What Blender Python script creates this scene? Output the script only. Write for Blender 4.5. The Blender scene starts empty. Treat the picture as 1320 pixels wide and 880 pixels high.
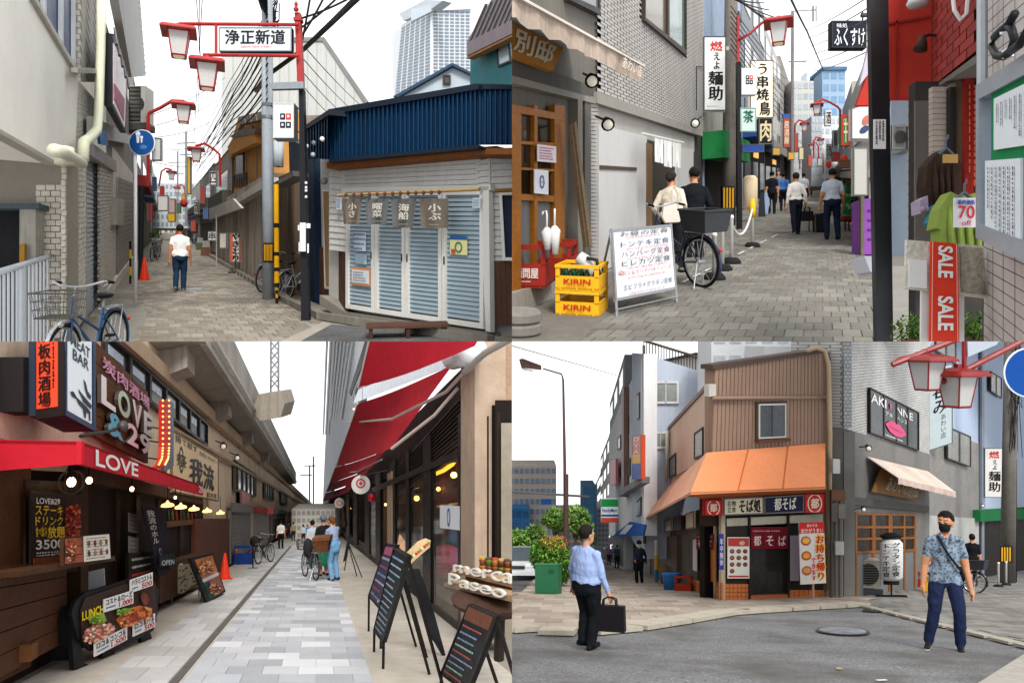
import bpy,bmesh,math,random
from mathutils import Vector,Matrix,noise
from math import sin,cos,pi,radians
V=Vector
random.seed(7)
S=bpy.context.scene
COL=S.collection
F=1000.0
cam_d=bpy.data.cameras.new('camera')
cam_d.sensor_width=36.0
cam_d.lens=36.0*F/1320.0
cam_d.clip_start=0.05
cam_d.clip_end=6000
cam=bpy.data.objects.new('camera',cam_d)
cam.rotation_euler=(pi/2,0,0)
COL.objects.link(cam)
S.camera=cam
world=bpy.data.worlds.new('World')
S.world=world
world.use_nodes=True
wn=world.node_tree
bg=wn.nodes['Background']
bg.inputs['Strength'].default_value=1.12
tc=wn.nodes.new('ShaderNodeTexCoord')
nz=wn.nodes.new('ShaderNodeTexNoise');nz.inputs['Scale'].default_value=1.6;nz.inputs['Detail'].default_value=5
rp=wn.nodes.new('ShaderNodeValToRGB')
rp.color_ramp.elements[0].position=0.35;rp.color_ramp.elements[0].color=(0.90,0.93,0.97,1)
rp.color_ramp.elements[1].position=0.65;rp.color_ramp.elements[1].color=(1.0,1.0,1.0,1)
wn.links.new(tc.outputs['Generated'],nz.inputs['Vector'])
wn.links.new(nz.outputs['Fac'],rp.inputs['Fac'])
wn.links.new(rp.outputs['Color'],bg.inputs['Color'])
sun_d=bpy.data.lights.new('sun','SUN')
sun_d.energy=2.6
sun_d.angle=radians(18)
sun_d.color=(1.0,0.97,0.92)
sun=bpy.data.objects.new('sun',sun_d)
sun.rotation_euler=(radians(44),0,radians(16))
COL.objects.link(sun)
S.view_settings.view_transform='Standard'
S.view_settings.look='None'
S.view_settings.gamma=1.0
S.view_settings.exposure=0.5
S.render.engine='CYCLES'
S.cycles.max_bounces=4
S.cycles.diffuse_bounces=3
S.cycles.glossy_bounces=2
S.cycles.transparent_max_bounces=8
S.cycles.use_denoising=True
CX,CY=660.0,440.0
def P(px,py,Y):
 return V(((px-CX)/F*Y,Y,(CY-py)/F*Y))
class Zone:
 """One street: hy = its horizon row, k = metres per unit of its own scale, h = eye height."""
 def __init__(s,hy,vx,h,k,sx,sz):
  s.hy,s.k,s.h,s.sx,s.sz=hy,k,h*k,sx,sz
  s.s=(CY-hy)/F
  s.vx=(vx-CX)/F
  a=math.atan(.33)*(1 if sx<0 else-1)
  s.cq,s.sq=cos(a),sin(a)
 def gz(s,y):return-s.h+s.s*y
 def Y(s,py):return s.h*F/(py-s.hy)
 def g(s,px,py):return P(px,py,s.Y(py))
 def gp(s,c,d):
  y=d*s.k
  return V((c*s.k+s.vx*y,y,s.gz(y)))
TL=Zone(291,212,1.70,4.0,-1,1)
TR=Zone(227,1058,1.60,4.0,1,1)
BL=Zone(665,408,1.65,1.0,-1,-1)
BR=Zone(703,731,1.45,1.0,1,-1)
CUR=[TL]
def use(z):CUR[0]=z
def lin(c):return c/12.92 if c<=0.04045 else((c+0.055)/1.055)**2.4
def C(h):
 if not isinstance(h,str):return tuple(h)
 return tuple(lin(int(h[i:i+2],16)/255.0)for i in(0,2,4))
MATS={}
def m(h,rough=0.7,var=0.12,sc=3.0,bump=0.0,metal=0.0,emit=0.0,streak=0.0,bsc=None,name=None,glass=False,kind=None,spec=0.4):
 k=CUR[0].k
 key=(h,rough,var,sc,bump,metal,emit,streak,bsc,glass,kind,k)
 if key in MATS:return MATS[key]
 col=C(h)
 mat=bpy.data.materials.new(name or 'surface_'+str(h))
 mat.use_nodes=True
 nt=mat.node_tree;N=nt.nodes;L=nt.links
 b=N['Principled BSDF']
 b.inputs['Roughness'].default_value=rough
 b.inputs['Metallic'].default_value=metal
 b.inputs['Specular IOR Level'].default_value=min(spec,.12)if rough>.4 else min(spec,.35)
 t=N.new('ShaderNodeTexCoord')
 mp=N.new('ShaderNodeMapping');L.new(t.outputs['Object'],mp.inputs['Vector'])
 mp.inputs['Scale'].default_value=(1/k,)*3
 vec=mp.outputs['Vector']
 def nse(scale,det=2,vv=None):
  n=N.new('ShaderNodeTexNoise');n.inputs['Scale'].default_value=scale;n.inputs['Detail'].default_value=det
  n.inputs['Roughness'].default_value=0.62
  L.new(vv or vec,n.inputs['Vector']);return n.outputs['Fac']
 def mth(op,a,bb,clamp=False):
  n=N.new('ShaderNodeMath');n.operation=op;n.use_clamp=clamp
  for i,x in enumerate((a,bb)):
   if hasattr(x,'node'):L.new(x,n.inputs[i])
   else:n.inputs[i].default_value=x
  return n.outputs[0]
 def mixc(f,a,bb,bt='MIX'):
  n=N.new('ShaderNodeMix');n.data_type='RGBA';n.blend_type=bt
  for i,x in((0,f),(6,a),(7,bb)):
   if hasattr(x,'node'):L.new(x,n.inputs[i])
   else:n.inputs[i].default_value=x if i==0 else(*x[:3],1)
  return n.outputs[2]
 base=col
 if var>0:
  big=nse(sc*0.35);fine=nse(sc*4)
  f=mth('ADD',mth('MULTIPLY',big,0.65),mth('MULTIPLY',fine,0.35))
  f=mth('MULTIPLY',mth('SUBTRACT',f,0.32,True),2.7,True)
  lo=tuple(max(0,c*(1-var*1.3))for c in col);hi=tuple(min(1,c*(1+var))for c in col)
  base=mixc(f,lo,hi)
 if kind=='wood':
  w=N.new('ShaderNodeMapping');L.new(vec,w.inputs['Vector']);w.inputs['Scale'].default_value=(1.2,1.2,14)
  g=nse(5,6,w.outputs['Vector'])
  base=mixc(mth('MULTIPLY',mth('SUBTRACT',g,0.35,True),1.6,True),base,tuple(c*0.45 for c in col))
 if kind=='asphalt':
  g=nse(30,3);base=mixc(mth('MULTIPLY',mth('SUBTRACT',g,0.5,True),4.0,True),base,tuple(min(1,c*2.0+.03)for c in col))
  g2=nse(17,3);base=mixc(mth('MULTIPLY',mth('SUBTRACT',g2,0.56,True),5.0,True),base,tuple(c*.35 for c in col))
 if kind=='print':
  vo=N.new('ShaderNodeTexVoronoi');vo.inputs['Scale'].default_value=26;L.new(vec,vo.inputs['Vector'])
  base=mixc(mth('MULTIPLY',mth('SUBTRACT',vo.outputs['Distance'],0.28,True),6,True),base,tuple(min(1,c*2.0+.05)for c in col))
  g=nse(14,3);base=mixc(mth('MULTIPLY',mth('SUBTRACT',g,0.5,True),5,True),base,tuple(c*.3 for c in col))
 if kind=='spots':
  vo=N.new('ShaderNodeTexVoronoi');vo.inputs['Scale'].default_value=16;L.new(vec,vo.inputs['Vector'])
  base=mixc(mth('LESS_THAN',vo.outputs['Distance'],0.36),base,(0.03,0.025,0.02))
 if kind in('tile','tile_v','siding','board'):
  sz={'tile':(0.23,0.085),'tile_v':(0.10,0.10),'siding':(9.0,0.16),'board':(0.16,9.0)}[kind]
  cx=N.new('ShaderNodeSeparateXYZ');L.new(vec,cx.inputs[0])
  u=mth('ADD',mth('MULTIPLY',cx.outputs[0],0.9),mth('MULTIPLY',cx.outputs[1],0.44 if kind!='tile_s' else 1))
  cmb=N.new('ShaderNodeCombineXYZ');L.new(u,cmb.inputs[0]);L.new(cx.outputs[2],cmb.inputs[1])
  br=N.new('ShaderNodeTexBrick');L.new(cmb.outputs[0],br.inputs['Vector'])
  br.inputs['Scale'].default_value=1;br.inputs['Brick Width'].default_value=sz[0];br.inputs['Row Height'].default_value=sz[1]
  br.inputs['Mortar Size'].default_value=0.012;br.offset=0.5
  br.inputs['Color1'].default_value=(1,1,1,1);br.inputs['Color2'].default_value=(.86,.86,.86,1)
  br.inputs['Mortar'].default_value=(.42,.42,.42,1)
  base=mixc(1.0,base,br.outputs['Color'],'MULTIPLY')
 if streak>0:
  w=N.new('ShaderNodeMapping');L.new(vec,w.inputs['Vector']);w.inputs['Scale'].default_value=(6,6,0.35)
  g=nse(2.2,5,w.outputs['Vector'])
  base=mixc(mth('MULTIPLY',mth('SUBTRACT',g,0.47,True),5*streak,True),base,tuple(c*0.5 for c in col))
 if rough>.6 and var>=.1 and emit==0:
  g=nse(.55,4);base=mixc(mth('MULTIPLY',mth('SUBTRACT',g,0.46,True),4.5 if kind=='asphalt' else 2.6,True),base,tuple(c*q for c,q in zip(col,(.62,.59,.54))))
 if hasattr(base,'node'):L.new(base,b.inputs['Base Color'])
 else:b.inputs['Base Color'].default_value=(*base[:3],1)
 if var>0 and rough>0.15:
  r=mth('ADD',mth('MULTIPLY',nse(sc*1.7),0.3),rough-0.15,True);L.new(r,b.inputs['Roughness'])
 if bump>0:
  bn=N.new('ShaderNodeBump');bn.inputs['Strength'].default_value=bump;bn.inputs['Distance'].default_value=0.02*k
  L.new(nse(bsc or sc*8,3),bn.inputs['Height']);L.new(bn.outputs['Normal'],b.inputs['Normal'])
 if emit>0:
  if hasattr(base,'node'):L.new(base,b.inputs['Emission Color'])
  else:b.inputs['Emission Color'].default_value=(*col,1)
  b.inputs['Emission Strength'].default_value=emit
  if emit<2:mat.cycles.emission_sampling='NONE'
 if glass:
  b.inputs['Transmission Weight'].default_value=0.0
  b.inputs['Alpha'].default_value=0.35
 MATS[key]=mat
 return mat
def glassm(h='20262a',rough=0.06):return m(h,rough,0.25,0.6,spec=0.35)
def metal(h='9a9c9e',rough=0.4):return m(h,rough,0.12,4,metal=0.6)
def paint(h,rough=0.45):return m(h,rough,0.13,5,streak=0.25)
def plaster(h,st=0.35):return m(h,0.85,0.17,1.6,bump=0.25,bsc=40,streak=st)
def wood(h):return m(h,0.65,0.2,4,bump=0.2,kind='wood')
def cloth(h):return m(h,0.9,0.14,6,bump=0.15,bsc=60)
def flat(h):return m(h,0.6,0.06,6)
class Thing:
 def __init__(s,name,label,cat,base,group=None,zone=None,kind=None):
  s.z=zone or CUR[0]
  s.base=V(base)
  s.o=bpy.data.objects.new(name,None)
  s.o.empty_display_size=0.2
  COL.objects.link(s.o);s.o.location=s.base
  if label:s.o['label']=label
  if cat:s.o['category']=cat
  if group:s.o['group']=group
  if kind:s.o['kind']=kind
def thing(name,label,cat,base,group=None):return Thing(name,label,cat,base,group)
class Ground(Thing):
 pass
def add(T,name,verts,faces,mat,parent=None,smooth=False,label=None,kind=None,fmat=None,clip=True):
 z=T.z
 vs=[tuple(v-T.base)for v in verts]
 bad=clip and any(v.x*z.sx<0 or v.z*z.sz<0 for v in verts)
 if bad and all(v.x*z.sx<0 for v in verts)or(clip and all(v.z*z.sz<0 for v in verts)):return None
 me=bpy.data.meshes.new(name)
 me.from_pydata(vs,[],faces)
 mats=mat if isinstance(mat,(list,tuple))else[mat]
 for mm in mats:me.materials.append(mm)
 if fmat:
  for p,i in zip(me.polygons,fmat):p.material_index=i
 if bad:
  bm=bmesh.new();bm.from_mesh(me)
  for no,co in((V((-z.sx,0,0)),V((0,0,0))-T.base),(V((0,0,-z.sz)),V((0,0,0))-T.base)):
   g=bm.verts[:]+bm.edges[:]+bm.faces[:]
   if not any((v.co-co).dot(no)>0 for v in bm.verts):continue
   r=bmesh.ops.bisect_plane(bm,geom=g,plane_co=co,plane_no=no,clear_outer=True)
   e=[x for x in r['geom_cut']if isinstance(x,bmesh.types.BMEdge)]
   if e and len(bm.faces)<4000:
    try:bmesh.ops.holes_fill(bm,edges=e,sides=0)
    except Exception:pass
  if not bm.faces:bm.free();return None
  bm.to_mesh(me);bm.free()
 if smooth:
  for p in me.polygons:p.use_smooth=True
 me.update()
 o=bpy.data.objects.new(name,me)
 COL.objects.link(o)
 o.parent=parent or T.o
 if label:o['label']=label
 if kind:o['kind']=kind
 return o
def setting(name,verts,faces,mat,clip=True,kind='structure',label=None):
 base=verts[0].copy()
 T=type('X',(),{})();T.z=CUR[0];T.base=base;T.o=None
 o=add(T,name,verts,faces,mat,clip=clip)
 o.location=base;o['kind']=kind
 if label:o['label']=label
 T.o=o
 return T
class MB:
 def __init__(s):s.v,s.f,s.mi,s.cm=[],[],[],0
 def n(s):return len(s.v)
 def addf(s,vs,fs):
  b=len(s.v);s.v+=vs;s.f+=[tuple(i+b for i in f)for f in fs];s.mi+=[s.cm]*len(fs)
 def hexa(s,p):
  s.addf(list(p),[(3,2,1,0),(4,5,6,7),(0,1,5,4),(1,2,6,5),(2,3,7,6),(3,0,4,7)])
 def box(s,T,x0,x1,y0,y1,z0,z1,tx=0,ty=0):
  q=[(x0,y0,z0),(x1,y0,z0),(x1,y1,z0),(x0,y1,z0),(x0+tx,y0+ty,z1),(x1-tx,y0+ty,z1),(x1-tx,y1-ty,z1),(x0+tx,y1-ty,z1)]
  s.hexa([T(*a)for a in q])
 def prism(s,front,back):
  n=len(front);b=list(front)+list(back)
  s.addf(b,[tuple(range(n)),tuple(range(2*n-1,n-1,-1))]+[(i,n+i,n+(i+1)%n,(i+1)%n)for i in range(n)])
 def tube(s,path,r,n=8,caps=True,closed=False):
  path=[V(p)for p in path]
  rr=r if isinstance(r,(list,tuple))else[r]*len(path)
  up=None;rings=[]
  L=len(path)
  for i,p in enumerate(path):
   if closed:d=path[(i+1)%L]-path[i-1]
   else:d=path[min(i+1,L-1)]-path[max(i-1,0)]
   if d.length<1e-9:d=V((0,0,1))
   d.normalize()
   if up is None:
    a=V((0,0,1))if abs(d.z)<0.9 else V((1,0,0))
    up=(a-d*a.dot(d)).normalized()
   else:
    up=up-d*up.dot(d)
    up=up.normalized()if up.length>1e-6 else V((1,0,0))
   w=d.cross(up)
   rings.append([p+(up*cos(2*pi*j/n)+w*sin(2*pi*j/n))*rr[i]for j in range(n)])
  vs=[q for R in rings for q in R];fs=[]
  for i in range(L-1+(1 if closed else 0)):
   a,b=i*n,((i+1)%L)*n
   fs+=[(a+j,a+(j+1)%n,b+(j+1)%n,b+j)for j in range(n)]
  if caps and not closed:fs+=[tuple(range(n-1,-1,-1)),tuple(range((L-1)*n,L*n))]
  s.addf(vs,fs)
 def lathe(s,T,prof,n=16):
  vs=[T(r*cos(2*pi*j/n),r*sin(2*pi*j/n),z)for r,z in prof for j in range(n)]
  fs=[]
  for i in range(len(prof)-1):
   a,b=i*n,(i+1)*n
   fs+=[(a+j,a+(j+1)%n,b+(j+1)%n,b+j)for j in range(n)]
  fs+=[tuple(range(n-1,-1,-1)),tuple(range((len(prof)-1)*n,len(prof)*n))]
  s.addf(vs,fs)
 def ell(s,T,c,r,n=12,mm=8,fn=None):
  vs=[];fs=[]
  for i in range(mm+1):
   th=pi*i/mm
   for j in range(n):
    ph=2*pi*j/n
    d=V((sin(th)*cos(ph),sin(th)*sin(ph),cos(th)))
    f=fn(d)if fn else 1
    vs.append(T(c[0]+r[0]*d.x*f,c[1]+r[1]*d.y*f,c[2]+r[2]*d.z*f))
  for i in range(mm):
   a,b=i*n,(i+1)*n
   fs+=[(a+j,b+j,b+(j+1)%n,a+(j+1)%n)for j in range(n)]
  s.addf(vs,fs)
 def build(s,T,name,mat,parent=None,smooth=False,label=None,kind=None):
  return add(T,name,s.v,s.f,mat,parent,smooth,label,kind,s.mi if isinstance(mat,(list,tuple))else None)
def frame(base,yaw=0.0,D=1.0,sc=1.0,slope=True,zone=None):
 """local metres (x right, y away, z up) standing on the sloping street"""
 z=zone or CUR[0];base=V(base);c,s_=cos(radians(yaw)),sin(radians(yaw));k=z.k*sc
 sl=z.s if slope else 0.0
 def T(x,y,h):
  X=c*x-s_*y;Yd=(s_*x+c*y)*D
  X,Yd=z.cq*X-z.sq*Yd,z.sq*X+z.cq*Yd
  return base+V((X*k,Yd*k,(h+sl*Yd)*k))
 return T
class Q3:
 def __init__(s,tl,tr,br,bl,n=None):
  s.c=[V(tl),V(tr),V(br),V(bl)]
  nn=(s.c[1]-s.c[0]).cross(s.c[3]-s.c[0]).normalized()
  if n is None:n=nn if nn.dot(-s.c[0])>0 else-nn
  s.n=V(n)
  s.w=(s.c[1]-s.c[0]).length;s.h=(s.c[3]-s.c[0]).length
 def p(s,u,v,off=0.0):
  a=s.c[0].lerp(s.c[1],u);b=s.c[3].lerp(s.c[2],u)
  return a.lerp(b,v)+s.n*off*CUR[0].k
 def sub(s,u0,v0,u1,v1,off=0.0):
  return Q3(s.p(u0,v0,off),s.p(u1,v0,off),s.p(u1,v1,off),s.p(u0,v1,off),s.n)
 def slab(s,T,name,mat,t=0.03,u0=0,v0=0,u1=1,v1=1,off=0.0,parent=None,label=None,mb=None):
  f=[s.p(u0,v0,off),s.p(u1,v0,off),s.p(u1,v1,off),s.p(u0,v1,off)]
  b=[x-s.n*t*CUR[0].k for x in f]
  M=mb or MB();M.prism(f,b)
  return M if mb else M.build(T,name,mat,parent,label=label)
 def frame(s,T,name,mat,w=0.05,t=0.05,off=0.0,parent=None,wh=None):
  k=CUR[0].k;du=min(.45,w*k/s.w);dv=min(.45,(wh or w)*k/s.h);M=MB()
  for a in((0,0,1,dv),(0,1-dv,1,1),(0,dv,du,1-dv),(1-du,dv,1,1-dv)):
   s.slab(T,'',None,t,*a,off=off,mb=M)
  return M.build(T,name,mat,parent)
 def rows(s,T,name,mat,n,gap=0.12,t=0.03,off=0.0,parent=None,axis=0,tilt=0.0,joined=False,jit=0.0):
  M=MB()
  for i in range(n):
   a,b=(i+gap/2)/n,(i+1-gap/2)/n
   o=off+random.uniform(-jit,jit)
   if not joined:M=MB()
   f=[s.p(0,a,o-tilt),s.p(1,a,o-tilt),s.p(1,b,o),s.p(0,b,o)]if axis==0 else[s.p(a,0,o),s.p(b,0,o),s.p(b,1,o),s.p(a,1,o)]
   M.prism(f,[x-s.n*t*CUR[0].k for x in f])
   if not joined:M.build(T,name,mat,parent)
  if joined:return M.build(T,name,mat,parent)
 def grid(s,T,name,mat,nu,nv,gu=0.06,gv=0.06,t=0.03,off=0.0,parent=None,joined=False,brick=False,jit=0.0,kind=None,limit=300):
  M=MB();cnt=0
  for j in range(nv):
   sh=0.5/nu if brick and j%2 else 0.0
   for i in range(-1 if sh else 0,nu):
    u0=max(0,i/nu+gu/2/nu+sh);u1=min(1,(i+1)/nu-gu/2/nu+sh)
    if u1<=u0:continue
    v0=(j+gv/2)/nv;v1=(j+1-gv/2)/nv
    o=off+random.uniform(-jit,jit);cnt+=1
    if joined or cnt>limit:s.slab(T,'',None,t,u0,v0,u1,v1,o,mb=M)
    else:s.slab(T,name,mat,t,u0,v0,u1,v1,o,parent)
  if M.v:return M.build(T,name,mat,parent,kind=kind or 'stuff')
 def text(s,T,txt,mat,u0=0,v0=0,u1=1,v1=1,off=0.006,parent=None,vert=False,bold=0.012,name='lettering',fit=False,shear=0,t=0.0,rot=False,smat=None):
  cjk=any(ord(ch)>0x2000 for ch in txt)and bold>.004
  vs,fs,W,H=glyphs(txt,vert,0.0 if cjk else bold,shear)
  if not vs:return None
  if cjk and t==0:
   n0=len(vs);f0=fs;vs=[(x+dx*bold,y+dy*bold)for dx,dy in((0,0),(1,.6),(-1,-.6))for x,y in vs];fs=[tuple(i+q*n0 for i in f)for q in range(3)for f in f0]
  if rot:vs=[(y,W-x)for x,y in vs];W,H=H,W
  A=s.sub(u0,v0,u1,v1);w,h=A.w,A.h
  su=sv=1.0
  if fit:
   a,b=W/H,w/h
   if a<b:su=a/b
   else:sv=b/a
  lay=len(vs)//3 if cjk and t==0 else len(vs)
  pts=[A.p(0.5+(x/W-0.5)*su,0.5-(y/H-0.5)*sv,off+.0012*(i//lay))for i,(x,y)in enumerate(vs)]
  if t>0:
   back=[q-s.n*t*CUR[0].k for q in pts];n=len(pts)
   from collections import Counter
   ed=Counter();
   for f in fs:
    for a,b in zip(f,f[1:]+f[:1]):ed[(a,b)]+=1
   side=[(a,b,n+b,n+a)for(a,b)in ed if(b,a)not in ed]
   return add(T,name,pts+back,list(fs)+side,[mat,smat or mat],parent,fmat=[0]*len(fs)+[1]*len(side))
  return add(T,name,pts,fs,mat,parent)
 def scrib(s,T,mat,rows,u0=0,v0=0,u1=1,v1=1,off=0.005,parent=None,name='text_lines',fill=.5,ragged=.3,vert=False):
  """small print too fine to read: rows of short strokes"""
  M=MB()
  for r in range(rows):
   x=0.0;end=1-random.random()*ragged
   while x<end:
    w=random.uniform(.02,.06)
    a,b=(r+.5-fill/2)/rows,(r+.5+fill/2*random.uniform(.6,1))/rows
    if vert:q=(u0+(u1-u0)*a,v0+(v1-v0)*x,u0+(u1-u0)*b,v0+(v1-v0)*min(1,x+w))
    else:q=(u0+(u1-u0)*x,v0+(v1-v0)*a,u0+(u1-u0)*min(1,x+w),v0+(v1-v0)*b)
    M.addf([s.p(q[0],q[1],off),s.p(q[2],q[1],off),s.p(q[2],q[3],off),s.p(q[0],q[3],off)],[(0,1,2,3)])
    x+=w+random.uniform(.01,.03)
  return M.build(T,name,mat,parent,kind='stuff')
 def disc(s,T,name,mat,cu,cv,r,off=0.006,parent=None,n=28,ar=1.0,r_in=0,t=0.0,a0=0.0,a1=360.0):
  """r in street metres"""
  k=CUR[0].k;ux=(s.c[1]-s.c[0]).normalized();uz=(s.c[0]-s.c[3]).normalized();c=s.p(cu,cv,off)
  full=a1-a0>=360
  ring=lambda R:[c+(ux*cos(radians(a0+(a1-a0)*j/n))+uz*sin(radians(a0+(a1-a0)*j/n))*ar)*R*k for j in range(n if full else n+1)]
  M=MB();o=ring(r)
  if r_in>0:
   q=ring(r_in);L=len(o);M.addf(o+q,[(j,(j+1)%L,L+(j+1)%L,L+j)for j in range(L if full else L-1)])
  elif t>0:M.prism(o,[x-s.n*t*k for x in o])
  else:M.addf(o,[tuple(range(len(o)))])
  return M.build(T,name,mat,parent)
 def blob(s,T,name,mat,pts,off=0.006,parent=None,t=0.0):
  f=[s.p(u,v,off)for u,v in pts];M=MB()
  if t>0:M.prism(f,[x-s.n*t*CUR[0].k for x in f])
  else:M.addf(f,[tuple(range(len(f)))])
  return M.build(T,name,mat,parent)
GL={}
TMP=bpy.data.scenes.new('workbench')
def tmp_graph():
 with bpy.context.temp_override(scene=TMP,view_layer=TMP.view_layers[0]):
  g=bpy.context.evaluated_depsgraph_get();g.update()
 return g
def glyphs(txt,vert,bold,shear=0):
 key=(txt,vert,bold,shear)
 if key in GL:return GL[key]
 cu=bpy.data.curves.new('t','FONT');cu.body='\n'.join(txt)if vert else txt
 cu.resolution_u=4 if txt.isascii()else 2;cu.offset=bold;cu.align_x='CENTER';cu.space_line=1.0;cu.shear=shear
 o=bpy.data.objects.new('t',cu);TMP.collection.objects.link(o)
 dg=tmp_graph()
 me=o.evaluated_get(dg).to_mesh()
 vs=[(v.co.x,v.co.y)for v in me.vertices];fs=[tuple(p.vertices)for p in me.polygons]
 o.evaluated_get(dg).to_mesh_clear()
 bpy.data.objects.remove(o);bpy.data.curves.remove(cu)
 if not vs:return[],[],1,1
 x0=min(v[0]for v in vs);x1=max(v[0]for v in vs);y0=min(v[1]for v in vs);y1=max(v[1]for v in vs)
 GL[key]=([(x-x0,y-y0)for x,y in vs],fs,x1-x0,y1-y0)
 return GL[key]
class Wall:
 """vertical plane through two points of the street"""
 def __init__(s,A,B):
  s.A=V(A);d=V(B)-s.A;d.z=0;d.normalize();s.d=d
  n=V((d.y,-d.x,0));s.n=n if n.dot(-s.A)>0 else-n
 def q(s,px,py,off=0.0):
  r=V(((px-CX)/F,1,(CY-py)/F));A=s.A+s.n*off*CUR[0].k
  return r*(A.dot(s.n)/r.dot(s.n))
 def Q(s,a,b,c,d,off=0.0):
  return Q3(s.q(*a,off),s.q(*b,off),s.q(*c,off),s.q(*d,off),s.n)
 def R(s,x0,y0,x1,y1,off=0.0):return s.Q((x0,y0),(x1,y0),(x1,y1),(x0,y1),off)
 def poly(s,T,name,pts,mat,t=0.1,off=0.0,parent=None,label=None):
  f=[s.q(x,y,off)for x,y in pts];M=MB();M.prism(f,[p-s.n*t*CUR[0].k for p in f])
  return M.build(T,name,mat,parent,label=label)
 def persp(s,x0,x1,ya0,yb0,off=0.0):
  """quad between columns x0, x1 whose top and bottom edges run to the street's vanishing point; ya0,yb0 at x0"""
  z=CUR[0];vx=z.vx*F+CX;f=(x1-vx)/(x0-vx)
  return s.Q((x0,ya0),(x1,z.hy+(ya0-z.hy)*f),(x1,z.hy+(yb0-z.hy)*f),(x0,yb0),off)
def front(d):
 Y=d*CUR[0].k;return Wall(V((0,Y,0)),V((1,Y,0)))
def vwall(px,py):
 z=CUR[0];A=z.g(px,py);return Wall(A,A+V((z.vx,1,0)))
def cable(pts,r,label,group='overhead cables',mat=None,name='power_cable',sag=0.0,n=10,cat='cable'):
 """pts: list of (px,py,d) in street metres"""
 k=CUR[0].k;w=[P(x,y,d*k)for x,y,d in pts];path=[]
 for a,b in zip(w,w[1:]):
  for i in range(n):
   t=i/n;q=a.lerp(b,t);q.z-=sag*k*4*t*(1-t);path.append(q)
 path.append(w[-1])
 T=thing(name,label,cat,path[0],group);M=MB();M.tube(path,r*k,5);M.build(T,'wire',mat or m('1c1d20',.6,0))
 return T
def capsule(p0,r0,p1,r1,n=10,flat=1.0):
 p0,p1=V(p0),V(p1);d=(p1-p0);L=d.length;d=d/L if L>1e-6 else V((0,0,1))
 a=V((0,0,1))if abs(d.z)<.9 else V((0,1,0));u=(a-d*a.dot(d)).normalized();w=d.cross(u)
 rings=[]
 for th in(-80,-50,-20):rings.append((p0+d*r0*sin(radians(th)),r0*cos(radians(th))))
 rings.append((p0.lerp(p1,.5),(r0+r1)/2))
 for th in(20,50,80):rings.append((p1+d*r1*sin(radians(th)),r1*cos(radians(th))))
 vs=[c+(u*cos(2*pi*j/n)+w*sin(2*pi*j/n))*r for c,r in rings for j in range(n)]
 fs=[(i*n+j,i*n+(j+1)%n,(i+1)*n+(j+1)%n,(i+1)*n+j)for i in range(6)for j in range(n)]
 fs+=[tuple(range(n-1,-1,-1)),tuple(range(6*n,7*n))]
 return vs,fs
def segd(p,a,b):
 d=b-a;t=max(0,min(1,(p-a).dot(d)/max(1e-9,d.dot(d))));return(p-a-d*t).length,t
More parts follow.
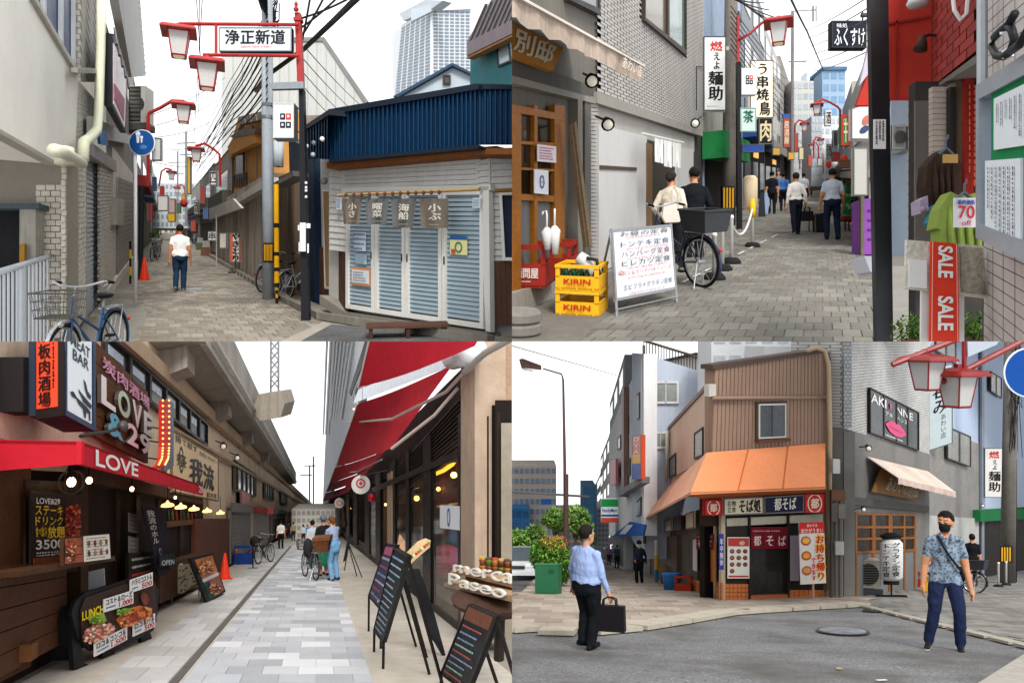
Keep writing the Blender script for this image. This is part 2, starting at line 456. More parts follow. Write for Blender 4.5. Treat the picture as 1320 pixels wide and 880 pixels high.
def person(px,py,top,label,yaw=0,shirt='e0e0e0',pants='22304a',shoe='1a1a1c',hair='17120f',skin='c08a6c',sleeve=0.45,feet=((-.10,0.0),(.10,0.0)),lift=(0,0),hands=((-.25,.02,.80),(.25,.02,.80)),mask=None,fat=1.0,vox=.02,lean=0.0,group=None,hairlen=0.0,shirt_kind=None,bald=False,skirt=None,bag=None,cap=None,elb=(.03,.03),untuck=0.0,headturn=0.0,sole=None,d=None,twist=0,nohead=False,belt=None,foot_yaw=(8,-8),hs=1.05):
 """stands with the feet at pixel (px,py); top = pixel row of the crown. Local: faces -y at yaw 0 (towards the camera)."""
 z=CUR[0]
 base=z.g(px,py)if d is None else P(px,py,d*z.k)
 H=(py-top)/F*base.y/z.k
 sc=H/1.72
 T=thing('person',label,'person',base,group)
 fr=frame(base,yaw,1.0,sc,slope=False)
 A=lambda x,y,zz:V((x,y,zz))
 prim=[]
 ly=lambda zz:-lean*max(0,zz-.95)
 S_=lambda x,y,zz:V((x,y+ly(zz),zz))
 hipz=.93
 parts=[]
 def cap_(a,ra,b,rb,lab):parts.append((V(a),ra,V(b),rb,lab))
 for i,sx in((0,-1),(1,1)):
  fx,fy=feet[i];lz=lift[i]
  hip=V((sx*.092*fat**.5,0,hipz));ank=V((fx,fy,.085+lz))
  mid=hip.lerp(ank,.5);full=.86;bend=math.sqrt(max(0.0004,(full/2)**2-((hip-ank).length/2)**2))
  knee=mid+V((0,-bend,0))
  cap_(hip,.104*fat,knee,.078*fat**.6,'leg');cap_(knee,.077*fat**.6,ank+V((0,0,.02)),.066*fat**.4,'leg')
  cap_(hip+V((0,.02,.02)),.10*fat**.7,hip+V((0,.025,.05)),.105*fat**.7,'leg')
  a=radians(foot_yaw[i]);dx,dy=sin(a),-cos(a)
  cap_(ank+V((-dx*.05,-dy*.05,-.042)),.044,ank+V((dx*.17,dy*.17,-.047)),.039,'shoe')
  cap_(ank+V((-dx*.045,-dy*.045,-.02)),.040,ank+V((dx*.07,dy*.07,-.035)),.038,'shoe')
  sh=S_(sx*.168*fat**.4,0,1.375);hd=V(hands[i])
  v=hd-sh;la=.285;lb=.27;dist=min(v.length,la+lb-.004);mid=sh+v*(la/(la+lb))
  bend=math.sqrt(max(.0002,la**2-(dist*la/(la+lb))**2))
  od=V((sx*.3,.8,-.1));od=(od-v.normalized()*od.dot(v.normalized())).normalized()
  el=mid+od*min(bend,.25)
  cap_(sh,.066*fat**.3,el,.053*fat**.3,'arm0');cap_(el,.050,hd,.033,'arm1')
  fd=(hd-el).normalized()
  cap_(hd+fd*.02,.030,hd+fd*.075,.034,'hand')
  side=fd.cross(V((sx,0,0)));side=side.normalized()if side.length>.1 else V((0,1,0))
  for q in range(4):
   o=side*(-.033+.022*q);e=hd+fd*(.085)+o;ln=(.06,.072,.068,.052)[q]
   e2=e+fd*ln*.55+V((-sx*.006,-.006,0));cap_(e,.0115,e2,.0105,'hand');cap_(e2,.0105,e2+fd*ln*.5+V((-sx*.022,-.006,0)),.0095,'hand')
  th=hd+fd*.035-side*.03;th2=th+fd*.04-side*.03;cap_(th,.014,th2,.012,'hand');cap_(th2,.012,th2+fd*.03-side*.004,.010,'hand')
  cap_(S_(sx*.045,.015,1.435),.052,S_(sx*.15*fat**.4,.005,1.375),.06,'torso')
 hy=ly(1.6);hc=V((0,hy-.015-lean*.02,1.605))
 cap_(S_(0,.015,1.40),.058,V((0,hy+.005,1.54)),.052,'neck')
 vs,fs=[],[]
 def put(v,f):
  b=len(vs);vs.extend(v);fs.extend([tuple(i+b for i in q)for q in f])
 for a,ra,b,rb,lab in parts:put(*capsule(a,ra,b,rb))
 prof=[(.80,.13,.10,.02),(.86,.165,.120,.02),(.93,.172,.122,.02),(1.0,.162,.113,.01),(1.08,.150,.105,0),(1.18,.158,.112,-.005),(1.28,.172,.118,0),(1.35,.165,.103,.01),(1.41,.12,.08,.015),(1.45,.07,.06,.015)]
 n=18;tv=[]
 for zz,rx,ry,oy in prof:
  fx=(fat if zz<1.3 else fat**.5)*(1+(fat-1)*.5*(1.0<=zz<1.25))
  belly=(fat-1)*.9 if 0.95<zz<1.25 else 0
  for j in range(n):
   a=2*pi*j/n;cy=sin(a)
   tv.append(S_(rx*fx*cos(a),ry*fx*cy*(1+(belly if cy<0 else 0))+oy,zz))
 tf=[(i*n+j,i*n+(j+1)%n,(i+1)*n+(j+1)%n,(i+1)*n+j)for i in range(len(prof)-1)for j in range(n)]
 tf+=[tuple(range(n-1,-1,-1)),tuple(range((len(prof)-1)*n,len(prof)*n))]
 put(tv,tf)
 if skirt:
  kv=[]
  for zz,rx in((.95,.17),(.8,.2),(.6,.235),(skirt,.27)):
   for j in range(n):a=2*pi*j/n;kv.append(V((rx*cos(a),rx*.8*sin(a),zz)))
  put(kv,[(i*n+j,i*n+(j+1)%n,(i+1)*n+(j+1)%n,(i+1)*n+j)for i in range(3)for j in range(n)]+[tuple(range(n-1,-1,-1)),tuple(range(3*n,4*n))])
 ht=radians(headturn);ch,sh_=cos(ht),sin(ht)
 def HT(x,y,zz):x,y,zz=x*hs,y*hs,(zz+.1)*hs-.1;return hc+V((ch*x-sh_*y,sh_*x+ch*y,zz))
 def ell(c,r,f=None):
  M=MB();M.ell(lambda x,y,w:HT(x,y,w),c,r,14,10,f);put(M.v,M.f)
 ell((0,.012,.03),(.081,.097,.094));ell((0,-.022,-.045),(.063,.070,.076));ell((0,-.05,-.088),(.034,.03,.026))
 put(*capsule(HT(0,-.088,.008),.010,HT(0,-.103,-.022),.014))
 for sx in(-1,1):
  put(*capsule(HT(sx*.078,.012,.012),.016,HT(sx*.074,.006,-.03),.012))
  put(*capsule(HT(sx*.02,-.084,.026),.012,HT(sx*.05,-.072,.024),.011))
 me=bpy.data.meshes.new('b');me.from_pydata([tuple(v)for v in vs],[],fs)
 o=bpy.data.objects.new('b',me);TMP.collection.objects.link(o)
 r=o.modifiers.new('r','REMESH');r.mode='VOXEL';r.voxel_size=vox/max(.7,sc)*1.0
 s2=o.modifiers.new('s','SMOOTH');s2.factor=.5;s2.iterations=3 if vox<.015 else 2
 dg=tmp_graph();ev=o.evaluated_get(dg);em=ev.to_mesh()
 bv=[v.co.copy()for v in em.vertices];bf=[tuple(p.vertices)for p in em.polygons];cen=[p.center.copy()for p in em.polygons]
 ev.to_mesh_clear();bpy.data.objects.remove(o);bpy.data.meshes.remove(me)
 mats=[m(skin,.55,.06,6),m(shirt,.9,.10,6,bump=.5,bsc=9,kind=shirt_kind),m(pants,.9,.12,6,bump=.5,bsc=8),m(shoe,.6,.1,6),m(mask or 'e8e8e8',.9,0),m(sole or shoe,.7,.05),m('4a2d22',.5,0),m(hair,.6,.15,20)]
 fm=[]
 hem=.98-untuck
 wav=lambda c:.012*sin(c.x*31)+.008*sin(c.y*47)
 for c in cen:
  best=9;lab='torso';tt=0
  for a,ra,b,rb,l in parts:
   dd,t=segd(c,a,b);dd-=ra+(rb-ra)*t
   if l=='hand':dd-=.004
   if dd<best:best,lab,tt=dd,l,t
  if lab in('arm0','arm1')and .8<c.z<1.36 and abs(c.x)<(.15+.02*(c.z>1.2))*fat**.8:lab='torso'
  hl=HT(0,0,0);rel=c-hl
  lx,lyy=ch*rel.x+sh_*rel.y,-sh_*rel.x+ch*rel.y
  if c.z>1.485 and rel.length<.2:
   mi=0
   if mask and lyy<-.01 and-.105<rel.z<-.003+.012*(1-abs(lx)/.07)and abs(lx)<.085:mi=4
   elif lyy<-.06 and .018<rel.z<.032 and .016<abs(lx)<.045:mi=6
   elif lyy<-.06 and .042<rel.z<.054 and .012<abs(lx)<.055:mi=7
   elif not mask and lyy<-.06 and-.066<rel.z<-.054 and abs(lx)<.025:mi=6
  elif lab=='neck' and c.z>1.445+(.03 if c.y>0 else-.01):mi=0
  elif lab=='hand':mi=0
  elif lab=='arm0':mi=1 if tt*.5<sleeve+.01*sin(c.z*60)else 0
  elif lab=='arm1':mi=1 if .5+tt*.5<sleeve else 0
  elif lab=='shoe':mi=5 if(sole and c.z-min(lift)<.03)or(sole and c.z<.035)else 3
  elif c.z>hem+wav(c):mi=1
  else:mi=2
  if skirt and mi==2 and c.z<skirt-.01:mi=0
  fm.append(mi)
 vmat={}
 for f,i in zip(bf,fm):
  for q in f:vmat[q]=max(vmat.get(q,0),i if i in(1,2)else 0)
 for i,v in enumerate(bv):
  w=vmat.get(i,0)
  if w:
   q=v*9;a=noise.noise(q+V((px,py,0)))*.011+noise.noise(V((v.x*26,v.y*26,v.z*16))+V((py,0,0)))*.006
   ctr=V((0,v.y*.0,v.z));nr=V((v.x,v.y,0))
   if nr.length>.01:v+=nr.normalized()*a
 wv=[fr(v.x,v.y,v.z)for v in bv]
 body=add(T,'body',wv,bf,mats,smooth=True,fmat=fm)
 W=lambda x,y,zz:(lambda q:fr(q.x,q.y,q.z))(HT(x,y,zz))
 M=MB()
 def hf(dv):
  return 1+.07*noise.noise(V((dv.x*5,dv.y*5,dv.z*5))+V((px,0,0)))+.05*noise.noise(dv*16)
 nn,mm=26,14;hv=[];hfc=[]
 for i in range(mm+1):
  for j in range(nn):
   ph=2*pi*j/nn;fw=-sin(ph)
   lim=(62+12*noise.noise(V((cos(ph)*3,sin(ph)*3,px))))if fw>.55 else(92 if fw>-.1 else 136+hairlen*14)
   if fw<=.55 and fw>-.1:lim=62+(92-62)*min(1,(.55-fw)/.25)
   th=radians(lim)*i/mm
   dv=V((sin(th)*cos(ph),sin(th)*sin(ph),cos(th)));f=hf(dv)*(1-.13*(i/mm)**3)
   hv.append(W(dv.x*.094*f,.014+dv.y*.112*f,.036+dv.z*.108*f))
 hfc=[(i*nn+j,(i+1)*nn+j,(i+1)*nn+(j+1)%nn,i*nn+(j+1)%nn)for i in range(mm)for j in range(nn)]
 if bald:
  hfc=[f for f in hfc if f[0]//nn>=5]
 add(T,'hair',hv,hfc,m(hair,.55,.25,25,bump=.8,bsc=60),smooth=True)
 if hairlen>.4:
  M=MB();M.ell(W,(0,.095,.0),(.055,.05,.06),12,8,hf);M.build(T,'hair_bun',m(hair,.55,.25,25,bump=.8,bsc=60),smooth=True)
 if cap:
  M=MB();M.lathe(lambda x,y,zz:W(x,y*1.15+.01,zz),[(.092,.02),(.094,.06),(.08,.115),(.03,.138),(.004,.14)],16)
  M.lathe(lambda x,y,zz:W(x,y*1.2-.03,zz),[(.10,.035),(.10,.042)],16)
  M.build(T,'hat',cloth(cap),smooth=True)
 T.fr=fr;T.H=HT;T.sc=sc
 return T
def tote(T,hand,mat,w=.36,h=.30,dpt=.09,handle=.12,label=None,name='handbag',yaw=0,plabel=None,tilt=0.0):
 """a bag hanging from a hand point given in the person's local metres: a thing of its own"""
 b0=T.fr(*hand);c,s_=cos(radians(yaw)),sin(radians(yaw))
 B=thing(name,label,'bag',b0-V((0,0,(h+handle)*T.z.k*T.sc)))
 def L(x,y,zz):
  zz+=tilt*x
  return T.fr(hand[0]+c*x-s_*y,hand[1]+s_*x+c*y,hand[2]-handle-h+zz)
 M=MB();M.box(L,-w/2,w/2,-dpt/2,dpt/2,0,h,.01,.012);M.build(B,'bag_body',mat)
 M=MB()
 for sy in(-1,1):
  M.tube([L(-w*.22,sy*dpt*.35,h-.02),L(-w*.2,sy*dpt*.3,h+handle*.7),L(-w*.06,sy*.01,h+handle*1.0),L(w*.06,sy*.01,h+handle*1.0),L(w*.2,sy*dpt*.3,h+handle*.7),L(w*.22,sy*dpt*.35,h-.02)],.011*T.z.k*T.sc,6)
 M.build(B,'handle',mat)
 M=MB();M.box(L,-w*.44,w*.44,-dpt/2-.006,-dpt/2+.01,h*.12,h*.6);M.build(B,'front_pocket',mat)
 return B
def bicycle(px,py,label,yaw=0,D=1.6,col='2a3340',basket=True,group=None,rear_basket=False,sc=1.0,detail=True,child=None,base=None,tyre='1a1a1a',bcol='8a8a88',steer=0):
 z=CUR[0];base=base or z.g(px,py);k=z.k
 T=thing('bicycle',label,'bicycle',base,group)
 fr=frame(base,yaw,D,sc)
 R=.33;mk=k*sc
 black=m(tyre,.8,.05);chrome=metal('b8babc',.3);fm=paint(col,.35)
 for cx in(0.0,1.05):
  ring=lambda r,n=26,cx=cx:[fr(cx+r*cos(2*pi*i/n),0,R+r*sin(2*pi*i/n))for i in range(n)]
  M=MB();M.tube(ring(R-.018),.02*mk,6,closed=True);w=M.build(T,'wheel',black)
  if w is None:continue
  M=MB();M.tube(ring(R-.045),.011*mk,5,closed=True);M.build(T,'rim',chrome,w)
  M=MB()
  for i in range(14):
   a=2*pi*i/14;s=.02 if i%2 else-.02
   M.tube([fr(cx,s,R),fr(cx+(R-.05)*cos(a),0,R+(R-.05)*sin(a))],.003*mk,3,False)
  M.build(T,'spokes',chrome,w)
  M=MB();M.tube([fr(cx,-.05,R),fr(cx,.05,R)],.022*mk,8);M.build(T,'hub',chrome,w)
  M=MB();M.tube([fr(cx+(R+.02)*cos(radians(a)),0,R+(R+.02)*sin(radians(a)))for a in range(20 if cx else 30,200,12)],.018*mk,5);M.build(T,'mudguard',chrome if cx else fm)
 st=lambda x,y,zz:fr(x,y,zz)
 M=MB();bb=(.42,0,.28);seat=(.26,0,.72);head=(.90,0,.78);head2=(.86,0,.90)
 def tb(a,b,r=.016):M.tube([fr(*a),fr(*b)],r*mk,7)
 tb(bb,seat,.017);tb(bb,(.92,0,.70),.02);tb((.33,0,.48),(.91,0,.76),.016);tb((.935,0,.64),head2,.019)
 for s in(-.045,.045):
  tb((0,s,R),(bb[0],s*.5,bb[2]),.010);tb((0,s,R),(.29,s*.4,.66),.009);tb((1.05,s,R),(.94,s*.6,.66),.011)
 M.build(T,'frame',fm)
 M=MB();M.tube([fr(.26,0,.70),fr(.235,0,.82)],.013*mk,6);M.tube([fr(.86,0,.88),fr(.83,0,1.0)],.013*mk,6);M.build(T,'stem',chrome)
 M=MB();M.ell(lambda x,y,h:fr(.22+x,y,.85+h+.05*x),(0,0,0),(.135,.085,.038),10,6);M.build(T,'saddle',m('181818',.5,.05),smooth=True)
 M=MB();M.tube([fr(.64,-.27,1.03),fr(.78,-.25,1.05),fr(.85,-.12,1.01),fr(.84,0,1.0),fr(.85,.12,1.01),fr(.78,.25,1.05),fr(.64,.27,1.03)],.011*mk,6);h=M.build(T,'handlebar',chrome)
 if h:
  for s in(-1,1):
   M=MB();M.tube([fr(.60,s*.27,1.025),fr(.71,s*.265,1.04)],.017*mk,6);M.build(T,'grip',m('1a1714',.7,.05),h)
   M=MB();M.tube([fr(.74,s*.27,1.02),fr(.66,s*.2,.99)],.006*mk,5);M.build(T,'brake_lever',chrome,h)
 M=MB();M.tube([fr(.42,-.06,.28),fr(.50,-.06,.13)],.01*mk,5);M.tube([fr(.42,.06,.28),fr(.34,.06,.43)],.01*mk,5)
 M.lathe(lambda x,y,h:fr(.42+x,-.05+h,.28+y),[(.085,-.006),(.085,.006)],16);M.build(T,'crank',metal('5a5a5a'))
 for s,x,zz in((-1,.50,.13),(1,.34,.43)):
  M=MB();M.box(fr,x-.045,x+.045,s*.12-.04,s*.12+.03,zz-.012,zz+.012);M.build(T,'pedal',black)
 M=MB();M.box(fr,-.12,.24,-.06,.06,.70,.712);
 M.tube([fr(-.1,-.05,.70),fr(0,-.05,R)],.007*mk,5);M.tube([fr(-.1,.05,.70),fr(0,.05,R)],.007*mk,5);M.build(T,'carrier',chrome)
 if basket:
  bk(T,fr,.98,1.30,-.19,.19,.74,.98,bcol,mk)
  M=MB();M.ell(fr,(1.12,0,.66),(.05,.04,.04),8,6);M.build(T,'headlamp',metal('c8c8c8',.2),smooth=True)
 if rear_basket:bk(T,fr,-.32,.16,-.23,.23,.73,1.0,'3a3c40',mk,solid=True)
 M=MB();M.ell(fr,(-.345,0,.52),(.02,.03,.025),8,6);M.build(T,'rear_reflector',m('b01810',.3,0),smooth=True)
 M=MB();M.tube([fr(0,.06,.33),fr(-.06,.17,.015)],.010*mk,5);M.build(T,'kickstand',chrome)
 T.fr=fr
 return T
def bk(T,fr,x0,x1,y0,y1,z0,z1,col,mk,solid=False):
 M=MB();f=.82
 cx,cy=(x0+x1)/2,(y0+y1)/2
 def ring(t):
  s=f+(1-f)*t;zz=z0+(z1-z0)*t
  return[fr(cx+(a-cx)*s,cy+(b-cy)*s,zz)for a,b in((x0,y0),(x1,y0),(x1,y1),(x0,y1))]
 r0,r1=ring(0),ring(1)
 b=None
 if solid:
  M.addf(r0+r1,[(0,1,2,3),(0,4,5,1),(1,5,6,2),(2,6,7,3),(3,7,4,0)])
  b=M.build(T,'basket',m(col,.8,.1,8))
  M=MB();M.tube(r1,.016*mk,5,closed=True);M.build(T,'basket_rim',m(col,.8,.1,8),b)
  return b
 for t in(0,.33,.66,1):M.tube(ring(t),(.008 if t in(0,1)else .004)*mk,4,closed=True)
 for i in range(4):
  for q in range(7):
   t=q/7;a=r0[i].lerp(r0[(i+1)%4],t);bb=r1[i].lerp(r1[(i+1)%4],t);M.tube([a,bb],.0035*mk,4,False)
 for q in range(1,6):t=q/6;M.tube([r0[0].lerp(r0[1],t),r0[3].lerp(r0[2],t)],.0035*mk,4,False)
 return M.build(T,'basket',metal(col,.4))
def lantern(T,c,s,yaw=0,red=None,lit=True,slant=0):
 """hangs below point c (world); s = cap width in world units; parts of the lamp T"""
 ca,sa=cos(radians(yaw)),sin(radians(yaw))
 L=lambda x,y,zz:c+V(((ca*x-sa*y)*s,(sa*x+ca*y)*s,zz*s))
 red=red or paint('c03a34',.4)
 M=MB();M.box(L,-.06,.06,-.06,.06,-.1,.02)
 def fru(a,z0,b,z1):M.hexa([L(-a,-a,z0),L(a,-a,z0),L(a,a,z0),L(-a,a,z0),L(-b,-b,z1),L(b,-b,z1),L(b,b,z1),L(-b,b,z1)])
 fru(.5,-.22,.42,-.14);fru(.42,-.14,.08,-.06);fru(.5,-.50 if False else-.26,.5,-.22)
 cap=M.build(T,'lamp_cap',red)
 M=MB();a,b=.29,.19
 fru2=[L(-b,-b,-.96),L(b,-b,-.96),L(b,b,-.96),L(-b,b,-.96),L(-a,-a,-.26),L(a,-a,-.26),L(a,a,-.26),L(-a,a,-.26)]
 M.hexa(fru2);M.build(T,'lamp_shade',m('bdbcba',.4,.05,emit=.08)if lit else m('9f9e9c',.4,.05))
 M=MB();e=.022*s
 for i in range(4):M.tube([fru2[i],fru2[i+4]],e,4);M.tube([fru2[i],fru2[(i+1)%4]],e*1.3,4);M.tube([fru2[i+4],fru2[(i+1)%4+4]],e,4)
 M.build(T,'lamp_frame',red)
 M=MB();M.lathe(lambda x,y,zz:L(x,y,zz),[(.16,-.985),(.16,-.965)],16);M.build(T,'bulb_plate',m('e6d8b8',.4,0,emit=.25))
def cone(px,py,top,label,col='e23a22',group=None):
 z=CUR[0];b=z.g(px,py);h=(py-top)/F*b.y/z.k;T=thing('traffic_cone',label,'cone',b,group);fr=frame(b)
 M=MB();M.box(fr,-.27*h,.27*h,-.27*h,.27*h,0,.04*h);M.build(T,'base',m(col,.5,.15,5))
 M=MB();M.lathe(fr,[(.2*h,.04*h),(.19*h,.08*h),(.045*h,.98*h),(.02*h,h)],18);M.build(T,'cone_body',m(col,.5,.15,5),smooth=True)
 return T
def leaves(T,name,centers,n,size,cols,parent=None,seed=1,kind=None):
 """leaf-sized faces spread through ellipsoids: (center world, rx, ry, rz)"""
 rnd=random.Random(seed);M=MB();mats=[m(c,.6,.15,8)for c in cols]
 tot=sum(rx*rz for _,rx,ry,rz in centers)
 for c,rx,ry,rz in centers:
  for _ in range(int(n*rx*rz/tot)):
   while True:
    p=V((rnd.uniform(-1,1),rnd.uniform(-1,1),rnd.uniform(-1,1)))
    if .25<p.length<1:break
   q=c+V((p.x*rx,p.y*ry,p.z*rz))
   d=V((rnd.gauss(0,1),rnd.gauss(0,1),rnd.gauss(0,.8))).normalized();s=size*rnd.uniform(.6,1.3)
   u=d.cross(V((0,0,1)));u=u.normalized()if u.length>.1 else V((1,0,0));M.cm=rnd.randrange(len(mats))
   w=d.cross(u)
   M.addf([q-d*s,q+u*s*.4+w*s*.12,q+d*s,q-u*s*.4+w*s*.12],[(0,1,2,3)])
 return M.build(T,name,mats,parent,kind=kind)
def paving(G,name,mats,c0,c1,d0,d1,cw,dl,gap,keep,t=.03,limit=300,shift=.5,jit=.004,lift=.012,cross=False):
 """slabs of cw x dl street metres between lateral c0..c1, depth d0..d1; nearest ones single, the rest joined"""
 z=CUR[0];k=z.k;rnd=random.Random(3);cells=[]
 d=d0;row=0
 while d<d1:
  c=c0-(shift*cw if row%2 else 0)
  while c<c1:
   a,b=max(c,c0)+gap/2,min(c+cw,c1)-gap/2
   if b-a>gap:
    e0,e1=d+gap/2,d+dl-gap/2
    ctr=z.gp((a+b)/2,(e0+e1)/2);q=(CX+F*ctr.x/ctr.y,CY-F*ctr.z/ctr.y)
    if keep(*q):cells.append((d,a,b,e0,e1))
   c+=cw
  d+=dl;row+=1
 cells.sort(key=lambda x:x[0])
 MM=MB();
 for i,(_,a,b,e0,e1)in enumerate(cells):
  up=lift+rnd.uniform(-jit,jit);tl=[rnd.uniform(-jit,jit)*.5 for _ in range(4)]
  bot=[z.gp(a,e0),z.gp(b,e0),z.gp(b,e1),z.gp(a,e1)]
  top=[p+V((0,0,(up+tl[j])*k))for j,p in enumerate(bot)]
  bot=[p-V((0,0,(t-lift)*k))for p in bot]
  mi=rnd.randrange(len(mats))
  if i<limit:
   M=MB();M.hexa(bot+top);M.build(G,name,mats[mi])
  else:MM.cm=mi;MM.hexa(bot+top)
 if MM.v:MM.build(G,name,mats,kind='stuff')
def inpoly(x,y,poly):
 r=False;n=len(poly)
 for i in range(n):
  (x1,y1),(x2,y2)=poly[i],poly[i-1]
  if(y1>y)!=(y2>y)and x<(x2-x1)*(y-y1)/(y2-y1)+x1:r=not r
 return r
def ground_poly(name,pts,mat,lift=0.0,t=0.0,label=None,kind='structure'):
 z=CUR[0];v=[z.g(*p)+V((0,0,lift*z.k))for p in pts]
 if t>0:
  M=MB();M.prism(v,[p-V((0,0,t*z.k))for p in v]);return setting(name,M.v,M.f,mat,kind=kind,label=label)
 return setting(name,v,[tuple(range(len(v)))],mat,kind=kind,label=label)
def aboard(px,py,label,w,h,yaw,D,face='f2f2f0',frm='8a8c8e',lean=.18,foot=.12,name='sandwich_board',group=None,back=True,fw=.03,thick=.03,spread=.5,bx=None,base=None):
 """free-standing board leaning back; returns thing and its face as a Q3"""
 z=CUR[0];b=base or z.g(px,py);T=thing(name,label,'sign board',b,group);fr=frame(b,yaw,D)
 mt=metal(frm,.45)if isinstance(frm,str)else frm
 yb=lambda h_:h_*lean
 q=Q3(fr(-w/2,yb(h),h),fr(w/2,yb(h),h),fr(w/2,yb(foot),foot),fr(-w/2,yb(foot),foot))
 q.slab(T,'panel',flat(face),.02)
 q.frame(T,'panel_frame',mt,fw,.035,off=.008)
 def leg(x,s):
  M=MB();M.tube([fr(x,0 if s==0 else spread,0),fr(x,yb(h),h)],.016*z.k,5);M.build(T,'leg',mt)
 for x in(-w/2+.01,w/2-.01):
  leg(x,0)
  if back:leg(x,1)
 M=MB();M.tube([fr(-w/2,.01,foot*.45),fr(w/2,.01,foot*.45)],.012*z.k,5);M.build(T,'foot_rail',mt)
 T.fr=fr
 return T,q
def food(T,W,cx,cy,rx,ry,cols,n,off,s=2.2,slope=0.0,seed=1,name='food_photo'):
 """a printed dish: many small irregular coloured patches inside an ellipse given in pixels on wall W"""
 rnd=random.Random(seed);M=MB();mats=[m(c,.5,.3,14)for c in cols]
 for i in range(n):
  a=rnd.uniform(0,2*pi);r=math.sqrt(rnd.random());x,y=cx+rx*r*cos(a),cy+ry*r*sin(a)+slope*rx*r*cos(a);k=s*rnd.uniform(.6,1.3);a0=rnd.uniform(0,3);M.cm=rnd.randrange(len(mats))
  M.addf([W.q(x+k*cos(a0+j*1.05)*rnd.uniform(.7,1.2),y+k*.7*sin(a0+j*1.05),off+.0006*i)for j in range(6)],[tuple(range(6))])
 return M.build(T,name,mats,kind='stuff')
# ================================================================== STREET WITH THE RED GATE LAMPS (upper left)
use(TL);Z=TL
WL=vwall(90,440);WR=vwall(330,362)
WS=Wall(Z.g(445,405),Z.g(628,430));WS2=Wall(Z.g(628,430),Z.g(720,431));WB=Wall(Z.g(445,405),Z.g(400,383))
def basepy(W,px,off=0):
 z=CUR[0];a=W.q(px,z.hy+50,off);return z.hy+(z.h*F/a.y)
def strip(W,x0,x1,y0,label,mat,name='building',cat='building',dark=None,group=None,t=3.0,off=0.0,ybot=None):
 z=CUR[0];vx=z.vx*F+CX
 q=W.persp(x0,x1,y0,ybot or basepy(W,x0,off),off)
 T=thing(name,label,cat,q.p(0,1),group);q.slab(T,'wall',mat,t);return T,q
G=ground_poly('street',[(60,470),(900,470),(900,445),(640,433),(445,408),(300,342),(232,302),(214,292.2),(208,292.2),(190,310),(100,428),(60,440)],m('8b8478',.9,.2,2,bump=.3,bsc=30))
G2=ground_poly('terrain',[(-900,520),(2200,520),(700,296),(212,291.6),(-300,296)],m('6f6b64',.9,.2,1),lift=-.05)
kp=[(155,452),(330,452),(415,418),(330,368),(240,316),(216,296),(209,296),(193,318),(168,368),(190,398),(188,402),(178,452)]
paving(G,'paver',[m(c,.88,.16,5,bump=.3,bsc=40)for c in('8d867b','968f83','847d73','9a948a','8a8074')],-1.0,3.4,10.6,46,.215,.40,.014,lambda x,y:inpoly(x,y,kp),limit=300)
ground_poly('concrete_apron',[(95,440),(80,470),(172,470),(190,402),(166,386),(148,386)],plaster('8f8a82',.1),lift=.012)
ground_poly('road',[(330,470),(900,470),(900,446),(640,441),(455,421),(425,419),(398,429)],m('5c5c5d',.92,.12,3,bump=.4,bsc=60,kind='asphalt'),lift=.016)
ground_poly('edge_strip',[(300,470),(336,470),(428,419),(417,416)],plaster('a39d93',.1),lift=.02)
K=thing('kerb','low stone kerb with gutter along the old shopfronts','kerb',Z.g(330,365))
pts=[(272,330),(330,365),(366,387),(420,412),(470,420),(640,444)]
for a,b in zip(pts,pts[1:]):
 p,q=Z.g(*a),Z.g(*b);d=(q-p).normalized();n=V((d.y,-d.x,0))*.16*Z.k
 for i in range(max(1,int((q-p).length/4.5))):
  nn=max(1,int((q-p).length/4.5));u,v=p.lerp(q,i/nn+.01),p.lerp(q,(i+1)/nn-.01)
  M=MB();h=V((0,0,.13*Z.k));M.hexa([u,v,v+n,u+n,u+h,v+h,v+n+h,u+n+h]);M.build(K,'kerb_stone',plaster('837d74',.3))
Th=thing('drain_cover','pale rectangular steel drain cover set in the paving','drain cover',Z.g(247,373))
M=MB();M.box(frame(Z.g(247,373)),-.28,.28,-.25,.25,0,.022);M.build(Th,'plate',metal('8f9aa2'))
T=thing('corner_building','cream panelled building overhanging a tiled ground floor by the blue round sign','building',Z.g(90,440))
WL.poly(T,'overhang_panel',[(-40,-70),(3,-70),(101,94),(97,201),(75,212),(-40,145)],m('f0eee6',.8,.06,2),t=2.5,off=.05)
WL.poly(T,'panel_trim',[(44,-2),(48,-2),(103,94),(101,97)],paint('b9b6ac'),t=.1,off=.1)
WL.poly(T,'panel_trim',[(-40,143),(-40,149),(74,214),(97,204),(97,200),(74,209)],paint('a8a598'),t=.12,off=.09)
q=WL.Q((2,-75),(106,-75),(106,96),(101,92));
WL.poly(T,'blue_wall',[(-5,-80),(105,-80),(105,96),(101,96)],m('27406e',.4,.15,2),t=1.0,off=-.12)
for a in(59,81,97):WL.poly(T,'mullion',[(a-1.2,-60),(a+1.2,-60),(a+1.2,90),(a-1.2,90)],paint('c9cdd2'),t=.05,off=-.06)
WL.poly(T,'tile_pier',[(104,-30),(126,-30),(126,106),(104,106)],m('c4c0b8',.7,.25,25,kind='tile_v'),t=1.5,off=.0)
q=WL.Q((98,100),(122,128),(122,180),(98,203));q.rows(T,'siding_board',paint('c9c6bb'),16,.1,.05,off=.0)
WL.poly(T,'bracket',[(100,88),(129,89),(129,95),(100,94)],metal('8a857a'),t=.08,off=.2)
WFt=front(Z.Y(444)/Z.k-.1)
WFt.poly(T,'recess_wall',[(-30,205),(86,205),(86,445),(-30,445)],m('8d877c',.8,.1),t=.3,off=-.03)
tile=m('d2ccc0',.45,.14,6,bump=.1)
q=WFt.R(46,238,84,436);q.grid(T,'brick_tile',tile,3,26,.10,.14,.03,brick=True,jit=.004)
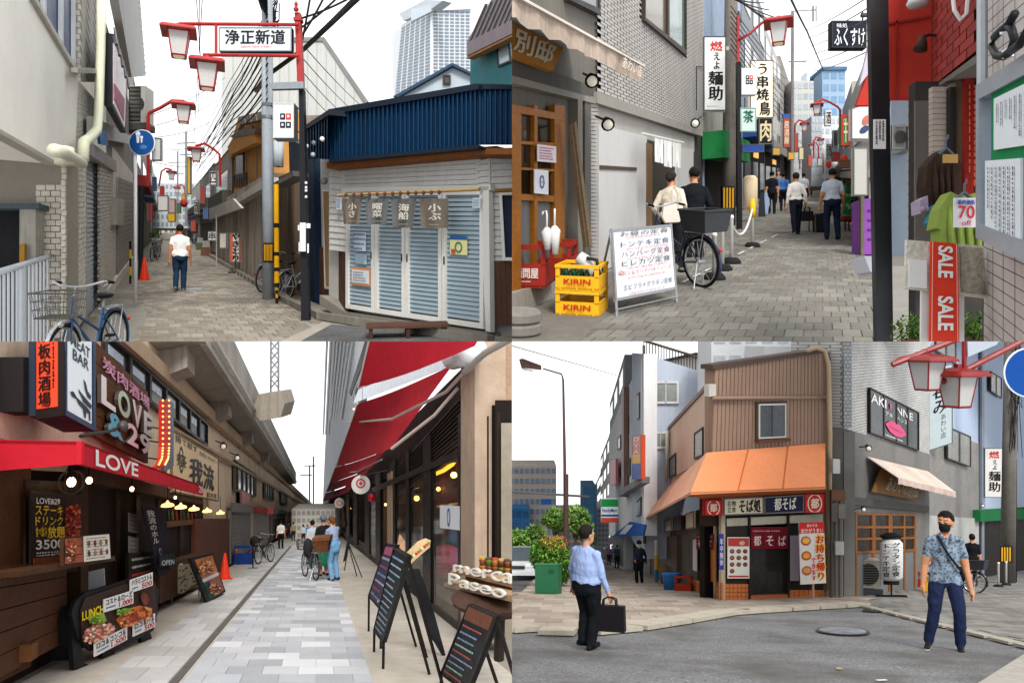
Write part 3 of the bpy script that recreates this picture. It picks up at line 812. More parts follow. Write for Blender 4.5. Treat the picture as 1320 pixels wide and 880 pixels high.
WL.poly(T,'pier_core',[(84,210),(112,216),(112,408),(84,444)],m('a8a296',.8,.1),t=.5,off=-.06)
q=WL.Q((84,208),(111,215),(111,408),(84,444),0);q.grid(T,'brick_tile',tile,4,30,.08,.14,.05,brick=True,jit=.004)
q=WL.Q((111,190),(131,205),(131,386),(111,410),-.1);q.rows(T,'shutter_slat',m('aab0b8',.5,.08,4),34,.08,.04,tilt=.03)
WL.poly(T,'shutter_box',[(111,178),(150,208),(150,222),(111,196)],paint('8e8f8e'),t=.5,off=.1)
WL.poly(T,'pier_core',[(130,212),(148,218),(148,364),(130,388)],m('77726a',.8,.1),t=.4,off=-.04)
q=WL.Q((129,210),(147,218),(147,362),(129,388),.02);q.grid(T,'brick_tile',m('c0bab0',.45,.15,6),3,36,.08,.16,.05,brick=True)
WL.poly(T,'back_wall',[(146,190),(174,228),(174,338),(146,368)],plaster('cdc6bc',.3),t=.4,off=-.02)
q=WL.Q((150,254),(160,258),(160,290),(150,290),.15);q.slab(T,'meter_box',paint('aaa69c'),.15)
WL.poly(T,'base_wall',[(140,372),(172,330),(172,345),(140,392)],plaster('dedad2',.3),t=.5,off=.06)
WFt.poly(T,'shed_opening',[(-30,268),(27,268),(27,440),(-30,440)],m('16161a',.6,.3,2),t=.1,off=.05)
WFt.poly(T,'shed_post',[(25,268),(46,266),(46,440),(25,440)],plaster('a6a399',.9),t=.2,off=.2)
WFt.poly(T,'shed_lintel',[(-30,262),(50,262),(50,269),(-30,269)],paint('4d5a60'),t=.25,off=.24)
M=MB();M.tube([P(-40,232,46),P(20,236,46),P(54,240,46)],.42,14);M.build(T,'duct',m('b3a58c',.6,.3,3),smooth=True)
M=MB();M.box(frame(WFt.q(36,405)),-.03,.03,-.3,-.2,-.4,1.0);M.build(T,'yellow_stake',m('b8893a',.7,.2))
M=MB();pp=lambda x,y,o=.25:WL.q(x,y,o)
M.tube([pp(131,-40),pp(130,60),pp(127,150),pp(125,168),pp(116,178),pp(108,184),pp(107,206)],.3,12);M.build(T,'drain_pipe',m('d5d6bd',.45,.1,4),smooth=True)
M=MB();M.tube([pp(70,194,.4),pp(80,196,.4),pp(106,211,.4)],.24,10);M.tube([pp(83,190,.35),pp(83,212,.35)],.36,12);M.build(T,'drain_pipe',m('cfcfb9',.45,.1,4),smooth=True)
T,q=strip(WL,137,172,30,'grey shop building with deep white eave behind the cream building',plaster('85837d'),off=-.05)
WL.poly(T,'eave',[(146,-40),(178,-40),(188,98),(170,100)],m('b9bab9',.8,.08,2),t=.2,off=.3)
for i in range(16):
 y=-20+i*7.6;a=WL.q(177+i*.75,y,.33);M=MB();M.ell(lambda x,yy,zz,a=a:a+V((x,yy,zz)),(0,0,0),(.12,.3,.16),8,5);M.build(T,'eave_tile',m('c9c9c6',.6,.1),smooth=True)
WL.poly(T,'shop_canopy',[(120,150),(168,175),(168,186),(120,176)],paint('9b9c9a'),t=.1,off=.15)
WL.poly(T,'blue_patch',[(128,170),(138,168),(140,188),(130,186)],m('2f6fa8',.5,.2),t=.05,off=.2)
q=WL.Q((152,228),(172,236),(172,340),(152,362),.03);q.rows(T,'shutter_slat',metal('9a9893',.5),20,.08,.04)
B=thing('sign_box','black framed light box sign projecting over the lane above the shutters','sign',WL.q(135,140))
FB=front(WL.q(137,100).y/Z.k)
FB.poly(B,'housing',[(134,42),(147,44),(147,140),(134,136)],m('1d1d20',.5,.1),t=.1)
WL.poly(B,'housing_side',[(145,44),(164,92),(162,172),(145,138)],m('242428',.5,.1),t=.12,off=.42)
WL.poly(B,'sign_face',[(147,56),(163,96),(161,164),(147,134)],m('d9cfd4',.4,.2,5,emit=.15),t=.03,off=.44)
WL.poly(B,'pink_print',[(148,108),(161,128),(160,156),(148,128)],m('b06a80',.5,.3,9),t=.02,off=.455)
for i in range(5):M=MB();M.tube([WL.q(147+i*4,36+i*14,.3),WL.q(150+i*4,58+i*14,.9)],.06,5);M.build(B,'lamp_arm',m('2c2c2e',.5,0))
def ac_unit(T_or_label,px0,py0,px1,py1,W,off=.3,t=.6,col='b5b2aa',fan='3a3a3a',frontface=None,base=None):
 q=W.R(px0,py0,px1,py1,off)
 T=thing('air_conditioner',T_or_label,'air conditioner',base if base is not None else q.p(.5,1))
 q.slab(T,'casing',paint(col),t)
 r=min(q.w,q.h)/CUR[0].k*.42
 cu=.36 if q.w>q.h*1.1 else .5
 q.disc(T,'fan_recess',m(fan,.7,.1),cu,.5,r,.004)
 M=MB()
 for i in range(9):
  a=-1+2*(i+.5)/9;hw=math.sqrt(max(0,1-a*a));c=q.p(cu,.5,.02);ux=(q.c[1]-q.c[0]).normalized();uz=(q.c[0]-q.c[3]).normalized();R=r*CUR[0].k
  M.tube([c+ux*(-hw*R)+uz*a*R,c+ux*(hw*R)+uz*a*R],.008*CUR[0].k,4)
 M.build(T,'fan_guard',paint('77756f'))
 q.frame(T,'casing_edge',paint(col),.02,.03,off=.012)
 return T,q
A,q_=ac_unit('weathered air conditioner outdoor unit hung high on the lane wall',165,111,188,158,front(WL.q(168,130).y/Z.k),0,.7)
WA=front(WL.q(168,130).y/Z.k);WA.R(166,112,181,157,.02).slab(A,'dark_grille',m('2c2b2a',.6,.15),.02);WA.R(167,113,180,156,.03).rows(A,'grille_slat',m('55524e',.6,.1),8,.55,.02);WA.poly(A,'mounting_shelf',[(160,158),(190,158),(190,166),(160,168)],m('4a4845',.6,.2),t=.7,off=.05)
cols=['8c8a88','adaaa6','7a7470','b5bbbf','9a9088']
xs=[172,182,189,195,200,204];tops=[98,150,185,205,225,240]
labs=['dark grey shop house behind the blue round sign','pale shop house with small signs deep in the lane','narrow dark shop house before the cartoon board','grey concrete shop house far down the left side','brownish shop house at the far left end of the lane']
for i in range(5):
 T,q=strip(WL,xs[i],xs[i+1],tops[i],labs[i],plaster(cols[i]),t=3)
 q.slab(T,'window',glassm(),.05,.2,.3,.8,.42,.03);q.slab(T,'shop_opening',m('5a5550',.8,.3),.05,.1,.62,.95,.98,.02)
 q.slab(T,'shop_awning',cloth(random.choice(['7a2f2c','3b4a6a','8f8a80','4a6a4f'])),.6,.05,.52,.95,.58,.6)
T=thing('road_sign','round blue pedestrian sign on a thin white pole','road sign',Z.g(175,396))
d0=Z.g(175,396).y/Z.k;FS=front(d0)
M=MB();M.tube([P(175,400,d0*4),P(174.5,196,d0*4)],.14,10);M.build(T,'pole',m('d4d6d6',.4,.06),smooth=True)
q=FS.R(166,167,200,201,.06)
q.disc(T,'sign_disc',m('e8ecef',.4,.03),.5,.5,q.w/8,.0,t=.02)
q.disc(T,'blue_face',m('164f93',.4,.06),.5,.5,q.w/8*.93,.012,t=.008)
wh=m('e9eef2',.5,.03)
for cx,cy,s in((.36,.30,1.0),(.5,.38,.6)):
 q.disc(T,'pictogram_head',wh,cx,cy-.13*s,.05*s,.016)
 q.blob(T,'pictogram_body',wh,[(cx-.06*s,cy-.06*s),(cx+.06*s,cy-.06*s),(cx+.05*s,cy+.1*s),(cx+.04*s,cy+.22*s),(cx-.04*s,cy+.22*s),(cx-.05*s,cy+.1*s)],.016)
q.blob(T,'pictogram_body',m('4b7fb6',.5,.03),[(.42,.62),(.58,.58),(.72,.64),(.66,.74),(.48,.76)],.016)
T=thing('lamp_post','slim black post beside the orange traffic cone','post',Z.g(181,360));M=MB();M.tube([Z.g(181,361),P(183,240,Z.Y(361))],.3,8);M.build(T,'post',m('202124',.5,.05))
cone(186,361,331,'orange traffic cone beside the black post in the lane')
T=thing('plastic_stake','yellow and black striped stake against the low white wall','post',Z.g(168,366))
for i in range(5):M=MB();b=Z.g(168,366);M.tube([b+V((0,0,i*1.0)),b+V((0,0,i*1.0+1.0))],.13,8);M.build(T,'band',m('d9a91c' if i%2 else '1c1c1c',.5,.05))
person(232,376,291,'person in white T-shirt and blue jeans walking away down the lane',yaw=180,shirt='e9e8e6',pants='20364f',shoe='6a6660',sleeve=.30,hair='1d1713',skin='b57c5c',feet=((-.07,-.12),(.09,.16)),lift=(0,.03),hands=((-.25,-.08,.84),(.24,.10,.80)),vox=.014,fat=1.06,untuck=.06)
q=front(90).R(185,236,262,294);T=thing('building','pale hazy building closing the far end of the lane','building',q.p(.5,1));q.slab(T,'wall',m('c3c9ce',.8,.1),2)
q.grid(T,'window',m('8d979f',.3,.1),14,6,.4,.45,.03,.02,joined=True)
def board(label,W,px0,py0,px1,py1,col,txt=None,tcol='1b1b1b',t=.12,off=0.0,vert=False,name='sign_board',cat='sign',fr_='6a6a6a',group=None,emit=0.0,tf=(.12,.12,.88,.88),bold=.015,fit=False,frame_w=.03):
 q=W.R(px0,py0,px1,py1,off)if not isinstance(px0,tuple)else W.Q(px0,py0,px1,py1,off)
 T=thing(name,label,cat,q.p(.5,1),group)
 q.slab(T,'panel',m(col,.45,.06,4,emit=emit),t)
 if fr_:q.frame(T,'panel_frame',m(fr_,.5,.05),frame_w,.03,off=.012)
 if txt:q.text(T,txt,m(tcol,.5,0),*tf,off=.006,vert=vert,bold=bold,fit=fit)
 T.q=q
 return T
board('white lane sign with small dark squares hung above the lane',front(24),196,178,208,207,'dcdcda',None,group=None)
board('white board with a round dark mark deep in the lane',front(30),203,252,217,272,'e4e0dc')
board('pale pink board beside the white board deep in the lane',front(31),217,256,226,275,'c9a9a0')
board('yellow shop sign hanging far down the lane',front(33),216,274,226,286,'e8b82a')
board('slim yellow banner above the far lane shops',front(30),241,202,246,250,'d9b23a')
board('white light box on the right side of the lane with dark strokes',front(25),270,220,280,239,'dedddb','四','1b1b1b')
for i,(x,y0,y1,d_,c,l)in enumerate([(199,283,303,34,'23262c','person in dark clothes far down the lane'),(206,282,302,36,'3a4652','person in slate clothes far down the lane'),(214,283,300,40,'555a60','person in grey far down the lane'),(221,284,300,41,'2a2c30','person in black beside the red banner far away')]):
 person(x,y1,y0,l,yaw=180,shirt=c,pants='1d1f24',vox=.03)
T=thing('banner','small red upright banner far down the lane','banner',Z.g(228,302));q=front(Z.Y(302)/4).R(226,290,230,302);q.slab(T,'cloth',cloth('c8402c'),.03)
for i,(x,y,yw,l)in enumerate([(200,333,20,'bicycle leaning in the row beyond the orange cone'),(206,331,200,'second bicycle of the row beyond the orange cone'),(196,337,15,'bicycle closest to the orange cone in the parked row')]):
 bicycle(x,y,l,yaw=yw+70,D=1.2,col=['39424a','6d7276','2b2b2f'][i],group='bicycles parked on the left of the lane')
T=thing('shrub','small leafy pot shrub beside the parked bicycles','plant',Z.g(199,318));leaves(T,'foliage',[(Z.g(199,318)+V((0,0,3.2)),1.6,1.6,2.2)],500,.35,['4f6b2c','6d8838','3a5222'])
M=MB();M.lathe(frame(Z.g(199,318)),[(.14,0),(.2,.3)],10);M.build(T,'pot',m('6b4a38',.8,.1))
rows=[(228,240,252,'77736f','dark narrow tavern front far down the right side'),(240,258,232,'c9c7c4','pale tavern front with purple awning far down the right side'),(258,276,210,'8d8986','grey two storey tavern before the ochre house'),(276,300,186,'a39c92','dull wooden tavern front with lantern sign')]
for i,(x0,x1,y1,c,l)in enumerate(rows):
 vx=212;y0=291+(y1-291)*(x0-vx)/(x1-vx)*1.0
 T,q=strip(WR,x0,x1,y0,l,plaster(c),off=-.2)
 q.slab(T,'shop_opening',m('55504c',.8,.3),.05,.1,.66,.9,.98,.02);q.slab(T,'window',glassm(),.05,.2,.18,.8,.36,.02);q.frame(T,'edge_trim',wood('4a3a30'),.06,.06,.02)
 q.slab(T,'eave',m(['5a4a6a','6b4f78','55504c','77726a'][i],.7,.15),.4,0,.52,1,.56,.4)
 q.slab(T,'balcony',m('57524d',.8,.2),.4,.05,.38,.95,.50,.4)
T=thing('house','ochre plaster house with tiled eaves above the shacks','house',WR.q(320,330));oc=plaster('d99f5c',.2)
WR.poly(T,'wall',[(295,205),(308,158),(347,140),(347,300),(295,292)],oc,t=1.0,off=-.25)
WR.poly(T,'gable_board',[(293,202),(307,152),(311,154),(298,203)],wood('b5824a'),t=.15,off=-.1)
for i in range(11):x=307+i*3.7;WR.poly(T,'roof_tile',[(x,151-i*.9),(x+3.4,150-i*.9),(x+5.5,160-i*.9),(x+2,161-i*.9)],m('8f867d',.8,.2),t=.2,off=.0+.02*(i%2))
WR.poly(T,'balcony',[(293,190),(300,178),(328,172),(328,184),(298,199)],plaster('c98f4e',.2),t=.25,off=.1);WR.poly(T,'balcony_roof',[(296,176),(312,166),(330,166),(328,172),(300,178)],m('77706a',.7,.2),t=.25,off=.12)
q=WR.Q((303,200),(314,196),(314,232),(303,234),-.2);q.slab(T,'window',m('4a4038',.3,.2),.05);q.frame(T,'window_frame',wood('5a4432'),.06,.06,.02)
q=WR.Q((300,226),(318,222),(318,240),(300,243),.0);q.rows(T,'railing_bar',m('2a2624',.5,.1),7,.6,.03,axis=1);q.frame(T,'railing_frame',m('2a2624',.5,.1),.03,.03)
for x in(318,331):M=MB();M.tube([WR.q(x-6,162,-.2),WR.q(x,172,-.2),WR.q(x,250,-.2)],.1,6);M.build(T,'pipe',m('7a6a58',.6,.1))
T=thing('shack','weathered grey board shack with sagging eave along the lane','shack',WR.q(300,345))
WR.poly(T,'wall',[(280,262),(345,222),(345,378),(280,338)],plaster('8d8275',.5),t=2,off=0)
for i in range(13):
 x=281+i*5;WR.poly(T,'board',[(x,262-(x-280)*.6),(x+4.5,262-(x-276)*.6),(x+4.5,330+(x-272)*.57),(x,330+(x-276)*.57)],plaster(random.choice(['a89e93','978c80','b0a497','8d8277']),.6),t=.05,off=.03)
WR.poly(T,'eave',[(272,272),(300,258),(345,228),(347,238),(302,264),(276,276)],m('b9b3aa',.7,.2),t=.25,off=.3)
T=thing('shack','brown plank shack beside the navy wall','shack',WR.q(360,375))
WR.poly(T,'wall',[(345,235),(377,220),(377,398),(345,378)],wood('6a5848'),t=1.5,off=-.25)
for i in range(6):x=346+i*5;WR.poly(T,'board',[(x,240-i*2.5),(x+4.6,238-i*2.5),(x+4.6,380+i*3),(x,377+i*3)],wood(random.choice(['5a4a3e','483a30','64523f'])),t=.05,off=-.2)
WR.poly(T,'eave',[(352,236),(378,222),(378,227),(352,241)],m('6d6a66',.7,.2),t=.3,off=.2)
B=board('orange and white striped board sign with black brush letters',front(Z.Y(350)/4),296,300,311,338,'d9dcda','やきとり','171717',vert=True,t=.25,bold=.05,tf=(.2,.03,.85,.97),off=.3)
B.q.slab(B,'orange_band',m('d2603a',.5,.1),.01,0,0,.28,1,.005);B.q.slab(B,'orange_band',m('d2603a',.5,.1),.01,.8,0,1,1,.004)
M=MB();f_=frame(Z.g(304,352));M.box(f_,-.25,.25,-.3,.1,0,.06);M.box(f_,-.02,.02,-.22,-.18,0,1.0);M.build(B,'stand',m('3a3a3a',.5,.1))
T=thing('awning','crumpled pale plastic awning over the tavern fronts','awning',WR.q(282,280))
WR.poly(T,'sheet',[(262,272),(300,256),(311,268),(270,283)],m('aaa79f',.5,.3,5,bump=.5,bsc=6),t=.06,off=1.0)
M=MB();M.tube([WR.q(279,276,1.0),WR.q(279,345,1.0)],.09,6);M.build(T,'pole',m('9a9a98',.4,.1))
for i,(x,y,yw,c,l)in enumerate([(338,377,62,'4a4d50','grey bicycle parked at the concrete utility pole'),(353,384,58,'7b7e80','silver bicycle parked between utility pole and navy wall'),(368,388,50,'b9bbbd','white framed bicycle leaning on the navy wall')]):
 bicycle(x,y,l,yaw=yw,D=1.5,col=c,basket=i!=2,group='bicycles parked at the utility pole')
d0=Z.Y(386)/4;T=thing('utility_pole','round grey concrete utility pole with yellow black wrap','utility pole',Z.g(346,386))
M=MB();M.tube([Z.g(346,386),P(345,180,d0*4),P(344,-60,d0*4)],[.53,.52,.48],16);M.build(T,'shaft',m('a3abb3',.7,.15,3,bump=.2,streak=.3),smooth=True)
for y in(134,150,330):M=MB();M.tube([P(345.4,y,d0*4),P(345.4,y+4,d0*4)],.57,16);M.build(T,'band',metal('7a8087'))
for i in range(6):
 x=340.3+i*1.9;FW_=front(d0-.16);FW_.poly(T,'warning_stripe',[(x,315),(x+1,315),(x+1,336),(x,336)],m('d79b1c',.5,.05),t=.02,off=0)
front(d0-.155).poly(T,'warning_wrap',[(339,313),(352,313),(352,338),(339,338)],m('1b1b1b',.6,.05),t=.1,off=-.01)
for x in(357,361):M=MB();M.tube([P(x,182,d0*3.9),P(x,215,d0*3.9)],.32,10);M.build(T,'transformer',m('a9b0b4',.5,.1),smooth=True)
T=thing('guard_post','yellow and black striped steel guy guard beside the utility pole','post',Z.g(357,392));d1=Z.Y(392)
for y0,y1,c in((238,288,'e3a81a'),(288,294,'222'*2),(294,325,'e3a81a'),(325,330,'222222'),(330,345,'e3a81a'),(345,350,'222222'),(350,365,'e3a81a'),(365,370,'222222'),(370,374,'d79b1c'),(374,379,'222222'),(379,384,'d79b1c'),(384,393,'222222')):
 M=MB();M.tube([P(356+(y0-240)*.006,y0,d1),P(356+(y1-240)*.006,y1,d1)],.22 if y0<366 else .13,10);M.build(T,'band',m(c,.5,.1))
d0=Z.Y(414)/4;FG=front(d0)
T=thing('street_gate_lamp','red and black lamp gate column carrying the street name board and two lanterns','street lamp',Z.g(391,414))
q=FG.Q((385,115),(391,114),(398,414),(388,414));q.slab(T,'column',m('222328',.45,.08,4),.16)
red=paint('ab2a28',.4)
FG.poly(T,'red_column',[(379.5,16),(386.5,16),(390.5,107),(383,107)],red,t=.13,off=.02)
FG.poly(T,'column_collar',[(378,22),(388,22),(388,26),(378,26)],red,t=.17,off=.04)
M=MB();a=P(382.7,16,d0*4);M.lathe(lambda x,y,h:a+V((x,y-.2,h)),[(.16,0),(.2,.15),(.1,.3),(.14,.5),(.02,.72)],10);M.build(T,'finial',red)
for y in(31,71):M=MB();x0=231 if y==31 else 262;M.tube([P(x0,y,d0*3.97),P(385,y+1,d0*3.97)],.13,8);M.build(T,'beam',red)
for x in(278.5,):M=MB();M.tube([P(x,31,d0*3.97),P(x,72,d0*3.97)],.11,8);M.build(T,'hanger',red)
q=FG.R(282,35,376,66.5,.1);q.slab(T,'name_board',m('d3d7da',.45,.05,emit=.02),.12);q.frame(T,'board_frame',metal('8d9499'),.02,.16,.01)
q.text(T,'浄正新道',m('1c242c',.5,0),.09,.12,.91,.70,bold=.025);q.text(T,'JOSHO NEW STREET',m('c8465a',.5,0),.3,.77,.72,.87,bold=.0)
lantern(T,P(230.5,31.5,d0*3.97),43/F*d0*3.97,20,red);lantern(T,P(267,73,d0*3.97),43/F*d0*3.97,20,red)
front(d0-.1).poly(T,'column_clamp',[(344,107),(391,105),(391,114),(350,115)],metal('8b9094'),t=.1)
FG.R(386.5,287,394,324,.1).slab(T,'notice',m('dfe2e2',.7,.05),.02)
for a in((384,290,386,297),(395,288,400,294),(385,312,387,324),(396,314,398,326)):FG.R(*a,.1).slab(T,'torn_paper',m('e4e6e6',.7,.03),.01)
for y in(234,240,244,252):FG.R(393,y,396,y+3,.1).slab(T,'torn_paper',m('d4d6d6',.7,.03),.01)
B=thing('light_box','white street light box with four small squares logo beside the gate column','sign',P(366,178,d0*4))
q=FG.R(352,133,379,178,.12);q.slab(B,'box',m('e6e8e8',.4,.03,emit=.05),.25);q.frame(B,'edge',paint('c9cccc'),.02,.27,.01)
for i,(u,v,c)in enumerate(((.34,.30,'1d2028'),(.62,.30,'cf4436'),(.34,.54,'1d2028'),(.62,.54,'1d2028'))):
 q.slab(B,'logo_square',m(c,.5,0),.01,u,v,u+.24,v+.17,.012);q.slab(B,'logo_hole',m('d8dada',.5,0),.01,u+.07,v+.05,u+.17,v+.12,.016)
M=MB();M.tube([P(380,134,d0*4),P(380,178,d0*4)],.05,6);M.tube([P(380,140,d0*4),P(386,140,d0*4)],.05,6);M.tube([P(380,170,d0*4),P(388,170,d0*4)],.05,6);M.build(B,'bracket',m('3a3c40',.5,0))
def lane_lamp(px,py,w,d,arm,label,group='red lane lanterns',postx=None,posty=None):
 T=thing('lane_lantern',label,'street lamp',P(arm[-1][0],arm[-1][1],d*CUR[0].k),group)
 M=MB();M.tube([P(x,y,d*CUR[0].k)for x,y in arm],.05*CUR[0].k,6);M.build(T,'arm',paint('ab2a28',.4))
 lantern(T,P(px,py,d*CUR[0].k),w/F*d*CUR[0].k,20 if CUR[0].sx<0 else-20,paint('ab2a28',.4));return T
lane_lamp(236.5,130,29,21,[(237,131),(222,130),(207,139),(192,146),(191,150),(191,240)],'red lantern on a curved arm over the lane, first behind the gate lamps')
lane_lamp(253,188,21,30,[(253,188),(264,185),(275,192),(283,199),(284,240)],'red lantern reaching out from the right before the ochre house')
lane_lamp(221,219,13,42,[(221,219),(214,217),(208,221),(205,240)],'small red lantern on the left side deep in the lane')
lane_lamp(228,240,9,55,[(228,240),(234,238),(238,242),(239,256)],'tiny red lantern at the far end of the lane')
T=thing('paper_lantern','round red paper lantern hanging on the right of the lane','lantern',P(237,262,130));M=MB();a=P(237,262,130);M.ell(lambda x,y,h:a+V((x,y,h)),(0,0,0),(.62,.62,.68),12,8);M.build(T,'shade',m('a8323a',.6,.1),smooth=True)
T=thing('corner_eatery','white timber eating house under a navy corrugated fascia with shuttered sliding doors','building',Z.g(540,420))
white=m('c9c8c5',.6,.1,3,bump=.2,streak=.2)
WS.poly(T,'front_wall',[(424,205),(640,188),(640,412),(628,434),(445,405),(424,395)],m('b9b7b3',.7,.1,2),t=.4,off=-.18)
q=WS.Q((440,216),(616,204),(616,244),(440,248),.0);q.rows(T,'siding_board',white,6,.06,.06,tilt=.02)
q=WS.Q((612,205),(631,203),(632,425),(626,428),.0);q.rows(T,'siding_board',white,28,.05,.06,tilt=.02)
q=WS.Q((424,212),(444,213),(447,325),(424,322),.0);q.rows(T,'siding_board',white,14,.05,.06,tilt=.02)
q=WS2.Q((629,203),(720,198),(720,340),(630,338),.02);q.rows(T,'siding_board',white,16,.05,.06,tilt=.02)
WS2.poly(T,'side_wall',[(630,205),(720,200),(720,450),(630,435)],m('aaa8a5',.7,.1),t=.4,off=-.1)
navy=m('15395a',.55,.14,2,streak=.4)
def corrug(W,T,x0,x1,yt0,yt1,yb0,yb1,n,off,mat):
 M=MB();pts=[]
 for i in range(n*4+1):
  u=i/(n*4);o=off+(0,.05,.05,0)[i%4];x=x0+(x1-x0)*u
  pts.append((W.q(x,yt0+(yt1-yt0)*u,o),W.q(x,yb0+(yb1-yb0)*u,o)))
 vs=[p for a in pts for p in a];M.addf(vs,[(2*i,2*i+2,2*i+3,2*i+1)for i in range(n*4)])
 return M.build(T,'corrugated_sheet',mat)
corrug(WS,T,424,616,146,114,205,187,34,.38,navy);corrug(WS2,T,616,690,114,113,187,187,11,.39,navy);corrug(WB,T,392,424,168,146,205,205,9,.38,navy)
cap=m('1a2431',.5,.1)
WS.poly(T,'roof_edge',[(423,141),(613,108),(617,109),(617,115),(424,148)],cap,t=.8,off=.46);WS2.poly(T,'roof_edge',[(614,108),(690,110),(690,115),(616,115)],cap,t=.8,off=.47);WB.poly(T,'roof_edge',[(391,163),(424,141),(424,148),(391,169)],cap,t=.5,off=.46)
WS.poly(T,'drip_edge',[(424,205),(616,187),(616,191),(424,209)],cap,t=.6,off=.46)
WS.poly(T,'timber_beam',[(421,209),(616,191),(660,191),(660,199),(616,199),(421,217)],wood('8a5228'),t=.4,off=.3)
WS2.poly(T,'timber_beam',[(616,191),(690,190),(690,198),(616,199)],wood('7f4c26'),t=.4,off=.28)
WB.poly(T,'navy_wall',[(372,178),(404,196),(407,405),(377,388)],m('15293f',.5,.15,2),t=.5,off=.1)
WB.poly(T,'side_white_wall',[(404,204),(446,208),(446,330),(404,322)],white,t=.4,off=-.05)
q=WB.Q((411,318),(446,325),(446,405),(411,382),.02);q.rows(T,'wood_board',wood('5b4233'),7,.05,.05,axis=1)
WB.poly(T,'slot_window',[(417,247),(424,247),(428,370),(419,368)],wood('a8875c'),t=.05,off=.04);q=WB.Q((415,244),(425,244),(429,373),(418,372),.06);q.frame(T,'slot_window_frame',m('d5d2cb',.6,.05),.05,.06)
WS.poly(T,'stone_plinth',[(412,380),(445,402),(628,428),(628,445),(445,416),(412,392)],plaster('8a857c',.4),t=.4,off=.1)
fx=[446.5,484,523.5,571,625];ty=[248,247,246,245,244];by=[397,403,409,416,424]
for i in range(4):
 q=WS.Q((fx[i],ty[i]),(fx[i+1]-1,ty[i+1]),(fx[i+1]-1,by[i+1]),(fx[i],by[i]),.06)
 D_=thing('sliding_door',['sliding shutter door with three paper notices beside the wood panel','sliding shutter door between the notices door and the middle door','sliding shutter door under the third curtain with faint reflections','sliding shutter door with a yellow and blue sticker'][i],'door',q.p(.5,1),'shuttered sliding doors')
 q.frame(D_,'door_frame',m('d9d8d3',.5,.05),.085,.06,.02)
 qq=q.sub(.07,.02,.93,.95);qq.slab(D_,'backing',m('5a666e',.6,.1),.05,off=-.05)
 qq.rows(D_,'shutter_slat',m('9db0bb',.35,.08,3,metal=.2),27,.12,.03,off=-.01,tilt=.022)
 q.slab(D_,'door_pull',m('33302c',.4,0),.02,.90 if i<2 else .04,.50,.93 if i<2 else .07,.56,.03)
 D_.q=q
 if i==0:
  for a,c in(((.3,.34,.72,.5),'c3cfe0'),((.34,.53,.74,.61),'a9c3cc')):
   q.slab(D_,'paper_notice',m(c,.8,.05),.01,*a,off=.02);q.scrib(D_,m('6b7d9a',.8,0),4,*a,off=.03)
  q.slab(D_,'paper_notice',m('c98a5a',.8,.05),.01,.2,.64,.88,.79,.02);q.slab(D_,'paper_notice',m('cdd3da',.8,.05),.01,.25,.66,.83,.77,.03);q.scrib(D_,m('7d7d8a',.8,0),4,.3,.67,.78,.76,.037)
 if i==3:
  q.slab(D_,'sticker',m('d8d69a',.6,.05),.01,.2,.34,.62,.48,.02);q.slab(D_,'sticker_band',m('2f5f94',.6,.05),.01,.2,.34,.62,.37,.025);q.disc(D_,'sticker_ring',m('4b7f5a',.6,.05),.42,.425,.09,.03,r_in=.06);q.slab(D_,'sticker_stamp',m('b5543c',.6,.05),.01,.24,.44,.34,.475,.03)
for x in(443,615):pass
WS.poly(T,'door_lintel',[(440,242),(632,238),(632,245),(440,250)],m('d2d0ca',.6,.05),t=.1,off=.08)
WS.poly(T,'door_post',[(618,240),(630,240),(632,428),(626,426)],m('d2d0ca',.6,.05),t=.1,off=.08)
N_=thing('noren_curtain','four grey brown shop curtain panels with white characters on a bamboo rod','curtain',WS.q(510,290))
M=MB();M.tube([WS.q(436,252,.35),WS.q(618,244,.35)],.11,8);M.build(N_,'bamboo_rod',wood('b59a68'))
for x in range(446,576,10):M=MB();a=WS.q(x,251.5-(x-446)*.03,.4);M.ell(lambda x_,y_,h:a+V((x_,y_,h)),(0,0,0),(.12,.12,.16),6,5);M.build(N_,'rod_tie',m('6a3a26',.7,.1))
cx=[(441,467,443,463),(471,501,473,498),(504,537,506,532),(540,578,543,578)]
for i,(a,b,c,d_)in enumerate(cx):
 y0=256;y1=(289,289,293.5,294)[i];M=MB();vs=[];nx,ny=10,5
 for jy in range(ny+1):
  for jx in range(nx+1):
   u=jx/nx;v=jy/ny;x=(a+(b-a)*u)*(1-v)+(c+(d_-c)*u)*v
   vs.append(WS.q(x,y0+(y1-y0)*v,.36+.05*v*sin(u*9+i)))
 M.addf(vs,[(jy*(nx+1)+jx,jy*(nx+1)+jx+1,(jy+1)*(nx+1)+jx+1,(jy+1)*(nx+1)+jx)for jy in range(ny)for jx in range(nx)])
 p=M.build(N_,'curtain_panel',cloth(('6f655a','666768','696968','6f675d')[i]),smooth=True)
 q=WS.Q((a,y0),(b,y0),(d_,y1),(c,y1),.46);q.text(N_,('小さ','曜菜','海船','小ぶ')[i],m('cfc9bd',.8,0),.3,.18,.75,.72,vert=True,bold=.02,parent=p,off=.0)
 q.scrib(N_,m('b9b2a6',.8,0),1,.3,.86,.8,.9,off=.0,parent=p)
B=thing('wooden_step','low brown wooden bench step below the shutter doors','step',Z.g(525,432));f_=frame(Z.g(525,434),-8,1.0)
for j in range(3):M=MB();M.box(f_,-.62,.62,-.3+j*.17,-.15+j*.17,.17,.21);M.build(B,'plank',wood('5c4034'))
for x in(-.55,0,.55):M=MB();M.box(f_,x-.03,x+.03,-.28,.18,0,.17);M.build(B,'leg',wood('4a332a'))
q=WS2.Q((624,336),(700,336),(700,418),(628,418),.06);q.rows(T,'wood_board',wood('5e4436'),11,.05,.06,axis=1)
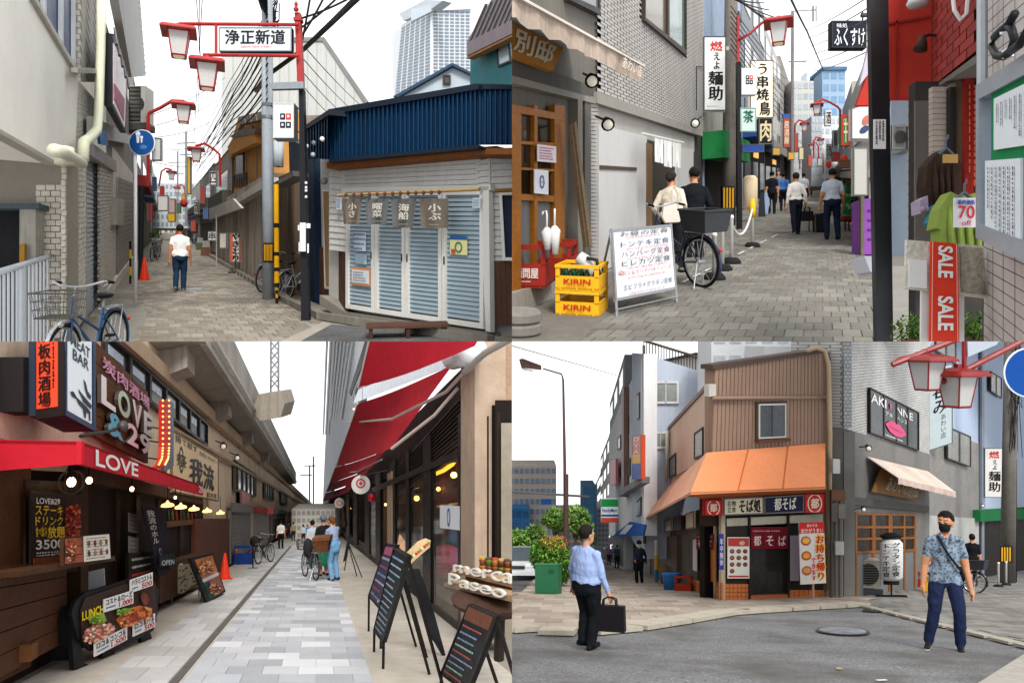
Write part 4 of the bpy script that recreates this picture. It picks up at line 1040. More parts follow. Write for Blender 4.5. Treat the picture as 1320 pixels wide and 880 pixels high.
W_=thing('side_window','tall window with dark dotted blind beside the sliding doors','window',WS2.q(655,335));q=WS2.Q((643,248),(700,246),(700,337),(648,336),.1)
q.slab(W_,'blind',m('1d2740',.5,.3,30),.02,off=-.02);q.frame(W_,'window_frame',m('d9d7cf',.5,.05),.05,.08,.03);M=MB();M.tube([WS2.q(638,246,.3),WS2.q(700,243,.3)],.13,8);M.build(W_,'wood_rod',wood('8a6a3c'))
for i,(x,y)in enumerate(((437,261),(614,260))):
 q=WS.R(x-5,y-5,x+5,y+8,.12)if i else WS.R(x-4,y-6,x+3,y+9,.12);B=thing('paper_notice',['small pale blue notice left of the curtain','small white notice with rows of print right of the curtain rod'][i],'notice',q.p(.5,1));q.slab(B,'sheet',m('ccd8e0',.8,.05),.01);q.scrib(B,m('6f87a6',.8,0),5,.1,.1,.9,.9)
for i,(x,y)in enumerate(((396,189),(405,185),(416,180),(404,200))):
 a=WB.q(x,y,.7);B=thing('floodlight','small round floodlight on the navy corner wall','lamp',a,'floodlights on the navy corner')
 M=MB();M.lathe(lambda X,Y_,h,a=a:a+V((X,-h,Y_)),[(.06,-.16),(.15,.0),(.16,.2),(.1,.24)],12);M.build(B,'lamp_head',m(['d8d4cc','6f6f70','d8d4cc','9fb0bb'][i],.4,.1),smooth=True);M=MB();M.tube([a+V((0,.3,0)),WB.q(x,y,.1)],.08,5);M.build(B,'bracket',m('44464a',.5,0))
B=thing('vent_hood','round steel vent hood on the white side wall','vent',WB.q(418,233));a=WB.q(418,233,.1);M=MB();M.ell(lambda X,Y_,h:a+V((X,Y_,h)),(0,-.1,0),(.34,.35,.36),12,8);M.build(B,'hood',metal('9a9a98'),smooth=True)
T=thing('gabled_warehouse','large pale grey gabled building behind the utility pole','building',P(420,190,200));FBk=front(50)
FBk.poly(T,'gable_wall',[(286,52),(417,51),(472,132),(472,210),(286,230)],m('b9bab6',.8,.05,.6,streak=.25),t=14)
FBk.poly(T,'roof_edge',[(284,49),(418,48),(475,131),(470,133),(416,53),(286,55)],m('7c7c7a',.6,.1),t=14,off=.1)
for i in range(14):x=300+i*12;FBk.poly(T,'panel_joint',[(x,56 if x<415 else 56+(x-415)*1.45),(x+.8,56 if x<415 else 57+(x-415)*1.45),(x+.8,200),(x,200)],m('a2a39f',.8,.05),t=.03,off=.02)
T=thing('lane_house','grey roofed house wall left of the navy fascia','house',P(385,230,110));FH=front(30)
FH.poly(T,'wall',[(362,150),(398,158),(398,240),(362,250)],plaster('b0aca2'),t=4);FH.poly(T,'roof',[(330,152),(420,148),(410,168),(330,166)],m('8a827a',.7,.2,2,bump=.6),t=4,off=.6)
T=thing('blue_gable_house','pale blue gabled house behind the navy fascia','house',P(560,130,180));FH=front(42)
FH.poly(T,'wall',[(511,123),(583,84),(612,98),(612,160),(511,160)],m('aeb9c2',.8,.06,1),t=8)
FH.poly(T,'roof_edge',[(507,124),(583,81),(613,96),(613,99),(583,85),(513,125)],m('31475c',.6,.1),t=8.5,off=.3)
q=FH.R(571,97,581,109,.1);q.slab(T,'window',glassm('4a4038'),.05);q.frame(T,'window_frame',m('3a3634',.5,0),.09,.08,.04)
T=thing('teal_house','teal house with ribbed metal mansard roof above the navy fascia','house',P(640,120,130));FH=front(32);FT=Wall(P(606,110,128),P(700,110,105))
FT.poly(T,'wall',[(606,70),(720,18),(720,140),(606,140)],m('276c74',.6,.12,1,streak=.2),t=5)
FT.poly(T,'roof',[(602,53),(640,-12),(760,-60),(760,-30),(602,68)],m('716c6e',.5,.12,2),t=4,off=.5)
FT.poly(T,'fascia',[(602,55),(720,-4),(720,14),(602,72)],m('7b7076',.6,.1),t=.3,off=.62);FT.poly(T,'timber_trim',[(602,72),(720,14),(720,18),(602,76)],wood('a87c4c'),t=.3,off=.58)
for i in range(12):x=604+i*7;FT.poly(T,'roof_rib',[(x,53-i*3),(x+1.2,52.5-i*3),(x+22,5-i*3),(x+21,5-i*3)],m('837e80',.5,.1),t=.1,off=.56)
q=FT.Q((641,61),(657,53),(659,80),(642,87),.05);q.slab(T,'window',m('a9b9c0',.15,.1),.05);q.frame(T,'window_frame',m('2c3236',.5,0),.07,.08,.04)
T=thing('high_rise_tower','white residential tower with many window rows and flying roof slab','tower',P(556,130,600));c0=P(556,130,600)
WT1=Wall(c0,P(507,130,660));WT2=Wall(c0,P(607,130,640));wt=m('d3d8dd',.8,.05,.1);win=m('77838f',.3,.1)
WT1.poly(T,'left_face',[(516,33),(556,10),(556,140),(507,140),(505,44),(516,38)],wt,t=.2);WT2.poly(T,'right_face',[(556,10),(608,10),(608,140),(556,140)],wt,t=.2)
WT1.Q((517,36),(555,14),(555,122),(508,128),.05).grid(T,'window',win,6,24,.28,.42,.1,.05,joined=True);WT2.Q((558,13),(606,14),(606,122),(558,121),.05).grid(T,'window',win,7,24,.25,.42,.1,.05,joined=True)
WT1.poly(T,'roof_slab',[(514,18),(548,0),(571,1),(556,12),(520,27)],m('b9c0c6',.8,.05),t=2,off=.5);WT2.poly(T,'roof_slab',[(560,9),(608,6),(608,12),(562,14)],wt,t=1,off=.5)
front(149).poly(T,'roof_core',[(530,12),(562,4),(562,12),(530,28)],m('a9b2ba',.8,.05),t=.5)
cb=[([(462,-4,13),(430,27,16),(392,63,19),(345,97,21),(330,118,26)],.06,'thick black cable sleeve slanting down from upper right to the utility pole'),]
for pts,r,l in cb:cable(pts,r,l,group=None)
rnd=random.Random(5)
for i in range(14):
 y0=10+i*9
 cable([(345,y0,17.5),(296+i%3*4,105+i*5,28),(246+i,196+(i%5)*8,60)],.011+.006*(i%3),'black overhead cable running from the utility pole down the lane',sag=.12)
for i in range(7):
 cable([(345,25+i*12,21),(332+i*2,-5,17),],.02,'black overhead cable rising from the utility pole head',sag=.1)
for i in range(4):
 cable([(392-i*3,60+i*14,22),(470-i*12,140+i*5,45)],.015,'thin cable from the gate column across the pale gable',sag=.1)
for i in range(5):
 cable([(190,150+i*14,23),(290-i*8,100+i*28,34)],.012,'thin grey wire crossing the sky above the lane',sag=.15,mat=m('6a6a6c',.6,0))
for i in range(3):cable([(253+i*4,-4,20),(262-i*6,120+i*30,40)],.012,'thin grey wire hanging from the top of the sky',sag=.02,mat=m('77777a',.6,0))
for i in range(4):cable([(388,60-i*12,14),(400+i*18,-4,14)],.02,'black cable leaving the red gate column upward',sag=.03)
T=thing('cable_bundle','tangled bundle of black cables at the top of the utility pole','cable',P(345,30,82));M=MB()
for i in range(12):
 a=rnd.uniform(0,6.28);M.tube([P(338+22*rnd.random(),-5+60*rnd.random(),80+rnd.uniform(-2,2))for _ in range(5)],.06,4)
M.build(T,'wire',m('1c1d20',.6,0))
for x,y0,y1,d_,l in((240,170,291,45,'bare antenna pole far down the lane'),(229,195,291,60,'thin far utility pole with crossarms')):
 T=thing('distant_pole',l,'utility pole',P(x,y1,d_*4));M=MB();M.tube([P(x,y1,d_*4),P(x,y0,d_*4)],.3,6);M.tube([P(x-12,y0+15,d_*4),P(x+12,y0+14,d_*4)],.15,5);M.tube([P(x-8,y0+30,d_*4),P(x+8,y0+29,d_*4)],.15,5);M.build(T,'pole',m('8d9296',.7,.1))
T=thing('steel_railing','white painted steel railing with upright bars beside the tiled wall','railing',Z.g(72,432));WF_=Wall(Z.g(72,434),Z.g(0,526));wp=m('c3cbd3',.4,.06)
M=MB();M.tube([WF_.q(74,327),WF_.q(-30,360)],.14,8);M.build(T,'top_rail',wp,smooth=True)
M=MB();M.tube([WF_.q(72,428),WF_.q(-30,540)],.1,8);M.build(T,'bottom_rail',wp,smooth=True)
for i in range(16):
 x=70-i*(4.2+.06*i)
 M=MB();yb_=432+(72-x)*1.24;yt=328+(73-x)*.31;M.tube([WF_.q(x,yt),WF_.q(x,yb_)],.17 if i in(0,9)else .055,8);M.build(T,'post' if i in(0,9)else 'bar',wp)
bicycle(147,474,'blue city bicycle with wire front basket beside the railing',yaw=-104,D=1.2,col='2a4f74',basket=True,bcol='6a6a68',sc=1.05)
for i,(x0,y0,x1,y1,d_,c,t_,l)in enumerate(((250,258,256,276,32,'c9c4bc','酒','white narrow sign with dark stroke on the right of the lane'),(258,240,264,262,30,'a83a34',None,'dark red sign panel on the right of the lane'),(262,268,268,282,28,'3f5a8a',None,'blue sign panel low on the right of the lane'),(268,298,279,310,26,'d6d4ce','串','white low light box before the tavern fronts'),(234,250,239,262,40,'d8a040',None,'small amber sign above the far lane'),(246,284,252,298,36,'b04a3a',None,'small red shop curtain far on the right'),(190,262,196,284,27,'8f3a3c',None,'dark red sign beyond the black post'),(196,228,201,246,34,'5a6a8a',None,'slate sign high on the left of the lane'),(190,206,195,226,30,'c9c9c4','麺','white sign with dark stroke behind the round sign'),(206,240,211,252,38,'b8382f',None,'small red board over the lane'),(228,262,233,275,42,'4a7a5a',None,'small green sign far down the lane'),(283,300,292,320,25.5,'cfc9be',None,'pale paper sheet on the tavern wall'))):board(l,front(d_),x0,y0,x1,y1,c,t_,t=.1,frame_w=.02)
for i,(x,y,c)in enumerate(((258,322,'4a5a3a'),(266,330,'6a4a3a'),(252,314,'5a6a78'))):
 T=thing('stacked_goods',['green covered goods before the right side taverns','brown boxes before the right side taverns','grey bins before the far taverns'][i],'goods',Z.g(x,y));fr=frame(Z.g(x,y));M=MB();M.box(fr,-.3,.3,0,.5,0,.5,.03,.03);M.build(T,'box',m(c,.8,.2));M=MB();M.box(fr,-.22,.2,.05,.4,.5,.85,.03,.03);M.build(T,'box',m('8d8a84',.8,.2))
bicycle(246,318,'bicycle parked before the far right taverns',yaw=70,D=1.3,col='4a4d50',group=None)
# ================================================================== TAVERN LANE WITH THE BEER CRATES (upper right)
use(TR);Z=TR
WL=vwall(660,400);WR=vwall(1178,440)
G=ground_poly('street',[(600,470),(1190,470),(1178,440),(1062,228.2),(1054,228.2),(900,296),(600,426)],m('7d7971',.9,.2,2,bump=.3,bsc=30))
ground_poly('terrain',[(-300,520),(2600,520),(1700,232),(1058,227.5),(300,232)],m('6f6b64',.9,.2,1),lift=-.06)
kp=[(690,460),(1150,460),(1150,440),(1118,340),(1064,236),(1053,236),(960,284),(900,312),(840,350),(760,405)]
paving(G,'paver',[m(c,.88,.16,5,bump=.3,bsc=40)for c in('716e68','77746d','6c6963','7b7870','6f6b65')],-3.0,1.3,6.6,34,.195,.36,.014,lambda x,y:inpoly(x,y,kp),limit=300)
ground_poly('concrete_apron',[(600,470),(720,470),(790,400),(890,330),(880,312),(600,428)],plaster('6d6862',.3),lift=.014)
ground_poly('shop_floor',[(1153,470),(1260,470),(1200,345),(1125,345)],plaster('84817c',.2),lift=.03)
S_=thing('stone_step','worn concrete step below the wooden door','step',Z.g(690,392));f_=Wall(Z.g(640,418),Z.g(722,381))
f_.poly(S_,'step_block',[(630,386),(717,362),(719,383),(630,424)],plaster('98938a',.5),t=.6,off=0)
T=thing('grey_tavern','dark grey tavern front with timber glazed door under a beige awning','building',WL.q(700,390))
grey=m('6d6963',.8,.12,2,streak=.3)
WL.poly(T,'wall',[(600,-80),(770,-80),(770,352),(600,428)],grey,t=2,off=-.05)
WL.poly(T,'dark_panel',[(640,66),(768,113),(768,127),(640,92)],m('55534f',.7,.1,2),t=.2,off=.06)
WL.poly(T,'beam',[(640,92),(768,127),(768,134),(640,102)],m('8a877f',.7,.15,2),t=.3,off=.1)
WL.poly(T,'steel_post',[(745,128),(751,129),(751,362),(745,365)],m('7f7a70',.6,.1),t=.2,off=.1);WL.poly(T,'steel_post',[(754,122),(762,124),(762,356),(754,360)],m('5d5b57',.6,.1),t=.2,off=.08)
wd=m('a06423',.5,.2,6,bump=.15,kind='wood')
D_=thing('timber_door','orange brown timber sliding door with small glass panes and paper notices','door',WL.q(690,370))
WL.poly(D_,'lower_panel',[(640,250),(724,252),(724,360),(640,392)],m('6e6f70',.6,.12,2,streak=.3),t=.1,off=.02)
WL.poly(D_,'glass',[(640,140),(724,152),(724,252),(640,250)],m('2c241c',.08,.35,3,spec=.6),t=.04,off=.03)
WL.poly(D_,'head_rail',[(640,130),(728,148),(728,156),(640,141)],wd,t=.1,off=.09)
for x0,x1 in((661,672),(689,693),(715,728)):WL.poly(D_,'stile',[(x0,135),(x1,137),(x1,382-(x1-661)*.43),(x0,384-(x0-661)*.43)],wd,t=.1,off=.085)
for y0,y1 in((182,186),(216,219),(250,258)):WL.poly(D_,'muntin',[(640,y0-2),(726,y0+3),(726,y1+3),(640,y1-2)],wd,t=.08,off=.08)
q=WL.Q((693,186),(717,189),(717,210),(693,208),.13);q.slab(D_,'paper_notice',m('d9cfd6',.8,.05),.01);q.scrib(D_,m('b06a86',.8,0),5,.08,.1,.92,.9)
q=WL.Q((689,218),(707,220),(707,251),(689,249),.13);q.slab(D_,'paper_notice',m('d9dce2',.8,.05),.01);q.disc(D_,'round_badge',m('2f64a8',.6,.05),.5,.5,.085,.01,r_in=.062);q.scrib(D_,m('b06a66',.8,0),2,.3,.44,.7,.56,.012)
B=thing('shop_sign','orange shop board with grey brush characters under the beige awning','sign',WL.q(690,80));q=WL.Q((640,21),(726,62),(713,92),(640,64),.3);q.slab(B,'board',m('a8742a',.6,.15,4),.08)
q.text(B,'別邸',m('c9c1b4',.6,0),.24,.08,.88,.82,bold=.03,off=.01)
A=thing('awning','stained beige canvas awning with scalloped valance over the tavern front','awning',WL.q(745,60,1.1));cv=m('b6a698',.9,.2,3,bump=.3,bsc=12,streak=.5)
vt=[WL.q(650,-16,1.1),WL.q(831,86,1.1)];vb=[WL.q(650,22,1.1),WL.q(827,109,1.1)]
M=MB();n=26;vs=[]
for j in range(3):
 for i in range(n+1):
  u=i/n;a=vt[0].lerp(vt[1],u);b=vb[0].lerp(vb[1],u);q_=a.lerp(b,j/2)+WL.n*(.12*sin(i*1.9)*j/2)
  if j==2:q_.z+=.12*abs(sin(i*1.1))
  vs.append(q_)
M.addf(vs,[(j*(n+1)+i,j*(n+1)+i+1,(j+1)*(n+1)+i+1,(j+1)*(n+1)+i)for j in range(2)for i in range(n)]);M.build(A,'valance',cv,smooth=True)
wa=[p+V((0,0,.55*4))-WL.n*1.1*4 for p in vt];M=MB();M.prism([vt[0],vt[1],wa[1],wa[0]],[p-V((0,0,.08))for p in(vt[0],vt[1],wa[1],wa[0])]);M.build(A,'canopy',cv)
WL.poly(A,'front_bar',[(650,-17),(831,84),(832,87),(650,-13)],m('d9d2c8',.7,.1),t=.1,off=1.13)
q=Q3(vt[0].lerp(vt[1],.72),vt[0].lerp(vt[1],.93),vb[0].lerp(vb[1],.93),vb[0].lerp(vb[1],.72),WL.n);q.text(A,'あわい店',m('d9d0c6',.8,0),.0,.2,1,.8,bold=.01,off=.06)
B=thing('timber_planks','two rough timber planks leaning on the grey wall','planks',WL.q(748,350,.3))
for i in range(2):WL.poly(B,'plank',[(736+i*4,160-i*2),(739+i*4,158-i*2),(760+i*4,318),(756+i*4,318)],wood('7d6a52'),t=.05,off=.3+.03*i)
T=thing('tiled_building','white mosaic tiled building with white boarded restaurant entrance','building',WL.q(830,320))
tl=m('a9a5a0',.5,.14,4,bump=.1,streak=.25)
WL.poly(T,'wall',[(769,-80),(908,-80),(908,297),(769,352)],m('3f3c3a',.7,.1,2),t=3,off=-.06)
vx=1058
def vp(x,x0,y0):return 227+(y0-227)*(x-vx)/(x0-vx)
M=MB()
for r in range(110):
 yA=-390+r*4.75
 if yA>116:break
 for c in range(27):
  t0,t1=c/27,(c+.9)/27
  f=lambda t:1/((1-t)/(770-vx)+t/(907-vx))+vx
  o_=.5/27 if r%2 else 0
  x0,x1=f(min(1,t0+o_)),f(min(1,t1+o_))
  if x1-x0<.2:continue
  if x1>829 and x0<884 and vp(x0,770,yA)<28+(x0-830)*.83:continue
  M.prism(*[[WL.q(x,vp(x,770,y),o)for x,y in((x0,yA),(x1,yA),(x1,yA+3.9),(x0,yA+3.9))]for o in(0,-.06)])
M.build(T,'wall_tiles',tl,kind='stuff')
WL.poly(T,'lintel',[(770,118),(906,168),(906,176),(770,133)],m('8d8982',.7,.1),t=.4,off=.12)
for i in range(44):y=124+i*5;WL.poly(T,'pier_tile',[(762,y),(771,y+.8),(771,y+4.9),(762,y+4.1)],tl,t=.2,off=.06)
w_=m('bcbbb9',.5,.05,2,streak=.12)
WL.poly(T,'upper_panel',[(771,136),(895,176),(895,196),(771,163)],m('a5a29c',.6,.1,2),t=.1,off=.0)
WL.poly(T,'white_panel',[(772,161),(834,176),(834,326),(772,351)],w_,t=.1,off=.04);WL.poly(T,'white_panel',[(872,189),(894,193),(894,302),(872,311)],w_,t=.1,off=.04)
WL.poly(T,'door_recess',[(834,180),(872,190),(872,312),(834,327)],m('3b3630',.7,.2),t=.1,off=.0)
WL.poly(T,'panel_slot',[(774,213),(821,216),(821,220),(774,218)],m('4a4038',.7,.1),t=.05,off=.06)
WL.poly(T,'wood_trim',[(834,184),(841,186),(841,322),(834,325)],wood('7a6046'),t=.1,off=.06)
q=WL.Q((830,-60),(884,-60),(884,72),(830,27),.05);W_=thing('upper_window','brown framed upper window in the tiled wall','window',q.p(.5,1));q.slab(W_,'pane',m('6d6455',.15,.2,1),.05,0,0,.5,1,-.04);q.slab(W_,'pane',m('5f7a74',.1,.4,3),.05,.5,0,1,1,-.03);q.frame(W_,'window_frame',m('3a322c',.5,.1),.07,.12,.03);q.slab(W_,'mullion',m('3a322c',.5,.1),.08,.49,0,.53,1,.02)
q=WL.Q((733,-70),(772,-70),(772,20),(733,1),.03);W_=thing('upper_window','dark window above the beige awning','window',q.p(.5,1));q.slab(W_,'pane',m('5a6468',.15,.2,1),.05);q.frame(W_,'window_frame',m('33302e',.5,.1),.07,.1,.03)
N_=thing('noren_curtain','plain white cloth strips hanging at the restaurant entrance','curtain',WL.q(855,215))
M=MB();M.tube([WL.q(828,172,.5),WL.q(881,184,.5)],.07,6);M.build(N_,'rod',m('d6d4d0',.5,0))
for i,(a,b)in enumerate(((844,855),(856,866),(867,878))):
 M=MB();vs=[]
 for j in range(5):
  for c in range(7):
   u=c/6;x=a+(b-a)*u;y0=172+(x-828)*.22;vs.append(WL.q(x,y0+(33+3*i%5)*j/4,.5+.04*sin(u*8+i)*j/4))
 M.addf(vs,[(j*7+c,j*7+c+1,(j+1)*7+c+1,(j+1)*7+c)for j in range(4)for c in range(6)]);M.build(N_,'cloth_strip',cloth('d9d8d6'),smooth=True)
def spot(label,W,x,y,x2,y2,s,col='1d1d1f',group=None,bulb='d8d2c2',off=.12):
 a=W.q(x,y,off);b=W.q(x2,y2,off+.45);T=thing('spotlight',label,'lamp',a,group);k=CUR[0].k
 M=MB();M.tube([a,b],.02*k*s,6);M.build(T,'arm',m(col,.5,0));d=(b-a).normalized()+V((0,-.3,-.5));d.normalize()
 M=MB();M.tube([b-d*.08*k*s,b+d*.06*k*s,b+d*.16*k*s],[.04*k*s,.07*k*s,.10*k*s],10);M.build(T,'lamp_head',m(col,.5,.05),smooth=True)
 M=MB();M.ell(lambda X,Y_,h:b+d*.17*k*s+V((X,Y_,h)),(0,0,0),(.07*k*s,)*3,8,6);M.build(T,'bulb',m(bulb,.3,0,emit=.3),smooth=True)
spot('black spotlight with round bulb below the awning end',WL,752,95,762,100,1.0)
spot('black spotlight above the white boarded panel',WL,768,150,782,156,1.0)
spot('black spotlight on the wall below the ramen sign',WL,905,150,896,156,1.2)
T,q=strip(WL,907,936,-140,'pale blue plaster building behind the ramen sign',plaster('8f9db2',.2),off=-.03)
q.slab(T,'tile_base',m('a29d96',.6,.15,4,kind='tile'),.3,0,.55,1,.8,.02);q.slab(T,'shop_opening',m('1f1d1c',.8,.2),.1,.05,.78,1,.98,.03);q.slab(T,'green_awning',cloth('23733f'),.7,-.05,.72,1.4,.80,.7)
T,q=strip(WL,936,957,-90,'blue grey building behind the concrete pole',plaster('a3b4cb',.2),off=-.2)
for i in range(5):q.slab(T,'vent_hood',m('3a3c40',.5,.1),.2,.55,.22+i*.09,.7,.25+i*.09,.15)
q.slab(T,'shop_opening',m('211e1c',.8,.2),.1,0,.74,1,.98,.03)
labs=['grey shop house with blue awning past the grilled chicken sign','white upper floor house with dark windows before the red banner','brown tavern house with lit doorway on the left','narrow pale house far along the left side','last dim house on the left before the far towers']
xs=[957,985,1006,1022,1034,1044];tp=[-60,30,72,115,150,175];cl=['8e9298','b4b3b0','8f8a86','a9a8a6','9b9da0']
for i in range(5):
 T,q=strip(WL,xs[i],xs[i+1],tp[i],labs[i],plaster(cl[i]),off=-.1)
 q.grid(T,'window',glassm('3a4450'),3,4,.35,.45,.05,.04,joined=False,limit=12)if i<2 else q.slab(T,'window',glassm(),.05,.2,.2,.8,.4,.03)
 q.slab(T,'shop_opening',m('1d1a18',.8,.3),.1,.02,.72,.98,.98,.03);q.slab(T,'shop_awning',cloth(['2d4f8f','8a8680','5a2f2a','6f6d68','77433c'][i]),.6,0,.66,1,.72,.6)
 q.slab(T,'shop_light',m('e8b060',.4,0,emit=.6),.05,.3,.76,.5,.79,.2)
d0=WL.q(906,200).y/Z.k
B=board('white upright light box with red and black brush characters on iron bracket',front(d0),907,47,936,143,'e4e3df',None,t=.18,name='light_box_sign',fr_='3f4a57',emit=.05)
B.q.text(B,'燃',m('c23228',.5,0),.3,.07,.82,.2,bold=.03);B.q.text(B,'えよ',m('1b1b1b',.5,0),.45,.22,.72,.44,vert=True,bold=.03);B.q.text(B,'麺助',m('1b1b1b',.5,0),.22,.47,.85,.86,vert=True,bold=.035);B.q.scrib(B,m('8a8a8a',.5,0),1,.15,.93,.85,.95)
M=MB();M.tube([WL.q(898,86,.02),P(908,86,d0*4)],.06,5);M.tube([WL.q(898,86,.02),WL.q(898,142,.02)],.06,5);M.build(B,'bracket',m('3a3836',.5,.1))
T=thing('utility_pole','brown concrete utility pole with yellow black wrap beside the ramen sign','utility pole',Z.g(941,290));dp=Z.Y(290)
M=MB();M.tube([Z.g(938.5,290),P(941,150,dp),P(943,-60,dp)],[.95,.9,.8],16);M.build(T,'shaft',m('77716b',.8,.25,3,bump=.35,streak=.5),smooth=True)
FW_=front(dp/4-.27);FW_.poly(T,'warning_wrap',[(931,240),(947,240),(947,270),(931,270)],m('1c1b19',.6,.05),t=.2)
for i in range(4):FW_.poly(T,'warning_stripe',[(932.5+i*3.8,242),(934.5+i*3.8,242),(934.5+i*3.8,268),(932.5+i*3.8,268)],m('d39b22',.5,.05),t=.02,off=.02)
for y in(188,176,60):FW_.poly(T,'sticker',[(936,y),(940,y),(940,y+5),(936,y+5)],m('b9b4ac',.7,.1),t=.02,off=.02)
T=thing('lane_lamp_post','black lamp post with red top and curved red arm beside the concrete pole','street lamp',Z.g(953,296));dl=Z.Y(296);red=paint('ab2a28',.4)
front(dl/4).poly(T,'post',[(950,80),(955,80),(957,296),(951,296)],m('1d1e22',.5,.08),t=.15);front(dl/4).poly(T,'red_post',[(950.5,20),(953.5,20),(954,81),(950.5,81)],red,t=.13)
M=MB();M.tube([P(952,52,dl),P(966,44,dl),P(982,30,dl),P(992,24,dl),P(1004,23,dl)],.16,8);M.build(T,'arm',red,smooth=True)
lantern(T,P(1003.5,22,dl),36/F*dl,-20,red)
B=board('white light box with squares logo on the black lamp post',front(dl/4),956,88,975,122,'e3e4e2',None,t=.2,fr_=None,emit=.05)
for i,(u,v,c)in enumerate(((.28,.28,'1d2028'),(.54,.28,'cf4436'),(.28,.46,'1d2028'),(.54,.46,'1d2028'))):B.q.slab(B,'logo_square',m(c,.5,0),.01,u,v,u+.22,v+.15,.012);B.q.slab(B,'logo_hole',m('d8dada',.5,0),.01,u+.06,v+.045,u+.15,v+.105,.016)
board('pale green sign with tea character on the black lamp post',front(dl/4),954,139,975,170,'c9dcd6','茶','23604e',t=.08,bold=.04,tf=(.2,.12,.8,.62),fr_='8aa39c')
B=board('lit cream light box reading grilled skewers in black brush strokes',front(29),967,78,997,152,'efdfc4',None,t=.25,emit=.35,fr_='5a5148')
B.q.text(B,'う串焼',m('17130f',.5,0),.28,.06,.8,.7,vert=True,bold=.04);B.q.text(B,'鳥',m('17130f',.5,0),.4,.72,.85,.96,bold=.04)
board('dark box sign with pale round character below the grilled skewer sign',front(28),978,152,996,186,'1d1a18','肉','d8c9a4',t=.25,bold=.03)
board('orange red upright banner board on the left side of the lane',front(34),1010,152,1018,190,'c24a30','居酒屋','e8d8b8',vert=True,t=.1)
board('small blue plate above the orange banner board',front(34),1009,147,1019,152,'3a5aa0',None,fr_=None)
B=board('black hanging board with white brush script high on the right side',front(17),1072,27,1117,62,'1b1f2a',None,t=.2,fr_='2d323c');B.q.text(B,'ふくすけ',m('e3e6e8',.6,0),.08,.28,.95,.92,bold=.02);B.q.text(B,'味処',m('e3e6e8',.6,0),.15,.1,.45,.26,bold=.01)
M=MB();M.tube([P(1110,20,68),P(1124,20,68)],.2,6);M.tube([P(1112,16,68),P(1112,28,68)],.08,5);M.build(B,'hanger',m('3d4048',.5,.1))
lane_lamp(1053,132,16,34,[(1053,132),(1060,128),(1070,132),(1080,138),(1083,142),(1083,180)],'red lantern reaching from the right over the lane')
lane_lamp(1037,157,12,40,[(1037,157),(1030,155),(1025,160),(1024,190)],'red lantern on the left, second along the lane',)
for i,(x,y,w)in enumerate(((1058,178,9),(1046,185,8),(1040,192,8),(1052,196,7))):lane_lamp(x,y,w,50+i*6,[(x,y),(x+(6 if i%2 else-6),y-1),(x+(9 if i%2 else-9),y+4),(x+(9 if i%2 else-9),y+26)],['small red lantern below the glass tower','tiny red lantern left of the lane centre','tiny red lantern near the far banner','tiny red lantern at the lane end'][i])
def tower(label,x0,y0,x1,y1,d,col,nu,nv,wcol='a3adb8',roof=None,name='office_block',gu=.3,gv=.45):
 Wt=front(d);T=thing(name,label,'building',P((x0+x1)/2,y1,d*CUR[0].k));q=Wt.R(x0,y0,x1,y1)
 q.slab(T,'wall',m(col,.8,.06,.3),max(2.0,(x1-x0)/F*d*.6));q.grid(T,'window',m(wcol,.25,.2,2),nu,nv,gu,gv,.05,.03,joined=nu*nv>60,kind='stuff' if nu*nv>60 else None)
 if roof:q.slab(T,'roof',m(roof,.7,.1),3,-.03,-.05,1.03,.02,.2)
 return T,q
tower('pale concrete office block at the end of the lane',1020,104,1050,240,80,'b9b9b2',4,10)
tower('white slatted tower at the end of the lane',1040,92,1066,240,95,'d9dfe6',9,16,'b9c4d0')
tower('pale low building below the blue roof at the lane end',1056,150,1092,240,68,'d0d3d6',5,7,'a9b0b8')
tower('blue roofed building behind the right side shops',1060,90,1090,152,70,'8fa6bd',3,4,'6f8fae','4d7395')
tower('grey block between the lane towers',1046,150,1060,240,60,'a9abad',3,8)
WRd=WR
for i,(x0,x1,y1,c,l)in enumerate([(1064,1074,188,'a39c94','dim tavern front at the far right of the lane'),(1074,1086,150,'959089','tavern with dark balcony on the right side'),(1086,1098,105,'b5b3ae','grey shop house with tiled eave on the right side'),(1098,1121,62,'c9c7c2','pale shop house behind the black square post')]):
 y0=227+(y1-227)*(x0-1058)/(x1-1058);T,q=strip(WR,x0,x1,y0,l,plaster(c),off=-.15-.1*(3-i))
 q.slab(T,'shop_opening',m('241f1c',.8,.3),.1,.05,.7,.95,.98,.03);q.slab(T,'window',glassm(),.05,.2,.25,.8,.42,.03);q.slab(T,'shop_eave',m(['6b3a34','3a3634','57534f','8d8a84'][i],.7,.2),.4,-.05,.6,1.05,.64,.35)
B=board('white sign panel with a rounded colourful mark behind the post',front(16.5),(1097,140),(1121,130),(1121,181),(1097,180),'dcdad8',None);B.q.disc(B,'mark',m('b06a5a',.6,.2),.8,.48,.1,.01);B.q.disc(B,'mark',m('3d4566',.6,.2),.7,.72,.11,.009,ar=.7)
board('green and red framed menu board on the right side',front(17.5),1084,148,1096,188,'3f7a48','牛','d9c9a0',fr_='a8382c',frame_w=.06)
board('black calligraphy banner over the right side',front(24),1064,142,1072,162,'d9d9d6','酒','17171a',fr_=None)
T=thing('red_awning','red canvas shop awning seen from below beside the brick front','awning',P(1160,100,40));ra=m('b0352b',.8,.12,3,bump=.1,streak=.15)
da=6.6;FA=front(da);FA.poly(T,'end_panel',[(1142,-40),(1203,-60),(1203,20),(1201,127),(1148,127),(1144,30)],ra,t=.06);FA.poly(T,'valance',[(1146,126),(1202,126),(1202,135),(1146,136)],m('a82c26',.8,.1),t=.05,off=.01)
